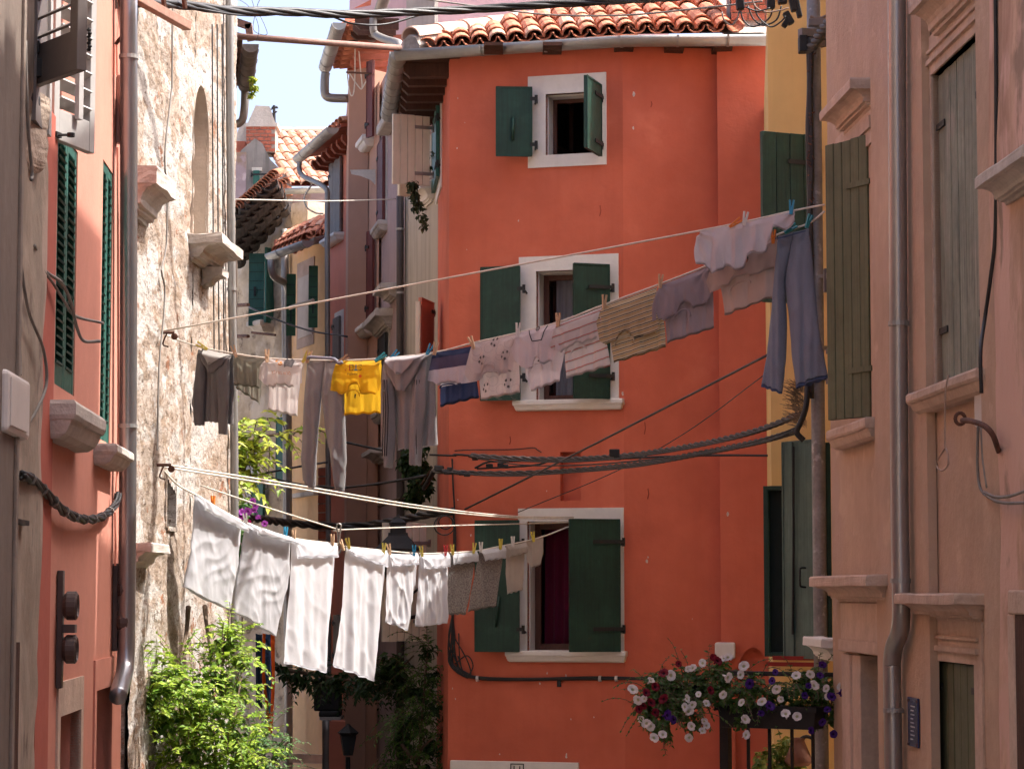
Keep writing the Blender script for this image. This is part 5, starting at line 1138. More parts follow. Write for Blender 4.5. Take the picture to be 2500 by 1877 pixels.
# ================================================================== WASHING
random.seed(11)
def poly(pts, v):
    d = [0]
    for i in range(1, len(pts)): d.append(d[-1] + math.hypot(pts[i][0] - pts[i - 1][0], pts[i][1] - pts[i - 1][1]))
    L = v * d[-1]
    for i in range(len(pts) - 1):
        if L <= d[i + 1] or i == len(pts) - 2:
            f = (L - d[i]) / max(d[i + 1] - d[i], 1e-9); return (pts[i][0] + (pts[i + 1][0] - pts[i][0]) * f, pts[i][1] + (pts[i + 1][1] - pts[i][1]) * f)
def dU(x): return 17.3 + (15.05 - 17.3) * (x - 390) / (2015 - 390)     # distance along the upper line
def dL(x): return 17.3 + (21.5 - 17.3) * (x - 390) / (1390 - 390)      # distance along the lower line
class Hang:
    """a piece of washing hanging in the vertical plane of its line; folds are a function of place on the cloth"""
    def __init__(s, xl, yl, xr, yr, dfun, ybot, seed, amp=.010, freq=3.0, crump=.012, dd=0.0, iso=1.0, diag=0.0):
        s.iso = iso; s.diag = diag
        s.W = WP(xl, dfun(xl) + dd, xr, dfun(xr) + dd); s.sL, s.zL = s.W.hit(xl, yl); s.sR, s.zR = s.W.hit(xr, yr)
        s.H = max(.1, (s.zL + s.zR) / 2 - s.W.hit((xl + xr) / 2, ybot)[1]); s.amp, s.freq, s.crump = amp, freq, crump
        r = random.Random(seed); s.ph = [r.uniform(0, 6.28) for _ in range(6)]; s.sd = r.uniform(0, 50)
    def zl(s, a): return s.zL + (s.zR - s.zL) * (a - s.sL) / (s.sR - s.sL)
    def w(s, a, z, off):
        U = (a - s.sL) / (s.sR - s.sL); h = s.zl(a) - z; k = max(0, min(1.2, h / s.H)); f = s.freq * 6.2832
        fo = math.sin(f * U + s.ph[0] + 1.6 * k) + .6 * math.sin(f * 1.83 * U + s.ph[1] - 1.2 * k) + .35 * math.sin(f * 3.1 * U + s.ph[2] + 2.0 * k)
        fo = s.amp * (k ** .55) * fo
        cr = noise.noise(Vector((a * 10 + s.sd, z * 2.4 * s.iso, s.sd))) + .5 * noise.noise(Vector((a * 24 + s.sd, z * 5 * s.iso + a * 5, 3.3)))
        rid = 1 - abs(noise.noise(Vector((a * 7 + z * 2.5 * s.iso + s.sd, z * 2.6 * s.iso - a * 2, 7.7)))) * 2.6      # creases
        sw = 0.0
        for (cx, ph) in ((s.sL, s.ph[4]), (s.sR, s.ph[5])):
            dx = abs(a - cx) + .01; rr_ = math.hypot(dx, h) + 1e-3; th = math.atan2(max(h, 0), dx); sw += math.sin(th * 11 + ph) * math.exp(-rr_ / .16) * min(1, rr_ / .04)
        fo += s.amp * .55 * sw + s.crump * .35 * noise.noise(Vector((a * 40 + s.sd, z * 11, 1.1))) * min(1, .4 + k)
        if s.diag:
            t = (a - s.sL) * 5.0 + (h * 7.5) + 1.3 * noise.noise(Vector((a * 4, z * 4, s.sd))); e = max(0, math.sin(math.pi * max(0, min(1, k)))) ; q = abs((t % 1.0) - .5) * 2
            t2 = (s.sR - a) * 6.0 + h * 5.0 + 1.5 * noise.noise(Vector((a * 3 + 5, z * 3, s.sd))); q2 = abs((t2 % 1.0) - .5) * 2
            fo += s.diag * e * ((1 - q) ** 1.7 * .6 + (1 - q2) ** 2 * .5 * max(0, noise.noise(Vector((a * 5, z * 4, 9))) + .3))
        return off * min(1, .25 + max(h, 0) / .05) + fo + s.crump * (cr * .6 + max(rid, 0) ** 3 * .7) * min(1, .3 + k)
    def P(s, a, z, off=0.0): return s.W.P(a, z, s.w(a, z, off))
    def layer(s, bm, uvl, left, right, off=0.0, nu=40, nv=50, notch=None, hem=True, thick=0.0, bot=None, sag=0.006, mi=0):
        Lp = [s.W.hit(*p) for p in left]; Rp = [s.W.hit(*p) for p in right]; g = []
        for j in range(nv + 1):
            v = j / nv; A = poly(Lp, v); B = poly(Rp, v); row = []
            us = [i / nu for i in range(nu + 1)]
            if thick: us = us + us[-2:0:-1]
            for q, u in enumerate(us):
                a = A[0] + (B[0] - A[0]) * u; z = A[1] + (B[1] - A[1]) * u
                if notch: z += notch(u) * max(0, (v - .35) / .65) ** 1.5
                z -= sag * math.sin(math.pi * u) * (1 - v) + .004 * math.sin(u * 21 + s.ph[3]) * v
                w_ = s.w(a, z, off)
                if thick: w_ += thick * math.sqrt(max(math.sin(math.pi * u), 0)) * (1 if q <= nu else -1) * min(1, .35 + v * 2.5)
                vt = bm.verts.new(s.W.P(a, z, w_)); row.append((vt, (a, s.zl(a) - z)))
            g.append(row)
        if hem and not thick:                      # turned-up hem along the lower edge
            row = []
            for (vt, uv_) in g[-1]:
                p = Vector(vt.co) + Vector((s.W.n.x, s.W.n.y, 0)) * .007 + Vector((0, 0, .016)); row.append((bm.verts.new(p), (uv_[0], uv_[1] - .016)))
            g.append(row); nv += 1
        n = len(g[0])
        for j in range(nv):
            for i in range(n if thick else n - 1):
                c = [g[j][i], g[j][(i + 1) % n], g[j + 1][(i + 1) % n], g[j + 1][i]]
                f = bm.faces.new([q[0] for q in c]); f.smooth = True; f.material_index = mi
                for lo, q in zip(f.loops, c): lo[uvl].uv = q[1]
    def decal(s, parent, me, px, py, off, m, name='print', rot=math.pi, scale=1.0, skew=0.0):
        """flat print (a mesh in its own plane) laid onto the folded cloth"""
        a0, z0 = s.W.hit(px, py); c, n = math.cos(rot), math.sin(rot); sl = (s.zR - s.zL) / (s.sR - s.sL)
        for v in me.vertices:
            x, y = v.co.x * scale, v.co.y * scale; a = a0 + x * c - y * n; z = z0 + x * n + y * c + (x * c - y * n) * sl
            v.co = s.W.P(a, z, s.w(a, z, off) + .012)
        return mk(name, me, m, parent)
def garment(name, label, cat, H, layers, m, group):
    bm = NB(); uvl = bm.loops.layers.uv.new('UVMap')
    for l in layers: H.layer(bm, uvl, **l)
    me = bpy.data.meshes.new(name); bm.to_mesh(me); bm.free(); me.polygons.foreach_set('use_smooth', [True] * len(me.polygons))
    return tag(mk(name, me, m), label, cat, group)
GU, GL = 'clothes on the upper washing line', 'linen on the lower washing line'
def tee(label, H, front, back, m, notch=.05, nc=.5, nw=.22, off=.03, name='t_shirt', sag=.004, collar=None):
    nf = (lambda u: notch * max(0, 1 - ((u - nc) / nw) ** 2) ** .5) if notch else None
    return garment(name, label, 'shirt', H, [dict(left=front[0], right=front[1], off=off, notch=nf, sag=sag), dict(left=back[0], right=back[1], off=-.012, sag=sag)], m, GU) if not collar else add_collar(tee(label, H, front, back, m, notch, nc, nw, off, name, sag), H, m, off, *collar)
def add_collar(o, H, m, off, px, py, rx, ry, tilt=0.0):
    b = NB(); pts = []
    for k in range(17):
        t = math.pi * (-.08 + 1.16 * k / 16); x = math.cos(t) * rx; y = -math.sin(t) * ry * .62
        a, z = H.W.hit(px + x, py + y + x * tilt); pts.append(H.W.P(a, z, H.w(a, z, off) + .012))
    tube(b, pts, .005, 6); mk('collar', b, m, o, smooth=True); return o
def child_cloth(o, H, m, name, **l):
    bm = NB(); uvl = bm.loops.layers.uv.new('UVMap'); H.layer(bm, uvl, **l); me = bpy.data.meshes.new(name); bm.to_mesh(me); bm.free(); me.polygons.foreach_set('use_smooth', [True] * len(me.polygons)); return mk(name, me, m, o)
# 1 dark hoodie
C_char = cloth('charcoal_fleece', (.17, .155, .15), .22, weave=.12); C_pale = cloth('pale_lining', (.42, .39, .36), .4); C_olive = cloth('olive_jersey', (.27, .26, .21), .42)
H = Hang(497, 851, 572, 867, dU, 1050, 1, .010, 2.0, .010)
o = garment('hoodie', 'charcoal zip hoodie at the left end of the upper washing line', 'hoodie', H, [
    dict(left=[(495, 852), (500, 900), (499, 1028)], right=[(571, 868), (573, 950), (573, 1036)], thick=.035),
    dict(left=[(488, 853), (484, 900), (471, 985), (486, 1040)], right=[(506, 858), (510, 920), (505, 1000), (503, 1038)], off=.03, thick=.03, nu=10),
    dict(left=[(540, 890), (541, 980), (544, 1060)], right=[(571, 870), (572, 980), (567, 1062)], off=.055, thick=.03, nu=10)], C_char, GU)
child_cloth(o, H, C_char, 'hood', left=[(498, 850), (508, 885), (524, 912)], right=[(572, 867), (556, 895), (530, 914)], off=.075, thick=.015, nu=14, nv=16)
child_cloth(o, H, C_pale, 'hood_lining', left=[(502, 850), (520, 880), (529, 893)], right=[(568, 866), (548, 884), (531, 893)], off=.105, nu=14, nv=12)
# 2 olive top
H = Hang(573, 864, 645, 875, dU, 985, 2, .008, 3.5, .010)
o = garment('top', 'thin olive green top beside the charcoal hoodie', 'shirt', H, [dict(left=[(574, 866), (575, 905), (577, 940)], right=[(648, 876), (645, 915), (640, 948)], off=.02), dict(left=[(575, 868), (577, 948)], right=[(643, 877), (634, 988)], off=-.01)], C_olive, GU)
# 3 white printed tee
C_w1 = cloth('white_cotton_warm', (.66, .61, .58), .42); C_w2 = cloth('white_cotton_lilac', (.66, .60, .62), .42)
H = Hang(655, 874, 740, 880, dU, 1015, 3, .006, 2.5, .009)
o = tee('white T-shirt with orange lettering and sunset print, hung upside down', H, ([(655, 874), (640, 897), (636, 925), (652, 938), (660, 945)], [(739, 880), (743, 900), (743, 936), (731, 940), (723, 946)]), ([(657, 876), (656, 940), (653, 1001)], [(737, 880), (730, 940), (724, 1017)]), C_w1, .012, .5, .3, collar=(690, 950, 16, 10, .1))
P_or = mat('orange_print', (.50, .20, .05), .8, .2, 9, 0, 20); P_bk = mat('black_print', (.02, .02, .022), .8, .2, 9, 0, 20); P_gy = mat('grey_print', (.20, .20, .20), .9, .4, 40, 0, 20); P_rd = mat('red_print', (.5, .04, .03), .8, .1, 9, 0, 20); P_bl = mat('blue_print', (.10, .26, .32), .8, .1, 9, 0, 20)
H.decal(o, text_mesh('QUIKSILVER', .030), 694, 911, .03, P_or, 'lettering')
def blob_mesh(pts):
    me = bpy.data.meshes.new('print'); me.from_pydata([(x, y, 0) for x, y in pts], [], [list(range(len(pts)))]); return me
def star(r, n=5, q=.45): return blob_mesh([((r if k % 2 == 0 else r * q) * math.cos(math.pi * k / n), (r if k % 2 == 0 else r * q) * math.sin(math.pi * k / n)) for k in range(2 * n)])
def disc(r, n=14, sx=1.0): return blob_mesh([(r * sx * math.cos(2 * math.pi * k / n), r * math.sin(2 * math.pi * k / n)) for k in range(n)])
def ringm(r, w, n=18, a0=0, a1=2 * math.pi):
    v = []; f = []
    for k in range(n + 1):
        a = a0 + (a1 - a0) * k / n; v += [(math.cos(a) * r, math.sin(a) * r, 0), (math.cos(a) * (r - w), math.sin(a) * (r - w), 0)]
    for k in range(n): f.append([2 * k, 2 * k + 1, 2 * k + 3, 2 * k + 2])
    me = bpy.data.meshes.new('print'); me.from_pydata(v, [], f); return me
H.decal(o, star(.014), 681, 882, .03, P_or); H.decal(o, ringm(.018, .008, 12, 0, math.pi), 692, 887, .03, P_or); H.decal(o, disc(.009), 692, 886, .03, P_or)
H.decal(o, blob_mesh([(-.045, -.02), (-.02, -.035), (0, -.022), (.02, -.035), (.04, -.01), (.035, .03), (.01, .02), (-.03, .028)]), 711, 888, .03, P_gy)
# 4 grey sweatpants
C_gr = cloth('grey_marl', (.33, .315, .31), .25, weave=.14)
H = Hang(750, 879, 840, 884, dU, 1190, 4, .010, 2.2, .014)
o = garment('sweatpants', 'long grey sweatpants beside the yellow T-shirt', 'trousers', H, [
    dict(left=[(751, 880), (746, 940), (740, 1060), (737, 1120), (743, 1172)], right=[(795, 882), (789, 930), (786, 966), (779, 1050), (774, 1120), (768, 1186)], thick=.04, nu=20, nv=70),
    dict(left=[(794, 882), (787, 930), (786, 964), (795, 1050), (807, 1130), (822, 1187)], right=[(838, 884), (841, 940), (844, 1060), (845, 1120), (838, 1190)], thick=.04, nu=20, nv=70)], C_gr, GU)
child_cloth(o, H, C_gr, 'ankle_cuff', left=[(743, 1165), (746, 1182)], right=[(770, 1176), (766, 1194)], thick=.024, nu=12, nv=4); child_cloth(o, H, C_gr, 'ankle_cuff', left=[(816, 1176), (822, 1196)], right=[(840, 1180), (838, 1198)], thick=.024, nu=12, nv=4)
b = NB(); tube(b, smooth_path([H.W.pt(x, y, .05) for x, y in ((752, 878), (757, 872), (790, 874), (815, 876), (826, 886), (836, 884))], 4), .012, 6); mk('waistband', b, cloth('blue_grey_jersey', (.30, .30, .36), .3), o, smooth=True)
# 5 yellow tee
C_ye = cloth('yellow_cotton', (.80, .50, .03), .42)
H = Hang(830, 880, 934, 879, dU, 1014, 5, .006, 2.5, .010)
o = tee('bright yellow T-shirt printed STEM, hung upside down by the hem', H, ([(829, 881), (820, 915), (815, 955), (829, 957), (834, 962)], [(935, 880), (933, 900), (940, 935), (931, 958), (926, 963)]), ([(832, 884), (834, 950), (834, 1014)], [(930, 883), (929, 950), (928, 1008)]), C_ye, .07, .42, .17, .045, collar=(873, 966, 16, 22, .02))
H.decal(o, text_mesh('PRIMIJENI', .020), 871, 914, .045, P_bk, 'lettering'); H.decal(o, text_mesh('RADIONICE', .014), 879, 883, .045, P_bk, 'lettering')
for k, ch in enumerate('STEM'): H.decal(o, text_mesh(ch, .062), 890 - k * 10.5, 898, .045, (P_bk, P_bl, P_bk, P_rd)[k], 'lettering')
for k, ch in enumerate('STEM'): H.decal(o, text_mesh(ch, .050), 890 - k * 10.5, 898, .0475, C_ye if k not in (1,) else P_bl, 'lettering_inlay')
H.decal(o, disc(.011), 891, 920, .045, mat('orange_dot', (.75, .16, .02), .8, .1, 9, 0, 20))
H.decal(o, blob_mesh([(-.006, .014), (.008, .016), (.004, -.004), (.0, -.022), (-.008, -.006)]), 874, 968, .03, P_bk, 'neck_tag', 0)
# 6 striped-sleeve hoodie
C_hd = cloth('mauve_grey_fleece', (.37, .345, .34), .28, weave=.14); C_hl = cloth('mauve_lining', (.48, .45, .455), .35)
H = Hang(948, 873, 1058, 864, dU, 1110, 6, .012, 3.2, .010)
o = garment('hoodie', 'mauve grey hoodie with triple dark stripes down the sleeves', 'hoodie', H, [
    dict(left=[(952, 874), (962, 980), (968, 1098)], right=[(1060, 864), (1066, 960), (1069, 1086)], thick=.04, nu=30),
    dict(left=[(946, 875), (938, 960), (938, 1070), (950, 1141)], right=[(966, 880), (973, 960), (973, 1060), (966, 1143)], off=.05, thick=.03, nu=10),
    dict(left=[(1022, 895), (1018, 1000), (1012, 1060), (1015, 1136)], right=[(1054, 878), (1051, 1000), (1043, 1060), (1039, 1138)], off=.07, thick=.03, nu=10)], C_hd, GU)
child_cloth(o, H, C_hd, 'hood', left=[(948, 873), (965, 920), (985, 955)], right=[(1058, 864), (1035, 915), (1006, 957)], off=.10, thick=.015, nu=16, nv=18)
child_cloth(o, H, C_hl, 'hood_lining', left=[(953, 872), (975, 900), (992, 918)], right=[(1052, 865), (1028, 890), (1002, 918)], off=.135, nu=16, nv=12)
for base_ in ([(957, 930), (960, 1000), (958, 1060), (957, 1115)], [(1034, 930), (1032, 1000), (1028, 1060), (1028, 1110)]):
    for dx in (-5, 0, 5):
        b = NB(); tube(b, [H.W.P(*H.W.hit(x + dx, y), H.w(*H.W.hit(x + dx, y), .06) + .043) for x, y in smooth_px(base_, 5)] if False else [H.W.P(*H.W.hit(x + dx, y), H.w(*H.W.hit(x + dx, y), .065) + .028) for x, y in base_], .0035, 5); mk('sleeve_stripe', b, P_bk, o)
# 7 navy banded tee
NV = (.035, .05, .11); HE = (.10, .09, .15); WH = (.62, .57, .60)
C_nv = cloth('navy_bands', NV, .3, [(0, NV), (.045, HE), (.125, WH), (.235, NV)], 1.0)
H = Hang(1063, 859, 1153, 845, dU, 993, 7, .006, 2.5, .010)
tee('navy and white block striped T-shirt', H, ([(1062, 860), (1053, 905), (1050, 930), (1064, 932), (1072, 940)], [(1154, 845), (1146, 890), (1136, 925), (1130, 938)]), ([(1070, 862), (1072, 930), (1073, 993)], [(1158, 850), (1163, 920), (1168, 970)]), C_nv, .012, .5, .3, collar=(1100, 945, 18, 10, -.15))
# 8 football print
C_fb = cloth('cream_print_cotton', (.60, .52, .50), .4)
H = Hang(1158, 838, 1262, 815, dU, 975, 8, .006, 2.5, .010)
o = tee('cream T-shirt printed all over with footballs', H, ([(1158, 838), (1150, 870), (1140, 915), (1152, 934), (1164, 918)], [(1262, 815), (1263, 870), (1266, 905), (1252, 908)]), ([(1163, 845), (1168, 920), (1172, 977)], [(1264, 825), (1266, 900), (1268, 958)]), C_fb, .05, .4, .2, collar=(1205, 918, 22, 18, -.15))
def ball(px, py, off, r=.026):
    for k in range(5):
        a = 2 * math.pi * k / 5 + .3; dx, dy = math.cos(a) * r * .9, math.sin(a) * r * .9
        if k != 2: me = blob_mesh([(dx + .008 * math.cos(2 * math.pi * j / 5 + a), dy + .011 * math.sin(2 * math.pi * j / 5 + a)) for j in range(5)]); H.decal(o, me, px, py, off, P_gy2, 'print')
    H.decal(o, ringm(r * 1.25, .0018), px, py, off, P_gy3, 'print')
P_gy2 = mat('dark_taupe_print', (.09, .08, .08), .9, .1, 9, 0, 20); P_gy3 = mat('light_line_print', (.30, .27, .27), .9, .1, 9, 0, 20)
for (x, y, q) in ((1214, 836, .03), (1184, 880, .03), (1241, 868, .03), (1187, 946, -.012), (1242, 935, -.012)): ball(x, y, q)
for (x, y, q) in ((1200, 850, .03), (1228, 856, .03), (1250, 838, .03), (1172, 858, .03), (1205, 898, .03), (1205, 930, -.012), (1222, 950, -.012), (1258, 950, -.012)):
    H.decal(o, ringm(.034, .0016), x, y, q, P_gy3, 'print'); H.decal(o, ringm(.05, .0016, 8, .4, 1.6), x + 3, y + 6, q, P_gy3, 'print')
# 9 white with shield
H = Hang(1264, 812, 1360, 790, dU, 950, 9, .006, 2.5, .011)
o = tee('plain white T-shirt with a black shield outline below the line', H, ([(1264, 813), (1252, 845), (1260, 880), (1276, 897), (1296, 902)], [(1361, 790), (1360, 830), (1374, 848), (1352, 882)]), ([(1268, 815), (1282, 905), (1294, 956)], [(1362, 795), (1376, 860), (1364, 930)]), C_w2, .055, .35, .18, collar=(1317, 902, 17, 22, -.2))
for k, (a, c) in enumerate((((1295, 807), (1305, 834)), ((1305, 834), (1328, 831)), ((1328, 831), (1339, 795)))):
    b = NB(); pts = [(a[0] + (c[0] - a[0]) * t / 6, a[1] + (c[1] - a[1]) * t / 6) for t in range(7)]; tube(b, [H.W.P(*H.W.hit(x, y), H.w(*H.W.hit(x, y), .03) + .004) for x, y in pts], .003, 5); mk('shield_outline', b, P_bk, o)
H.decal(o, ringm(.016, .006), 1317, 803, .03, P_bk); H.decal(o, disc(.008), 1317, 803, .03, P_gy); H.decal(o, disc(.006), 1316, 881, .0, P_bk, 'print')
# 10 red-striped white
PK = (.62, .57, .56); C_rs = cloth('white_red_stripe', PK, .4, [(0, PK), (.02, PK), (.30, (.45, .16, .14)), (.42, (.42, .44, .40)), (.52, PK)], .062)
H = Hang(1363, 790, 1470, 750, dU, 920, 10, .006, 2.5, .010)
tee('white T-shirt with thin red stripes', H, ([(1363, 790), (1345, 845), (1356, 854), (1374, 860)], [(1471, 750), (1474, 795), (1462, 826)]), ([(1366, 795), (1376, 860), (1383, 923)], [(1474, 755), (1481, 840), (1487, 893)]), C_rs, .015, .4, .2, collar=(1420, 856, 18, 12, -.3))
# 11 brown-yellow stripes
TA = (.52, .44, .30); C_ys = cloth('tan_stripe', TA, .35, [(0, TA), (.24, (.06, .07, .08)), (.38, TA), (.62, (.40, .22, .05)), (.76, TA), (.9, TA)], .034)
H = Hang(1477, 745, 1606, 700, dU, 880, 11, .007, 2.5, .012)
tee('tan T-shirt with close dark and ochre stripes', H, ([(1477, 745), (1462, 790), (1470, 834), (1484, 842)], [(1607, 700), (1607, 760), (1618, 798), (1606, 816)]), ([(1480, 750), (1488, 830), (1498, 886)], [(1610, 706), (1620, 790), (1624, 848)]), C_ys, .05, .38, .16, collar=(1532, 838, 24, 22, -.25))
# 12 lilac grey
C_li = cloth('lilac_grey_jersey', (.33, .28, .305), .3, weave=.12)
H = Hang(1613, 697, 1732, 650, dU, 835, 12, .008, 2.5, .012)
tee('lilac grey T-shirt right of the tan striped one', H, ([(1613, 697), (1598, 750), (1598, 786), (1616, 776), (1626, 784)], [(1733, 650), (1736, 690), (1744, 716), (1728, 742)]), ([(1616, 702), (1620, 775), (1625, 838)], [(1736, 655), (1742, 740), (1743, 800)]), C_li, .06, .5, .18, collar=(1673, 775, 20, 28, -.3))
# 13 beige
C_be = cloth('beige_pink_cotton', (.52, .41, .37), .35)
H = Hang(1745, 640, 1897, 576, dU, 768, 13, .008, 2.5, .012)
o = tee('beige pink T-shirt with a small dark and pink print', H, ([(1745, 640), (1731, 690), (1740, 718), (1756, 702), (1766, 704)], [(1898, 576), (1896, 620), (1894, 655)]), ([(1750, 645), (1758, 705), (1767, 771)], [(1897, 580), (1895, 655), (1884, 726)]), C_be, .03, .35, .2, collar=(1815, 700, 24, 16, -.4))
H.decal(o, disc(.022, 12, .6), 1829, 634, .03, P_bk); H.decal(o, disc(.013, 12, .7), 1829, 638, .034, mat('skin_pink_print', (.5, .2, .14), .8, .1, 9, 0, 20)); H.decal(o, disc(.02, 12, .4), 1826, 620, .036, mat('magenta_print', (.22, .01, .08), .8, .1, 9, 0, 20))
# 14 white top on the upper strand
H = Hang(1711, 566, 1941, 516, lambda x: dU(x) - .16, 650, 14, .026, 5.0, .022)
garment('top', 'crumpled white top draped over the upper cord near the pole', 'shirt', H, [dict(left=[(1711, 566), (1702, 615), (1707, 648)], right=[(1941, 516), (1946, 530), (1948, 546)], off=.03, nu=40, notch=lambda u: -.115 * math.sin(math.pi * min(u / .8, 1)) ** .8 + .025 * math.sin(u * 26))], C_w2, GU)
# 15 jeans
C_je = cloth('washed_denim', (.25, .275, .345), .12, weave=.2); C_jd = cloth('dark_denim', (.08, .11, .20), .1, weave=.2)
H = Hang(1900, 574, 1975, 556, dU, 950, 15, .010, 1.8, .012)
o = garment('jeans', 'faded blue jeans hanging by the waist next to the pole', 'trousers', H, [
    dict(left=[(1900, 576), (1893, 640), (1884, 760), (1872, 870), (1863, 936)], right=[(1938, 567), (1926, 640), (1917, 690), (1921, 800), (1919, 880), (1912, 956)], thick=.045, nu=20, nv=70),
    dict(left=[(1937, 567), (1924, 640), (1917, 688), (1926, 790), (1936, 880), (1944, 940)], right=[(1975, 558), (1984, 640), (1994, 740), (2008, 850), (2020, 914)], thick=.045, nu=20, nv=70)], C_je, GU)
child_cloth(o, H, C_jd, 'hem', left=[(1863, 935), (1862, 944)], right=[(1912, 953), (1911, 962)], thick=.047, nu=14, nv=2); child_cloth(o, H, C_jd, 'hem', left=[(1944, 938), (1944, 948)], right=[(2020, 912), (2021, 922)], thick=.047, nu=16, nv=2)
b = NB(); tube(b, [H.W.P(*H.W.hit(x, y), H.w(*H.W.hit(x, y), 0) + .045) for x, y in ((1900, 585), (1920, 581), (1950, 573), (1974, 566))], .004, 5); mk('waist_seam', b, C_jd, o)
# ---- lower line: linen
C_tw = cloth('white_terry', (.71, .705, .735), .3, weave=.22); C_sh = cloth('white_linen', (.80, .80, .84), .35); C_gt = cloth('grey_speckled_towel', (.34, .31, .29), .25, weave=.2, speck=70); C_of = cloth('off_white_towel', (.52, .47, .42), .35)
def linen(label, left, right, flap, m, seed, amp, freq, crump, mf=None, iso=1.0, diag=0.0, name='sheet', thick=0.0, cat='sheet', fo=.03):
    H = Hang(left[0][0], left[0][1], right[0][0], right[0][1], dL, (left[-1][1] + right[-1][1]) / 2, seed, amp, freq, crump, 0.0, iso, diag)
    o = garment(name, label, cat, H, [dict(left=left, right=right, off=0, nu=40, nv=60, thick=thick)], m, GL)
    if flap: child_cloth(o, H, mf or m, 'folded_edge', left=flap[0], right=flap[1], off=fo, nu=36, nv=14)
    return o
linen('pale grey terry pillowcase at the far left of the lower line', [(475, 1206), (465, 1300), (443, 1432)], [(589, 1275), (580, 1380), (562, 1490)], ([(475, 1206), (478, 1246)], [(589, 1275), (585, 1302)]), C_tw, 21, .010, 1.4, .012, iso=.8, diag=.014, thick=.03, name='pillowcase', cat='pillowcase', fo=.08)
linen('pale grey terry pillowcase, second from the left on the lower line', [(598, 1275), (585, 1370), (568, 1490)], [(709, 1312), (700, 1420), (672, 1552)], ([(598, 1275), (607, 1305)], [(709, 1312), (706, 1330)]), C_tw, 22, .010, 1.4, .012, iso=.8, diag=.014, thick=.03, name='pillowcase', cat='pillowcase', fo=.08)
linen('long white towel left of the metal hook on the lower line', [(712, 1313), (708, 1450), (691, 1618)], [(819, 1326), (812, 1470), (795, 1642)], ([(712, 1313), (718, 1362)], [(819, 1326), (819, 1360)]), C_sh, 23, .013, 1.7, .008, name='towel', cat='towel')
linen('long white towel just right of the metal hook on the lower line', [(845, 1333), (838, 1480), (812, 1625)], [(943, 1343), (930, 1500), (910, 1662)], ([(845, 1333), (858, 1356)], [(943, 1343), (940, 1384)]), C_sh, 24, .013, 1.9, .009, name='towel', cat='towel')
linen('short ruffled white cloth in front of the lamp', [(945, 1350), (942, 1450), (936, 1516)], [(1019, 1352), (1010, 1460), (997, 1540)], ([(945, 1350), (950, 1382)], [(1019, 1352), (1016, 1378)]), C_sh, 25, .012, 2.5, .022, name='ruffled_cloth', cat='cloth')
linen('short ruffled white cloth at the corner of the red house', [(1025, 1353), (1021, 1460), (1015, 1530)], [(1094, 1350), (1090, 1440), (1086, 1522)], ([(1025, 1353), (1028, 1388)], [(1094, 1350), (1092, 1384)]), C_sh, 26, .012, 2.5, .022, name='ruffled_cloth', cat='cloth')
linen('grey speckled hand towel nearer the corner of the red house', [(1098, 1350), (1090, 1430), (1085, 1500)], [(1163, 1345), (1150, 1430), (1136, 1500)], ([(1098, 1350), (1101, 1378)], [(1163, 1345), (1161, 1370)]), C_gt, 27, .003, 2, .005, C_tw, name='hand_towel', cat='towel')
linen('grey speckled hand towel hanging before the lower left shutter', [(1170, 1342), (1155, 1420), (1140, 1493)], [(1231, 1332), (1222, 1400), (1211, 1480)], ([(1170, 1342), (1178, 1368)], [(1231, 1332), (1229, 1362)]), C_gt, 28, .003, 2, .005, C_tw, name='hand_towel', cat='towel')
linen('small off white cloth beside the lowest window opening', [(1235, 1330), (1234, 1400), (1238, 1450)], [(1282, 1323), (1280, 1390), (1276, 1440)], ([(1235, 1330), (1237, 1360)], [(1282, 1323), (1281, 1350)]), C_of, 29, .003, 2, .006, name='small_cloth', cat='cloth')
linen('tiny pale flannel, last piece on the lower line', [(1285, 1320), (1285, 1365), (1296, 1387)], [(1326, 1310), (1327, 1350), (1318, 1380)], None, C_of, 30, .003, 2, .006, name='flannel', cat='cloth')
# ---- lines
def line(label, pts, dfun, r=.0065, m=None, dd=0.0): return cable('washing_line', label, [at(x, y, dfun(x) + dd) for x, y in pts], r, m or M_rope, 6, 'washing line')
line('pale cord carrying the upper row of clothes', [(392, 814), (480, 845), (570, 863), (660, 875), (745, 879), (835, 880), (935, 875), (1060, 861), (1152, 838), (1262, 813), (1365, 786), (1475, 744), (1610, 694), (1735, 645), (1898, 573), (1975, 545), (2013, 516)], dU)
line('pale return cord rising taut above the upper row of clothes', [(392, 810), (1000, 696), (1711, 563), (1941, 514), (2013, 500)], dU, dd=-.12)
line('cord carrying the lower row of white linen', [(388, 1135), (430, 1180), (475, 1207), (595, 1273), (709, 1312), (820, 1327), (845, 1334), (943, 1344), (1020, 1351), (1095, 1349), (1165, 1344), (1232, 1331), (1285, 1320), (1330, 1308), (1392, 1284)], dL)
line('taut white cord stretched above the lower linen, upper of two', [(388, 1132), (700, 1180), (1000, 1231), (1225, 1258), (1400, 1262)], dL, .007)
line('taut white cord stretched above the lower linen, lower of two', [(388, 1138), (700, 1188), (1000, 1238), (1225, 1262), (1400, 1266)], dL, .007)
line('white cord bent down by the metal hook', [(490, 1185), (640, 1235), (825, 1292), (830, 1293), (1100, 1283), (1400, 1275)], dL, .006, dd=.05)
b = NB(); hk = [(826, 1322), (824, 1300), (822, 1286), (826, 1278), (832, 1282), (831, 1294), (826, 1330), (824, 1345), (829, 1350), (832, 1340)]; tube(b, smooth_path([at(x, y, dL(826)) for x, y in hk], 4), .008, 6); tag(mk('line_hook', b, M_zincd, smooth=True), 'grey metal S hook joining two washing lines', 'hook')
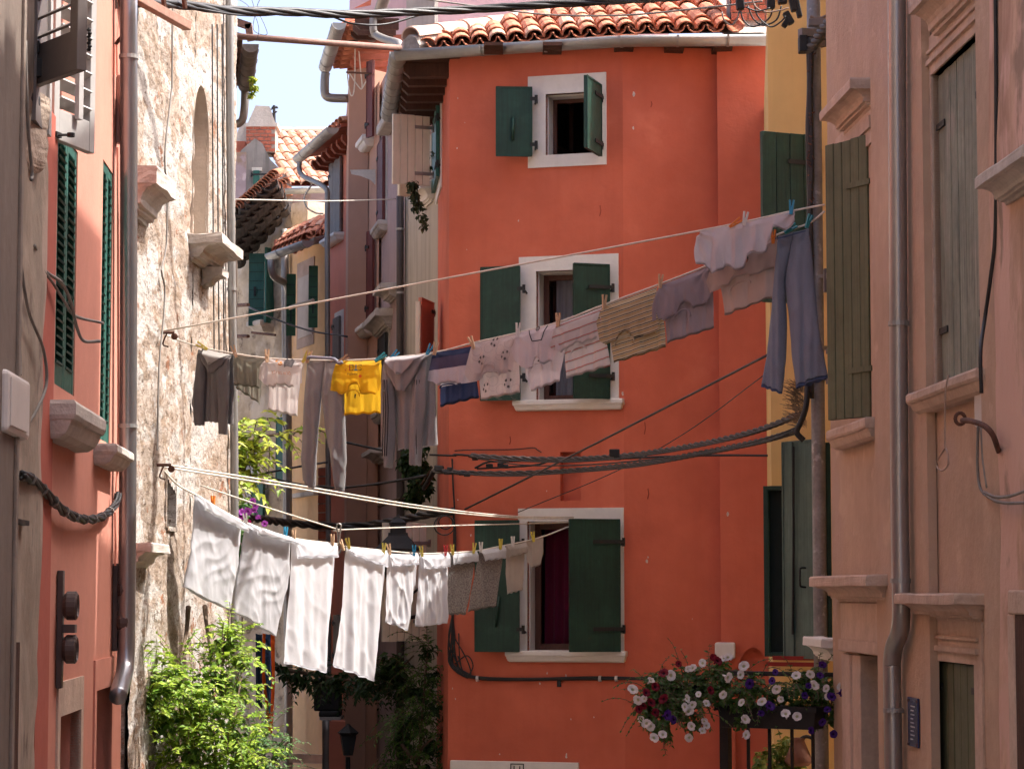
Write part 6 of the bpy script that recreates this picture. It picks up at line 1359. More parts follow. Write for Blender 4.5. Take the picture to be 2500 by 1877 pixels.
# ---- pegs
def peg_mesh(name, m):
    bm = NB()
    for sx in (-1, 1):
        X = Vector((1, 0, 0)); Y = Vector((0, 1, 0)); Z = Vector((0, 0, 1)); a = sx * .10; z = (Z * math.cos(a) + X * math.sin(a)); x = Y.cross(z)
        boxc(bm, Vector((sx * .0065, 0, .012)), x, Y, z, .0042, .006, .036)
    lathe(bm, (0, -.008, .012), [(.006, 0), (.006, .016)], 8, (0, 1, 0))
    me = bpy.data.meshes.new(name); bm.to_mesh(me); bm.free(); me.materials.append(m); return me
PEG = {'wooden': peg_mesh('peg', mat('peg_wood', (.50, .33, .20), .8, .15, 20, .1, 60)), 'blue': peg_mesh('peg', mat('peg_blue', (.03, .25, .42), .4, .1, 9, 0, 20)), 'teal': peg_mesh('peg', mat('peg_teal', (.02, .22, .25), .4, .1, 9, 0, 20)),
       'orange': peg_mesh('peg', mat('peg_orange', (.7, .2, .03), .4, .1, 9, 0, 20)), 'yellow': peg_mesh('peg', mat('peg_yellow', (.55, .45, .08), .4, .1, 9, 0, 20)), 'red': peg_mesh('peg', mat('peg_red', (.55, .04, .05), .4, .1, 9, 0, 20)), 'white': peg_mesh('peg', mat('peg_white', (.6, .58, .55), .4, .1, 9, 0, 20))}
def peg(px, py, dfun, col, tilt, where, sc=1.0, dd=0.0):
    o = inst('clothes_peg', PEG[col], None, at(px, py, dfun(px) + dd), Matrix.Rotation(R(tilt), 3, 'Y') @ Matrix.Rotation(R(random.uniform(-30, 30)), 3, 'Z') @ Matrix.Scale(sc, 3))
    tag(o, f'{col} clothes peg {where}', 'clothes peg', 'pegs on the washing lines')
for a in ((498, 848, 'yellow', -60, 'lying at the left corner of the charcoal hoodie'), (574, 863, 'wooden', -20, 'between the charcoal hoodie and the olive top'), (652, 874, 'wooden', 0, 'at the left shoulder of the white printed T-shirt'), (744, 876, 'yellow', 30, 'between the white printed T-shirt and the grey sweatpants'), (752, 876, 'wooden', 14, 'at the left of the grey sweatpants waistband'),
          (832, 880, 'wooden', 60, 'between the sweatpants and the yellow T-shirt'), (924, 876, 'teal', 55, 'at the right corner of the yellow T-shirt'), (957, 872, 'blue', 45, 'at the left corner of the mauve hoodie'), (1045, 860, 'blue', 25, 'at the right corner of the mauve hoodie'), (1062, 856, 'wooden', 8, 'at the left corner of the navy banded T-shirt'),
          (1154, 842, 'wooden', -20, 'between the navy T-shirt and the football T-shirt'), (1264, 810, 'white', 4, 'between the football T-shirt and the shield T-shirt'), (1362, 786, 'wooden', 2, 'between the shield T-shirt and the red striped one'), (1475, 742, 'wooden', 4, 'between the red striped and the tan striped T-shirts'), (1612, 692, 'wooden', 5, 'between the tan striped and the lilac T-shirts'),
          (1888, 584, 'orange', 0, 'at the right corner of the beige T-shirt'), (1925, 562, 'teal', 55, 'at the left of the jeans waistband'), (1972, 546, 'teal', 20, 'at the right of the jeans waistband')):
    peg(a[0], a[1], dU, a[2], a[3], a[4], 1.25, -.04)
for a in ((1818, 540, 'white', 10, 'in the middle of the crumpled white top'), (1790, 548, 'orange', 55, 'lying on the cord behind the crumpled white top'), (1932, 512, 'blue', 4, 'at the right end of the crumpled white top')): peg(a[0], a[1], dU, a[2], a[3], a[4], 1.25, -.2)
for a in ((520, 1230, 'orange', 0, 'on the leftmost pillowcase below the pink flowers'), (600, 1272, 'white', -8, 'at the left corner of the second pillowcase'), (697, 1305, 'blue', 2, 'at the right corner of the second pillowcase'), (718, 1312, 'wooden', -4, 'at the left corner of the towel left of the hook'), (812, 1322, 'wooden', -3, 'at the right corner of the towel left of the hook'), (836, 1335, 'wooden', -20, 'hanging right beside the metal hook'),
          (851, 1331, 'yellow', -12, 'at the left corner of the towel right of the hook'), (937, 1343, 'yellow', 2, 'at the right corner of the towel right of the hook'), (951, 1345, 'wooden', -10, 'at the left of the ruffled cloth before the lamp'), (1011, 1348, 'blue', 0, 'at the right of the ruffled cloth before the lamp'), (1030, 1350, 'yellow', -8, 'at the left of the ruffled cloth by the house corner'), (1088, 1347, 'red', 0, 'at the right of the ruffled cloth by the house corner'),
          (1105, 1346, 'yellow', -4, 'at the left of the nearer speckled towel'), (1157, 1342, 'yellow', 6, 'at the right of the nearer speckled towel'), (1174, 1340, 'white', 0, 'at the left of the speckled towel before the shutter'), (1222, 1332, 'yellow', 2, 'at the right of the speckled towel before the shutter'), (1252, 1326, 'white', 0, 'holding the small off white cloth'), (1302, 1314, 'yellow', -8, 'holding the tiny pale flannel')): peg(a[0], a[1], dL, a[2], a[3], a[4], 1.25, -.04)
# ================================================================== POLE, OVERHEAD CABLES
random.seed(5)
PO = thing('steel_pole', 'tall galvanised steel pole in front of the yellow house', 'pole', at(2003, 1450, 16.3).xy.to_3d())
b = NB(); base = at(2003, 1450, 16.3); tube(b, [Vector((base.x, base.y, -.2)), Vector((base.x - .005, base.y, 8.9))], .046, 16); mk('shaft', b, mat('galvanised', (.27, .25, .245), .55, .3, 5, .1, 30, metal=.35, patch=[((.42, .4, .4), 14, .6, .7)]), PO, smooth=True)
for (x0, y0, x1, y1, d0, d1) in ((1958, 72, 2046, 92, 16.1, 16.2), (1975, 45, 2020, 62, 16.2, 16.2), (1978, 95, 2022, 110, 16.1, 16.2)):
    W = WP(x0, d0, x1, d1); b = NB(); wrect(b, W, x0, y0, x1, y1, -.03, .03); mk('cross_arm', b, mat('grey_steel', (.22, .19, .18), .6, .2, 6, .1, 30, metal=.3), PO, bevel=.004)
b = NB(); W = WP(1952, 16.1, 1975, 16.1); wrect(b, W, 1952, 85, 1972, 125, -.04, .06); mk('clamp_box', b, M_iron, PO, bevel=.006)
b = NB(); wrect(b, WP(2012, 16.1, 2030, 16.1), 2012, 655, 2028, 712, -.03, .03); mk('junction_box', b, M_greyb, PO, bevel=.004)
for y in (676, 850, 925): b = NB(); p = at(2003, y, 16.3); tube(b, [p - Vector((0, 0, .012)), p + Vector((0, 0, .012))], .05, 14); mk('band', b, M_zinc, PO)
for (y, w_) in ((672, 0), (856, 1), (930, 1)): b = NB(); wrect(b, WP(1990, 16.2, 2045, 16.0), 2016, y - 8, 2046, y + 6, -.02, .02); mk('wall_tie', b, M_greyb, PO)
# dark cable column strapped along the pole
CC = thing('cable_riser', 'thick flaking black cable bundle running up beside the steel pole', 'cable', at(1975, 1000, 16.25))
for k in range(3):
    b = NB(); pts = [at(1973 + k * 4 + 2 * math.sin(q * 2.1 + k), 118 + q * 95, 16.25 - .01 * k) for q in range(10)]; tube(b, smooth_path(pts, 5), .014 + .004 * (k == 1), 8); mk('wire', b, M_cable, CC, smooth=True)
rr = random.Random(3); b = NB()
for k in range(60):
    t = rr.random(); p = at(1978 + rr.uniform(-8, 8), 130 + t * 850, 16.22); tube(b, [p, p + Vector((rr.uniform(-.02, .02), -.01, rr.uniform(-.03, .01)))], .005, 4)
o_ = mk('flaking_wrap', b, M_rust, CC); o_['kind'] = 'stuff'
b = NB()
for k in range(240):
    p = at(1957 + rr.uniform(-16, 14), 985 + rr.uniform(-45, 60), 16.3); a = rr.uniform(2.2, 4.4); L = rr.uniform(.04, .12); tube(b, [p, p + Vector((math.cos(a) * L, -.02, abs(math.sin(a)) * L * .6 + .01))], .0018, 3)
o_ = mk('frayed_bristles', b, mat('straw_fibre', (.30, .22, .15), .9, .2, 9, 0, 20), CC); o_['kind'] = 'stuff'
b = NB(); tube(b, smooth_path([at(1972, 930, 16.25), at(1968, 990, 16.2), at(1955, 1030, 16.2), at(1945, 1055, 16.2), at(1962, 1075, 16.2)], 5), [.02] * 21, 8); mk('tied_knot', b, M_cable, CC, smooth=True)
cable('twisted_cable', 'heavy twisted cable leaving the pole bracket to the upper right', [at(1966, 122, 16.1), at(1985, 112, 16.0), at(2012, 70, 15.6), at(2042, 28, 15.2), at(2075, -30, 14.8)], .018, mat('grey_black_cable', (.07, .062, .056), .6, .15, 8, .05, 40), 8, twist=3, turns=4)
cable('looping_cable', 'brown cable looping behind the pole top', [at(2035, -20, 16.2), at(2030, 25, 16.2), at(2012, 42, 16.2), at(1990, 46, 16.2), at(1978, 40, 16.2)], .011, mat('tan_cable', (.25, .18, .14), .6, .1, 8, .05, 40))
# black junction boxes and drooping loops at the top
JB = thing('junction_boxes', 'cluster of black cable clamps with drooping loops above the yellow wall', 'cable clamp', at(1880, 60, 17))
for (x, y, w, h, a) in ((1807, 12, 20, 26, .1), (1882, 10, 20, 24, 0), (1910, 0, 22, 22, .1), (1925, 45, 16, 34, .5), (1935, 10, 14, 40, .2), (1918, 58, 14, 20, -.6), (1948, 20, 12, 50, .2)):
    b = NB(); c = at(x, y, 17); boxc(b, c, Vector((math.cos(a), 0, math.sin(a))), Vector((0, 1, 0)), Vector((-math.sin(a), 0, math.cos(a))), w / 6000 * 8.5, .03, h / 6000 * 8.5); mk('clamp', b, M_iron, JB, bevel=.008)
for k, (pts, m) in enumerate((([(1762, 30), (1768, 50), (1785, 62), (1798, 50), (1806, 25)], M_cableg), ([(1808, 28), (1815, 50), (1835, 66), (1862, 58), (1880, 42), (1886, 22)], M_cable), ([(1826, 15), (1838, 45), (1862, 62), (1895, 50), (1908, 15)], M_cable), ([(1842, 10), (1850, 40), (1880, 66), (1905, 55), (1918, 40)], M_cable), ([(1835, -5), (1845, 18), (1870, 30), (1905, 26), (1925, 20)], mat('tan_cable', (0, 0, 0))), ([(1820, 18), (1850, 28), (1880, 20)], M_cable))):
    b = NB(); tube(b, smooth_path([at(x, y, 17 - .02 * k) for x, y in pts], 5), .006, 5); mk('loop', b, m, JB, smooth=True)
cable('overhead_cable', 'thick black overhead cable bundle across the top of the picture', [at(285, 4, 15.3), at(455, 14, 16.3), at(560, 26, 16.8), at(720, 30, 17.4), at(850, 36, 17.8), at(1000, 30, 18.2), at(1150, 24, 18.5), at(1300, 14, 18.6), at(1500, 2, 18.6), at(1760, -14, 17.5)], .017, None, 8, twist=4, turns=5)
cable('overhead_cable', 'slack thin black cable sagging below the overhead bundle', [at(455, 16, 16.3), at(570, 36, 16.8), at(650, 38, 17.2), at(730, 30, 17.5), at(800, 38, 17.7), at(860, 58, 17.9), at(940, 60, 18.2), at(1030, 36, 18.4)], .008)
cable('overhead_cable', 'grey cable crossing in front of the red roof tiles', [at(960, -12, 18.6), at(1120, 10, 18.9), at(1330, 36, 19), at(1520, 38, 18.6), at(1700, 22, 17.8), at(1860, 4, 17)], .007, M_cableg)
# cables from the red house to the pole
cable('twisted_cable', 'upper twisted black cable from the red house to the pole', [at(1150, 1112, 21.3), at(1250, 1118, 21.0), at(1400, 1120, 20.4), at(1560, 1108, 19.4), at(1720, 1082, 18.2), at(1850, 1050, 17.2), at(1950, 1012, 16.4)], .012, mat('weathered_cable', (.075, .062, .058), .6, .2, 8, .05, 40), 8, twist=3, turns=16)
cable('twisted_cable', 'lower twisted black cable from the red house to the pole', [at(1060, 1150, 21.7), at(1200, 1155, 21.2), at(1370, 1150, 20.6), at(1560, 1132, 19.4), at(1700, 1108, 18.4), at(1850, 1078, 17.2), at(1945, 1052, 16.4)], .012, mat('weathered_cable', (0, 0, 0)), 8, twist=3, turns=18)
cable('black_cable', 'straight black cable end fixed to the red wall below the twisted cables', [at(1050, 1110, 21.9), at(1110, 1112, 21.7), at(1125, 1110, 21.6), at(1330, 1124, 20.9), at(1700, 1112, 20.9), at(1890, 1112, 20.5)], .010)
cable('black_cable', 'dark cable slanting across the red wall to the pole', [at(1135, 1243, 21.8), at(1400, 1110, 20.2), at(1650, 982, 18.5), at(1875, 866, 17)], .009, mat('weathered_cable', (0, 0, 0)))
cable('black_cable', 'thin wire slanting across the red wall above the lowest window', [at(1265, 1250, 21.7), at(1500, 1152, 20.2), at(1680, 1052, 18.6), at(1870, 912, 17)], .004, mat('weathered_cable', (0, 0, 0)))
cable('wall_wire', 'thin black wire arched on the red wall over the cable clamps', [F1.pt(1110, 1100, .02), F1.pt(1150, 1098, .02), F1.pt(1250, 1097, .02), F1.pt(1300, 1093, .02), F1.pt(1312, 1098, .02), F1.pt(1322, 1104, .02)], .005)
rq = random.Random(21)
for lab, pts in (('slack black wire lashed along the upper twisted cable', [(1150, 1116), (1300, 1126), (1450, 1124), (1600, 1108), (1760, 1080), (1880, 1042), (1952, 1010)]), ('slack black wire lashed along the lower twisted cable', [(1070, 1150), (1220, 1162), (1400, 1154), (1560, 1140), (1700, 1112), (1860, 1080), (1946, 1050)]), ('thin black wire drooping between the two twisted cables', [(1165, 1118), (1280, 1136), (1420, 1136), (1600, 1122), (1750, 1098), (1890, 1062), (1948, 1040)])):
    cable('slack_wire', lab, [at(x, y + rq.uniform(-2, 2), 21.4 - (x - 1070) / 876 * 5.0 - .03) for x, y in pts], .006)
# clamps, chain and hook where the cables end
KF = thing('cable_anchor', 'iron anchor arm with clamps holding cables at the red house corner', 'cable clamp', at(1060, 1150, 21.7))
b = NB(); tube(b, smooth_path([at(1035, 1192, 22.4), at(1048, 1170, 22.1), at(1062, 1148, 21.8), at(1080, 1142, 21.7)], 4), .022, 8); mk('arm', b, M_iron, KF, smooth=True)
for (x, y, w) in ((1070, 1143, 10), (1092, 1152, 9), (1098, 1145, 7), (1128, 1155, 8), (1140, 1158, 8), (1160, 1118, 8), (1195, 1138, 9), (1222, 1135, 8), (1235, 1138, 7), (1500, 1105, 12), (1508, 1116, 9)):
    b = NB(); c = at(x, y, 21.35 if x < 1300 else 19.7); boxc(b, c, Vector((1, 0, 0)), Vector((0, 1, 0)), Vector((0, 0, 1)), w / 6000 * 21, .02, w / 6000 * 15); mk('clamp', b, M_iron, KF, bevel=.008)
b = NB(); tube(b, smooth_path([at(1160, 1142, 21.4), at(1190, 1128, 21.3), at(1230, 1126, 21.2), at(1300, 1124, 20.9)], 4), .01, 6); tube(b, smooth_path([at(1165, 1144, 21.4), at(1200, 1142, 21.3), at(1300, 1136, 21), at(1345, 1124, 20.8)], 4), .009, 6); mk('jumper', b, M_cable, KF)
for k in range(7):
    b = NB(); c = at(1148 + k * 8, 1115 + .5 * k, 21.3); lathe(b, c, [(.016, -.003), (.019, 0), (.016, .003), (.012, 0)], 10, (0, 1, 0) if k % 2 else (0, .4, 1)); mk('chain_link', b, M_rust, KF)
b = NB(); tube(b, resample([at(1218, 1118, 21.2), at(1242, 1120, 21.1)], 4), .02, 8); mk('spring', b, M_zincd, KF)
b = NB(); tube(b, smooth_path([F1.pt(1104, 1120, .03), F1.pt(1106, 1180, .03), F1.pt(1110, 1245, .03)], 4), .008, 6); mk('drop_wire', b, M_cable, KF)
# bundle running down and along the red wall
rw = thing('wall_cables', 'black cable bundle running down the house corner then along the red wall', 'cable', F1.pt(1110, 1640, .03))
rr = random.Random(8)
for k in range(7):
    j = lambda: rr.uniform(-5, 5); b = NB()
    pts = [(1108 + j() * .5, 1240), (1110 + j() * .5, 1330), (1107 + j() * .5, 1480), (1100 + j() * 2.2, 1560), (1105 + j() * 2.5, 1615), (1135 + j() * 2, 1643 + j()), (1180, 1655 + j() * .7), (1300, 1657 + j() * .6), (1450, 1655 + j() * .6), (1600, 1656 + j() * .6)]
    tube(b, smooth_path([F1.pt(x, y, .02 + .008 * (k % 3)) if x > 1096 else FS.pt(x, y, .03) if x < 1090 else F1.pt(1096, y, .04) for x, y in pts], 6), .0085, 5); mk('wire', b, M_cable, rw, smooth=True)
for pts in ([(1112, 1560), (1140, 1610), (1150, 1645), (1135, 1650), (1118, 1600)], [(1110, 1620), (1140, 1600), (1155, 1625), (1140, 1655)], [(1120, 1545), (1122, 1600), (1130, 1650)]):
    b = NB(); tube(b, smooth_path([F1.pt(x, y, .04) for x, y in pts], 6), .006, 5); mk('loop', b, M_cable, rw, smooth=True)
for x in (1166, 1465, 1505): b = NB(); p = F1.pt(x, 1656, .03); t3 = Vector((F1.t.x, F1.t.y, 0)); tube(b, [p - t3 * .012, p + t3 * .012], .026, 8); mk('strap', b, M_plastic, rw)
b = NB(); wrect(b, F1, 1360, 1658, 1368, 1676, 0, .03); mk('wall_hook', b, M_iron, rw)
for c_, r_ in (((1085, 1282), 25), ((1088, 1275), 17)):
    b = NB(); tube(b, [at(c_[0] + r_ * math.cos(a), c_[1] + r_ * math.sin(a) * .95, 21.85) for a in [2 * math.pi * k / 20 for k in range(21)]], .006, 5); mk('coil', b, M_cable, rw, smooth=True)
# alley cables
cable('alley_cable', 'thick black cable sagging across the alley behind the linen', [at(600, 1262, 21.0), at(700, 1276, 23), at(800, 1284, 24), at(900, 1280, 24), at(1000, 1264, 23), at(1060, 1252, 22.3), at(1105, 1248, 21.9)], .02, None, 8, twist=3, turns=6)
cable('alley_cable', 'black cable hanging across the alley below the sweatpants', [at(646, 1162, 26), at(720, 1180, 26), at(810, 1190, 25.5), at(900, 1184, 25), at(1000, 1168, 24), at(1040, 1160, 23)], .013)
cable('alley_cable', 'black cable rising from the rubble house behind the sweatpants', [at(646, 1155, 26), at(735, 1138, 26), at(800, 1128, 26)], .012)
cable('alley_cable', 'black cable slanting behind the yellow T-shirt', [at(838, 1078, 27), at(900, 1092, 26.8), at(948, 1102, 26.6)], .014)
cable('alley_line', 'thin pale cord across the alley under the dark eave', [at(575, 487, 24), at(800, 491, 26), at(975, 486, 27)], .007, M_rope)
cable('alley_line', 'thin dark cord from the rubble house to the peach house', [at(608, 750, 36), at(680, 782, 34), at(760, 808, 32), at(850, 822, 30)], .012, M_cable)
cable('roof_cord', 'white cord looping from the far gutter to the yellow eave', [at(762, 450, 33), at(744, 480, 33), at(748, 505, 33), at(770, 520, 33), at(790, 522, 33)], .012, M_rope)
cable('eave_wires', 'tangle of thin wires against the sky beside the dark eave', [at(612, -10, 20), at(622, 30, 20), at(618, 70, 20), at(634, 84, 20), at(652, 84, 20), at(645, 60, 20), at(628, 20, 20), at(640, -10, 20)], .0025)
cable('eave_wires', 'single thin wire curling above the dark eave', [at(575, -5, 20), at(605, 14, 20), at(625, 45, 20), at(632, 75, 20), at(626, 100, 20)], .0025)
# ================================================================== IRON DETAILS ON THE RIGHT WALL
HK = thing('iron_hook', 'rusty curved iron hook with an eye fixed to the pink wall', 'hook', P1.pt(2440, 1105, 0))
hp = [P1.pt(2440, 1106, .02), P1.pt(2436, 1095, .10), P1.pt(2424, 1062, .14), P1.pt(2404, 1040, .16), P1.pt(2372, 1028, .17), P1.pt(2350, 1026, .17)]
b = NB(); tube(b, smooth_path(hp, 5), .013, 8); mk('bar', b, M_rust, HK, smooth=True)
b = NB(); c = P1.pt(2344, 1022, .17); tube(b, [c + Vector((.022 * math.cos(a), 0, .026 * math.sin(a))) for a in [2 * math.pi * k / 14 for k in range(15)]], .009, 6); mk('eye', b, M_rust, HK, smooth=True)
fb = thing('fuse_box', 'small white plastic box on the pink wall with cables below', 'box', P1.pt(2388, 1040, 0)); b = NB(); wrect(b, P1, 2378, 955, 2402, 1040, .0, .05); mk('case', b, M_plastic, fb, bevel=.008)
for pts in ([(2388, 1040), (2386, 1120), (2390, 1180), (2402, 1205), (2412, 1206)], [(2396, 1040), (2400, 1120), (2410, 1190)], [(2404, 1206), (2430, 1222), (2465, 1228), (2510, 1226)], [(2402, 1200), (2430, 1212), (2470, 1210), (2520, 1190)]):
    b = NB(); tube(b, smooth_path([P1.pt(x, y, .07) if x < 2415 else PN.pt(x, y, .05) for x, y in pts], 5), .007, 5); mk('lead', b, M_cableg, fb, smooth=True)
cable('wall_cable', 'black cable hanging down the pink wall past the grey shutters', [PB.pt(2430, -40, .02), PB.pt(2432, 300, .02), PB.pt(2430, 560, .02), PB.pt(2418, 680, .03), PB.pt(2404, 780, .04), PB.pt(2394, 860, .1), PB.pt(2396, 960, .1)], .009)
cable('hanging_string', 'thin string with a loop hanging from the pink window sill', [P1.pt(2316, 915, .13), P1.pt(2308, 960, .14), P1.pt(2307, 1085, .14), P1.pt(2308, 1092, .14), P1.pt(2290, 1122, .14), P1.pt(2288, 1140, .14), P1.pt(2300, 1148, .14), P1.pt(2314, 1135, .14), P1.pt(2314, 1108, .14), P1.pt(2308, 1092, .14)], .0045, mat('string', (.38, .28, .22), .9, .1, 9, 0, 20), cat='string')
# ================================================================== PLANTS
M_bark = mat('bark', (.13, .09, .06), .9, .3, 6, .5, 20)
def leafy(parent, name, blobs, n, size, m, seed, droop=.3, asp=.62, shell=.55, up=.5):
    """leaves as folded ovate blades spread through blobs (centre, radii)"""
    r = random.Random(seed); bm = NB(); tot = sum(b_[1] ** 2 for b_ in blobs)
    for (c, rad, sq) in [(b_[0], b_[1], b_[2] if len(b_) > 2 else (1, 1, 1)) for b_ in blobs]:
        for _ in range(int(n * rad ** 2 / tot)):
            d = Vector((r.gauss(0, 1), r.gauss(0, 1), r.gauss(0, 1))).normalized(); k = rad * (shell + (1 - shell) * r.random()) * (1 + .35 * noise.noise(d * 2.3 + Vector((seed, 0, 0))))
            p = Vector(c) + Vector((d.x * sq[0], d.y * sq[1], d.z * sq[2])) * k
            nrm = (d * .6 + Vector((r.uniform(-.7, .7), r.uniform(-.7, .7), up + r.uniform(-.4, .6)))).normalized()
            ax = nrm.cross(Vector((r.uniform(-1, 1), r.uniform(-1, 1), r.uniform(-1, 1)))).normalized(); ax = (ax - Vector((0, 0, droop))).normalized(); sd = nrm.cross(ax).normalized(); L = size * r.uniform(.6, 1.25); w = L * asp * .5
            t = nrm * (L * .12)
            a = bm.verts.new(p); q = bm.verts.new(p + ax * L - t * .8); m1 = bm.verts.new(p + ax * L * .45 - t * .2); l1 = bm.verts.new(p + ax * L * .38 + sd * w + t); r1 = bm.verts.new(p + ax * L * .38 - sd * w + t)
            bm.faces.new([a, m1, l1]); bm.faces.new([l1, m1, q]); bm.faces.new([a, r1, m1]); bm.faces.new([r1, q, m1])
    me = bpy.data.meshes.new(name); bm.to_mesh(me); bm.free(); o = mk(name, me, m, parent); o['kind'] = 'stuff'; return o
def sprays(parent, name, blobs, n, nl, size, m, seed, length=.25, droop=.5, asp=.5, tw=.0025):
    """twigs that leave the mass and carry leaves on both sides"""
    r = random.Random(seed); bm = NB(); bt = NB(); tot = sum(b_[1] ** 2 for b_ in blobs)
    for (c, rad, sq) in blobs:
        for _ in range(max(1, int(n * rad ** 2 / tot))):
            d = Vector((r.gauss(0, 1), r.gauss(0, .8) - .35, r.gauss(0, 1) + .25)).normalized(); p = Vector(c) + d * rad * r.uniform(.35, .8); v = (d + Vector((r.uniform(-.4, .4), r.uniform(-.4, .4), r.uniform(-.1, .6)))).normalized(); L = length * r.uniform(.5, 1.3); st = L / nl; path = [p.copy()]
            for k in range(nl):
                v = (v + Vector((r.uniform(-.12, .12), r.uniform(-.12, .12), -droop * .22))).normalized(); p = p + v * st; path.append(p.copy())
                sd = v.cross(Vector((0, 0, 1))); sd = sd.normalized() if sd.length > .01 else Vector((1, 0, 0))
                for sg in (1, -1):
                    if r.random() < .12: continue
                    ax = (v * .55 + sd * sg * .8 + Vector((0, 0, r.uniform(-.5, .15)))).normalized(); nrm = (Vector((0, -.25, 1)) + Vector((r.uniform(-.6, .6), r.uniform(-.6, .6), 0))); nrm = (nrm - ax * nrm.dot(ax)).normalized(); s2 = ax.cross(nrm); l = size * r.uniform(.55, 1.15) * (1 - .45 * k / nl); w = l * asp * .5; t = nrm * l * .1
                    a = bm.verts.new(p); q = bm.verts.new(p + ax * l - t); m1 = bm.verts.new(p + ax * l * .45); l1 = bm.verts.new(p + ax * l * .38 + s2 * w + t); r1 = bm.verts.new(p + ax * l * .38 - s2 * w + t)
                    bm.faces.new([a, m1, l1]); bm.faces.new([l1, m1, q]); bm.faces.new([a, r1, m1]); bm.faces.new([r1, q, m1])
            tube(bt, path, tw, 3, False)
    me = bpy.data.meshes.new(name); bm.to_mesh(me); bm.free(); o = mk(name, me, m, parent); o['kind'] = 'stuff'
    t = mk('twigs', bt, M_bark, parent); t['kind'] = 'stuff'; return o
def pb(px, py, d, rpx, sq=(1, 1, 1)): return (at(px, py, d), rpx / 6000 * d, sq)
def stems(parent, pts_list, r, m, name='stem'):
    for pts in pts_list:
        b = NB(); path = smooth_path(pts, 4); n = len(path); tube(b, path, [r * (1 - .7 * i / n) for i in range(n)], 6); mk(name, b, m, parent, smooth=True)
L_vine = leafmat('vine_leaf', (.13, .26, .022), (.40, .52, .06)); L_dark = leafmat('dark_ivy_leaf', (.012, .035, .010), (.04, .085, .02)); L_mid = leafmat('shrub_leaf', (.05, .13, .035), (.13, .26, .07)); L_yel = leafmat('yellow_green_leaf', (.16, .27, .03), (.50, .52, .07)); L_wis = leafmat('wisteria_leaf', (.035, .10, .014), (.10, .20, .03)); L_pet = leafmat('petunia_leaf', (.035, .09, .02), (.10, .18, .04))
V = thing('climbing_vine', 'bright green climbing vine covering the foot of the stone wall', 'vine', at(450, 1877, 17.2).xy.to_3d())
VB = [pb(328, 1660, 16.8, 30), pb(355, 1715, 16.8, 36), pb(395, 1690, 16.9, 34), pb(560, 1545, 17.9, 26), pb(545, 1575, 17.8, 42), pb(588, 1605, 18.0, 36), pb(430, 1650, 17.2, 52), pb(520, 1655, 17.6, 62), pb(580, 1690, 17.8, 42), pb(365, 1665, 16.9, 34), pb(335, 1640, 16.8, 22), pb(480, 1735, 17.2, 70), pb(400, 1760, 17.0, 38), pb(555, 1785, 17.4, 62), pb(470, 1850, 17.1, 78), pb(600, 1850, 17.6, 48), pb(540, 1930, 17.2, 90)]
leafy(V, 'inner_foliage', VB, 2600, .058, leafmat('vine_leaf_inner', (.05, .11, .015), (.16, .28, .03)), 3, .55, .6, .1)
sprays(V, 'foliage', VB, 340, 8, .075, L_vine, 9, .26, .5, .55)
stems(V, [[at(470, 2200, 17.1), at(480, 1950, 17.1), at(450, 1780, 17.1), at(420, 1660, 17.1), at(360, 1640, 16.9)], [at(500, 2200, 17.3), at(520, 1900, 17.3), at(540, 1700, 17.6), at(545, 1540, 17.8)], [at(480, 1950, 17.1), at(560, 1800, 17.4), at(590, 1650, 17.8)], [at(460, 1480, 17.9), at(455, 1540, 17.8), at(440, 1620, 17.4)], [at(500, 1480, 18.2), at(505, 1530, 18), at(515, 1600, 17.8)]], .02, M_bark)
S2b = thing('leafy_shrub', 'darker small leaved shrub right of the bright vine', 'shrub', at(650, 1877, 18.6).xy.to_3d())
SB = [pb(640, 1800, 18.6, 34), pb(675, 1830, 18.6, 24), pb(615, 1840, 18.4, 40), pb(655, 1875, 18.6, 42), pb(600, 1900, 18.4, 50)]
leafy(S2b, 'inner_foliage', SB, 600, .045, L_mid, 5, .3, .6, .1); sprays(S2b, 'foliage', SB, 110, 8, .05, L_mid, 6, .24, .45, .5)
stems(S2b, [[at(620, 2150, 18.5), at(630, 1950, 18.5), at(650, 1800, 18.6)], [at(625, 1980, 18.5), at(670, 1860, 18.6), at(700, 1810, 18.6)]], .014, M_bark)
T1 = thing('overhanging_tree', 'sunlit yellow green tree branches behind the hoodie and olive top', 'tree', at(560, 1450, 21.5).xy.to_3d())
sprays(T1, 'crown', [pb(520, 1060, 20.8, 26), pb(565, 1075, 21, 30), pb(530, 1115, 20.8, 32), pb(500, 1145, 20.6, 26), pb(575, 1135, 21, 26), pb(620, 1062, 21.2, 22), pb(662, 1060, 21.4, 20), pb(700, 1060, 21.5, 14), pb(600, 1110, 21.2, 26), pb(545, 1170, 20.8, 24), pb(510, 1035, 20.6, 18), pb(595, 1160, 21, 18), pb(490, 1090, 20.6, 20)], 125, 6, .15, L_yel, 7, .36, .9, .48, .005)
stems(T1, [[at(560, 2100, 21.4), at(556, 1700, 21.2), at(545, 1300, 21.0), at(560, 1120, 21), at(620, 1070, 21.2), at(720, 1058, 21.5)], [at(550, 1250, 21), at(515, 1130, 20.8), at(510, 1040, 20.6)]], .03, M_bark, 'trunk')
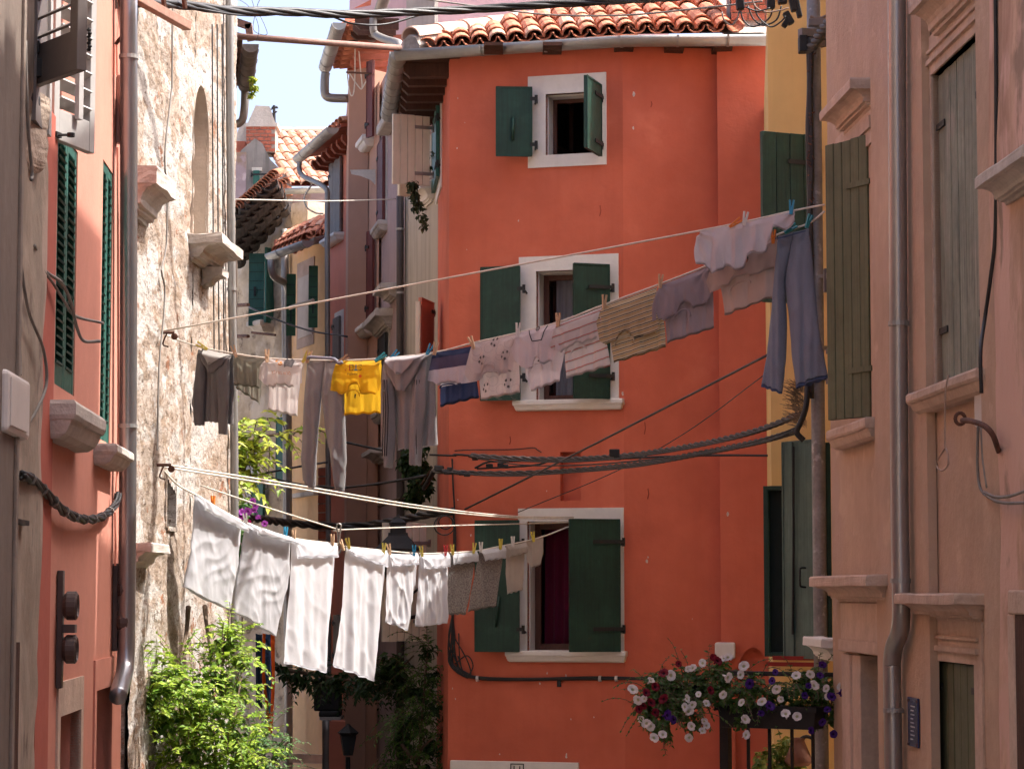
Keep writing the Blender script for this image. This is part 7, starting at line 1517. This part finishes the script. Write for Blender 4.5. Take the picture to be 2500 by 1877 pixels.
# wall ivy of the alley
IV = thing('dark_ivy', 'dark feathery creeper on the alley wall left of the red house', 'creeper', at(1020, 1877, 23.4).xy.to_3d())
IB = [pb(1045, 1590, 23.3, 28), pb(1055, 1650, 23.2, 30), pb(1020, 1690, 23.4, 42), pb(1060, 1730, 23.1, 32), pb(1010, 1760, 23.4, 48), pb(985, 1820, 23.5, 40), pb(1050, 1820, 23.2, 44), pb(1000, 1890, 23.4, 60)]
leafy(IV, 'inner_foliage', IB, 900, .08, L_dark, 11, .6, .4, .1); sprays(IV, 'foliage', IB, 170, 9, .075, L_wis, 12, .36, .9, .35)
stems(IV, [[at(1010, 2200, 23.4), at(1020, 1900, 23.4), at(1035, 1700, 23.3), at(1045, 1580, 23.3)], [at(980, 1815, 23.2), at(1010, 1850, 23.2), at(1035, 1820, 23.1), at(1070, 1790, 22.9)]], .02, M_bark)
IG = thing('leaf_garland', 'dark leafy garland hanging across the alley below the white towels', 'creeper', at(820, 1680, 25))
leafy(IG, 'foliage', [pb(690, 1640, 26, 22), pb(730, 1650, 26, 26), pb(780, 1655, 25.6, 28), pb(830, 1665, 25.2, 30), pb(880, 1672, 24.8, 30), pb(930, 1660, 24.4, 34), pb(960, 1640, 24.2, 34), pb(985, 1680, 24, 30), pb(955, 1620, 24, 30)], 500, .10, L_dark, 13, .8, .5); sprays(IG, 'hanging_sprays', [pb(690, 1640, 26, 14), pb(740, 1650, 26, 16), pb(790, 1655, 25.6, 18), pb(840, 1665, 25.2, 18), pb(890, 1668, 24.8, 18), pb(935, 1655, 24.4, 22), pb(970, 1640, 24.2, 24), pb(985, 1690, 24, 20)], 90, 6, .10, L_dark, 14, .3, 1.2, .45)
stems(IG, [[at(670, 1630, 26.2), at(760, 1645, 25.8), at(860, 1660, 25), at(960, 1640, 24.2), at(1010, 1600, 23.8)]], .025, M_bark)
I2 = thing('wall_creeper', 'dark creeper on the grey wall below the mauve hoodie', 'creeper', at(1020, 1240, 24.2))
leafy(I2, 'foliage', [pb(1010, 1110, 24.2, 30), pb(1020, 1150, 24.2, 34), pb(1025, 1190, 24.1, 30), pb(1005, 1220, 24.2, 24), pb(990, 1130, 24.3, 22), pb(1030, 1085, 24, 18)], 900, .075, L_dark, 17, .6)
stems(I2, [[at(985, 1240, 24.2), at(1010, 1215, 24.2), at(1030, 1180, 24), at(1055, 1140, 23.6)], [at(925, 1235, 24.6), at(960, 1222, 24.4), at(1000, 1210, 24.2)]], .02, M_bark)
I3 = thing('hanging_ivy', 'small ivy trailing under the cream shutter', 'creeper', at(1015, 560, 24))
leafy(I3, 'foliage', [pb(1008, 455, 23.6, 14), pb(1012, 480, 23.6, 14), pb(1020, 505, 23.6, 14), pb(1030, 530, 23.6, 11), pb(1036, 552, 23.6, 8), pb(1048, 375, 23.9, 8), pb(1046, 410, 23.9, 8)], 260, .06, leafmat('ivy_leaf', (.03, .05, .02), (.07, .09, .04)), 19, .5)
stems(I3, [[at(1006, 445, 23.6), at(1014, 490, 23.6), at(1038, 560, 23.6)]], .006, M_bark)
I4 = thing('gutter_weed', 'tuft of weed growing from the dark gutter against the sky', 'plant', at(618, 240, 22))
leafy(I4, 'foliage', [pb(617, 195, 22, 8), pb(619, 215, 22, 9), pb(613, 232, 22, 7)], 160, .04, L_yel, 23); stems(I4, [[at(612, 240, 22), at(617, 215, 22), at(618, 190, 22)]], .004, M_bark)
# petunias
def petunia(name, m_in, m_out):
    bm = NB(); n = 30; c = bm.verts.new((0, 0, -.022)); r1 = [bm.verts.new((.010 * math.cos(2 * math.pi * k / n), .010 * math.sin(2 * math.pi * k / n), -.004)) for k in range(n)]
    r2 = []; r3 = []
    for k in range(n):
        a = 2 * math.pi * k / n; q = .030 + .0028 * abs(math.cos(2.5 * a)) ** .5; r2.append(bm.verts.new((q * .65 * math.cos(a), q * .65 * math.sin(a), .004))); r3.append(bm.verts.new((q * math.cos(a), q * math.sin(a), .003 + .005 * math.sin(10 * a + 1) * .6 - .004 * math.cos(5 * a))))
    for k in range(n):
        j = (k + 1) % n; bm.faces.new([c, r1[k], r1[j]]).material_index = 1; bm.faces.new([r1[k], r2[k], r2[j], r1[j]]); bm.faces.new([r2[k], r3[k], r3[j], r2[j]])
    t0 = [bm.verts.new((.004 * math.cos(2 * math.pi * k / 6), .004 * math.sin(2 * math.pi * k / 6), -.05)) for k in range(6)]; t1 = [bm.verts.new((.011 * math.cos(2 * math.pi * k / 6), .011 * math.sin(2 * math.pi * k / 6), -.006)) for k in range(6)]
    for k in range(6): bm.faces.new([t0[k], t0[(k + 1) % 6], t1[(k + 1) % 6], t1[k]])
    me = bpy.data.meshes.new(name); bm.to_mesh(me); bm.free(); me.materials.append(m_in); me.materials.append(m_out); me.polygons.foreach_set('use_smooth', [True] * len(me.polygons)); return me
def petal(name, c): return leafmat(name, tuple(x * .85 for x in c), c, .3, .6)
FL = {'w': petunia('flower', petal('white_petal', (.74, .70, .68)), petal('white_throat', (.5, .5, .3))), 'r': petunia('flower', petal('crimson_petal', (.16, .004, .018)), petal('crimson_throat', (.03, .0, .01))), 'p': petunia('flower', petal('violet_petal', (.055, .012, .17)), petal('violet_throat', (.02, 0, .05))),
      'm': petunia('flower', petal('magenta_petal', (.42, .01, .12)), petal('magenta_throat', (.2, 0, .05))), 'v': petunia('flower', petal('mauve_petal', (.42, .08, .46)), petal('mauve_throat', (.2, .02, .2)))}
def flower(parent, k, px, py, d, sc=1.0, rr=random.Random(2)):
    nz = (Vector((0, -1, .25)) + Vector((rr.uniform(-.7, .7), rr.uniform(-.2, .2), rr.uniform(-.6, .5)))).normalized(); x = nz.orthogonal().normalized(); y = nz.cross(x)
    o = inst('flower', FL[k], parent, at(px, py, d), Matrix((x, y, nz)).transposed() @ Matrix.Rotation(rr.uniform(0, 6), 3, 'Z') @ Matrix.Scale(sc * rr.uniform(.7, 1.1), 3) @ Matrix.Diagonal((1, rr.uniform(.7, 1), 1))); return o
# iron balcony with planter
BA = thing('balcony_railing', 'black iron balcony railing at the lower right', 'railing', at(1900, 1877, 15.4).xy.to_3d())
RWl = WP(1756, 15.6, 2046, 15.2)
def bar(name, x0, y0, x1, y1, o0=-.02, o1=.02): b = NB(); wrect(b, RWl, x0, y0, x1, y1, o0, o1); return mk(name, b, M_iron, BA, bevel=.003)
bar('post', 1757, 1638, 1778, 2200, -.03, .03); bar('post', 2038, 1640, 2047, 2200); bar('top_rail', 1779, 1639, 2037, 1650); bar('middle_rail', 1779, 1688, 2037, 1696, -.015, .015)
for x in (1826, 1878, 1933, 1984): bar('baluster', x - 3, 1697, x + 3, 2150, -.012, .012)
bar('bottom_rail', 1779, 2120, 2037, 2132)
b = NB(); b_ = RWl.rect(1779, 2132, 2037, 2160); wbox(b, RWl, b_[0], b_[1], b_[2], b_[3], -1.2, .1); mk('balcony_floor', b, M_istria, BA)
PT = thing('flower_box', 'black flower box of white and violet petunias hung on the railing', 'planter', RWl.pt(1890, 1776, .15))
b = NB(); q = RWl.rect(1770, 1722, 2010, 1776, .1); s0, s1, z0, z1 = q
prism(b, [RWl.P(s0 + .02, z0, .05), RWl.P(s1 - .02, z0, .05), RWl.P(s1, z1, .04), RWl.P(s0, z1, .04)], [RWl.P(s0 + .02, z0, .2), RWl.P(s1 - .02, z0, .2), RWl.P(s1, z1, .22), RWl.P(s0, z1, .22)]); mk('box', b, M_iron, PT, bevel=.006)
b = NB(); wbox(b, RWl, s0 - .01, s1 + .01, z1 - .03, z1 + .002, .03, .235); mk('rim', b, M_iron, PT)
D = 15.2
leafy(PT, 'leaves', [pb(1800, 1700, D, 38), pb(1850, 1700, D, 34), pb(1900, 1695, D, 32), pb(1950, 1690, D, 38), pb(2000, 1690, D, 40), pb(2030, 1740, D, 32), pb(1960, 1660, D, 26), pb(1840, 1660, D, 20), pb(2035, 1670, D, 22), pb(1810, 1760, D, 18), pb(1990, 1760, D, 20)], 1000, .044, L_pet, 29); sprays(PT, 'trailing_shoots', [pb(1800, 1690, D, 34), pb(1860, 1690, D, 30), pb(1930, 1680, D, 34), pb(1995, 1680, D, 38), pb(2030, 1730, D, 30)], 80, 7, .042, L_pet, 30, .2, .8, .5)
for (k, x, y) in (('w', 1778, 1653), ('w', 1808, 1646), ('w', 1816, 1625), ('w', 1765, 1695), ('w', 1810, 1714), ('w', 1860, 1712), ('w', 1820, 1755), ('w', 1918, 1741), ('w', 1946, 1748), ('w', 1944, 1648), ('w', 1978, 1645), ('w', 1988, 1672), ('w', 2017, 1680), ('w', 2055, 1677), ('w', 1822, 1793), ('w', 1896, 1682), ('w', 2020, 1700), ('w', 1906, 1706), ('p', 1885, 1661), ('p', 1893, 1640), ('p', 1858, 1740), ('p', 1880, 1722), ('p', 2003, 1648), ('p', 2008, 1622), ('p', 1974, 1673), ('p', 1965, 1697), ('p', 2020, 1731), ('p', 2030, 1700), ('p', 2008, 1762), ('p', 1980, 1782), ('p', 2035, 1791), ('p', 2055, 1690), ('p', 1830, 1668)): flower(PT, k, x, y, D - .28 - .05 * random.random())
PM = thing('petunia_basket', 'trailing basket of white and crimson petunias hanging left of the railing', 'planter', at(1650, 1800, 15.4))
b = NB(); c = at(1655, 1700, 15.55); lathe(b, c, [(.05, -.10), (.14, -.06), (.19, .04), (.2, .08), (.17, .08)], 16); mk('basket', b, M_iron, PM)
leafy(PM, 'leaves', [pb(1620, 1690, 15.4, 60), pb(1680, 1680, 15.4, 60), pb(1740, 1670, 15.4, 45), pb(1590, 1720, 15.3, 42), pb(1600, 1760, 15.3, 32), pb(1650, 1720, 15.3, 45), pb(1760, 1640, 15.4, 30), pb(1620, 1790, 15.3, 18), pb(1690, 1760, 15.3, 25), pb(1755, 1700, 15.3, 28)], 1800, .046, L_pet, 31); sprays(PM, 'trailing_shoots', [pb(1600, 1700, 15.3, 50), pb(1680, 1680, 15.3, 50), pb(1740, 1665, 15.3, 38), pb(1620, 1750, 15.2, 36), pb(1690, 1740, 15.2, 34), pb(1575, 1740, 15.2, 24)], 110, 7, .045, L_pet, 32, .2, .9, .5)
for (k, x, y) in (('w', 1545, 1682), ('w', 1557, 1708), ('w', 1572, 1705), ('w', 1565, 1755), ('w', 1578, 1765), ('w', 1588, 1772), ('w', 1597, 1800), ('w', 1618, 1792), ('w', 1590, 1660), ('w', 1638, 1648), ('w', 1680, 1632), ('w', 1690, 1630), ('w', 1715, 1618), ('w', 1766, 1606), ('w', 1778, 1603), ('w', 1678, 1705), ('w', 1690, 1720), ('w', 1682, 1735), ('w', 1725, 1716), ('w', 1705, 1694), ('w', 1720, 1760), ('w', 1715, 1783), ('w', 1725, 1770), ('w', 1688, 1772), ('w', 1682, 1800), ('w', 1672, 1725), ('r', 1742, 1604), ('r', 1752, 1612), ('r', 1657, 1620), ('r', 1600, 1738), ('r', 1620, 1705), ('r', 1590, 1714), ('r', 1600, 1676), ('r', 1735, 1684), ('r', 1570, 1722), ('r', 1560, 1730), ('p', 1630, 1745), ('p', 1644, 1756), ('r', 1578, 1690), ('r', 1620, 1642)): flower(PM, k, x, y, 15.05 - .06 * random.random())
# window flowers between the stone house and the linen
PF2 = thing('window_petunias', 'magenta and mauve petunias above the leftmost pillowcases', 'planter', at(570, 1330, 20.6))
leafy(PF2, 'leaves', [pb(575, 1265, 20.6, 24), pb(595, 1300, 20.6, 24), pb(600, 1240, 20.6, 18), pb(590, 1350, 20.6, 24), pb(598, 1400, 20.6, 20), pb(540, 1260, 20.6, 16)], 420, .06, L_mid, 37)
stems(PF2, [[at(590, 1560, 20.7), at(594, 1400, 20.7), at(585, 1290, 20.7), at(590, 1220, 20.6)]], .008, M_bark)
for (k, x, y) in (('m', 518, 1206), ('m', 534, 1232), ('m', 525, 1215), ('m', 568, 1240), ('m', 562, 1250), ('m', 596, 1270), ('m', 606, 1274), ('v', 617, 1223), ('v', 620, 1245), ('v', 606, 1248), ('v', 590, 1250), ('v', 588, 1258), ('v', 646, 1278), ('v', 630, 1262), ('v', 624, 1234)): flower(PF2, k, x, y, 20.3, 1.15)
# potted plant and terracotta jug low on the right
PY = thing('yellow_shrub', 'yellow green shrub seen through the railing', 'shrub', at(1880, 1877, 18.5)); leafy(PY, 'foliage', [pb(1880, 1860, 17.2, 40), pb(1920, 1830, 17.2, 34), pb(1930, 1880, 17.2, 40), pb(1860, 1890, 17.2, 30)], 800, .05, leafmat('lime_leaf', (.10, .16, .02), (.30, .30, .05)), 41); stems(PY, [[at(1900, 2100, 17.2), at(1905, 1900, 17.2), at(1920, 1820, 17.2)]], .012, M_bark)
JU = thing('terracotta_jug', 'terracotta jug with a curved handle behind the railing', 'jug', at(1950, 1870, 17.1)); b = NB(); c = at(1950, 1868, 17.1); lathe(b, c, [(.07, 0), (.10, .03), (.075, .09), (.05, .15), (.042, .17), (.05, .19)], 18); mk('body', b, mat('dark_terracotta', (.20, .085, .05), .8, .2, 6, .2, 30), JU, smooth=True); b = NB(); tube(b, smooth_path([c + Vector((0, 0, .17)), c + Vector((.05, -.03, .20)), c + Vector((.11, -.03, .17)), c + Vector((.115, -.03, .07))], 4), .014, 6); mk('handle', b, M_iron, JU, smooth=True)
# ================================================================== LAMPS, BEACH TOWEL, CONES
SL = thing('street_lantern', 'black street lantern on a bracket behind the white linen', 'lamp', at(972, 1500, 23)); c = at(972, 1345, 23.0)
def sqlathe(b, c, prof): lathe(b, c, prof, 4, (0, 0, 1))
b = NB(); sqlathe(b, c, [(.28, 0), (.285, .02), (.13, .14), (.125, .16), (.125, .17)]); mk('roof', b, M_iron, SL)
b = NB(); sqlathe(b, c, [(.10, .17), (.10, .26), (.115, .265), (.03, .31), (.01, .34)]); mk('finial', b, M_iron, SL)
b = NB(); sqlathe(b, c, [(.11, -.40), (.20, -.02), (.20, 0)]); mk('glass_body', b, glassmat(), SL)
b = NB()
for k in range(4):
    a = math.pi / 4 + k * math.pi / 2; tube(b, [c + Vector((.20 * math.cos(a), .20 * math.sin(a), 0)), c + Vector((.11 * math.cos(a), .11 * math.sin(a), -.4))], .012, 5)
lathe(b, c + Vector((0, 0, -.46)), [(.02, 0), (.06, .03), (.11, .06)], 8); mk('frame', b, M_iron, SL)
b = NB(); tube(b, smooth_path([c + Vector((.35, .8, -.5)), c + Vector((.1, .4, -.62)), c + Vector((0, 0, -.46))], 5), .02, 6); tube(b, [c + Vector((.35, .8, -.2)), c + Vector((.0, .0, -.5))], .012, 6); mk('bracket', b, M_iron, SL)
S3 = thing('wall_lantern', 'small dark lantern low in the shaded alley', 'lamp', at(850, 1840, 29)); c = at(850, 1800, 28.5)
b = NB(); lathe(b, c, [(.09, .02), (.13, .06), (.04, .13), (.01, .16)], 6); mk('roof', b, M_iron, S3); b = NB(); lathe(b, c, [(.06, -.2), (.10, .02)], 6); mk('glass_body', b, glassmat(), S3); b = NB(); tube(b, [c + Vector((0, 0, -.22)), c + Vector((0, 0, -1.6))], .025, 6); mk('post', b, M_iron, S3)
C_bt = cloth('orange_towel', (.75, .13, .02), .4); C_bb = cloth('blue_pattern_towel', (.06, .13, .26), .35, speck=30)
H = Hang(640, 1548, 672, 1552, lambda x: 22.0, 1790, 51, .02, 1.5, .01)
o = garment('beach_towel', 'orange and blue beach towel hanging behind the bright vine', 'towel', H, [dict(left=[(641, 1545), (640, 1660), (654, 1785)], right=[(671, 1548), (671, 1680), (664, 1792)], nu=16)], C_bt, None); child_cloth(o, H, C_bb, 'blue_panel', left=[(649, 1546), (647, 1640), (657, 1740)], right=[(661, 1547), (664, 1640), (661, 1742)], off=.02, nu=10)
H = Hang(625, 1548, 640, 1552, lambda x: 22.3, 1700, 52, .01, 1.5, .01)
garment('dark_cloth', 'dark blue cloth hanging beside the orange beach towel', 'cloth', H, [dict(left=[(624, 1545), (625, 1720)], right=[(640, 1548), (641, 1730)], nu=10)], cloth('dark_blue_cloth', (.02, .035, .07), .2), None)
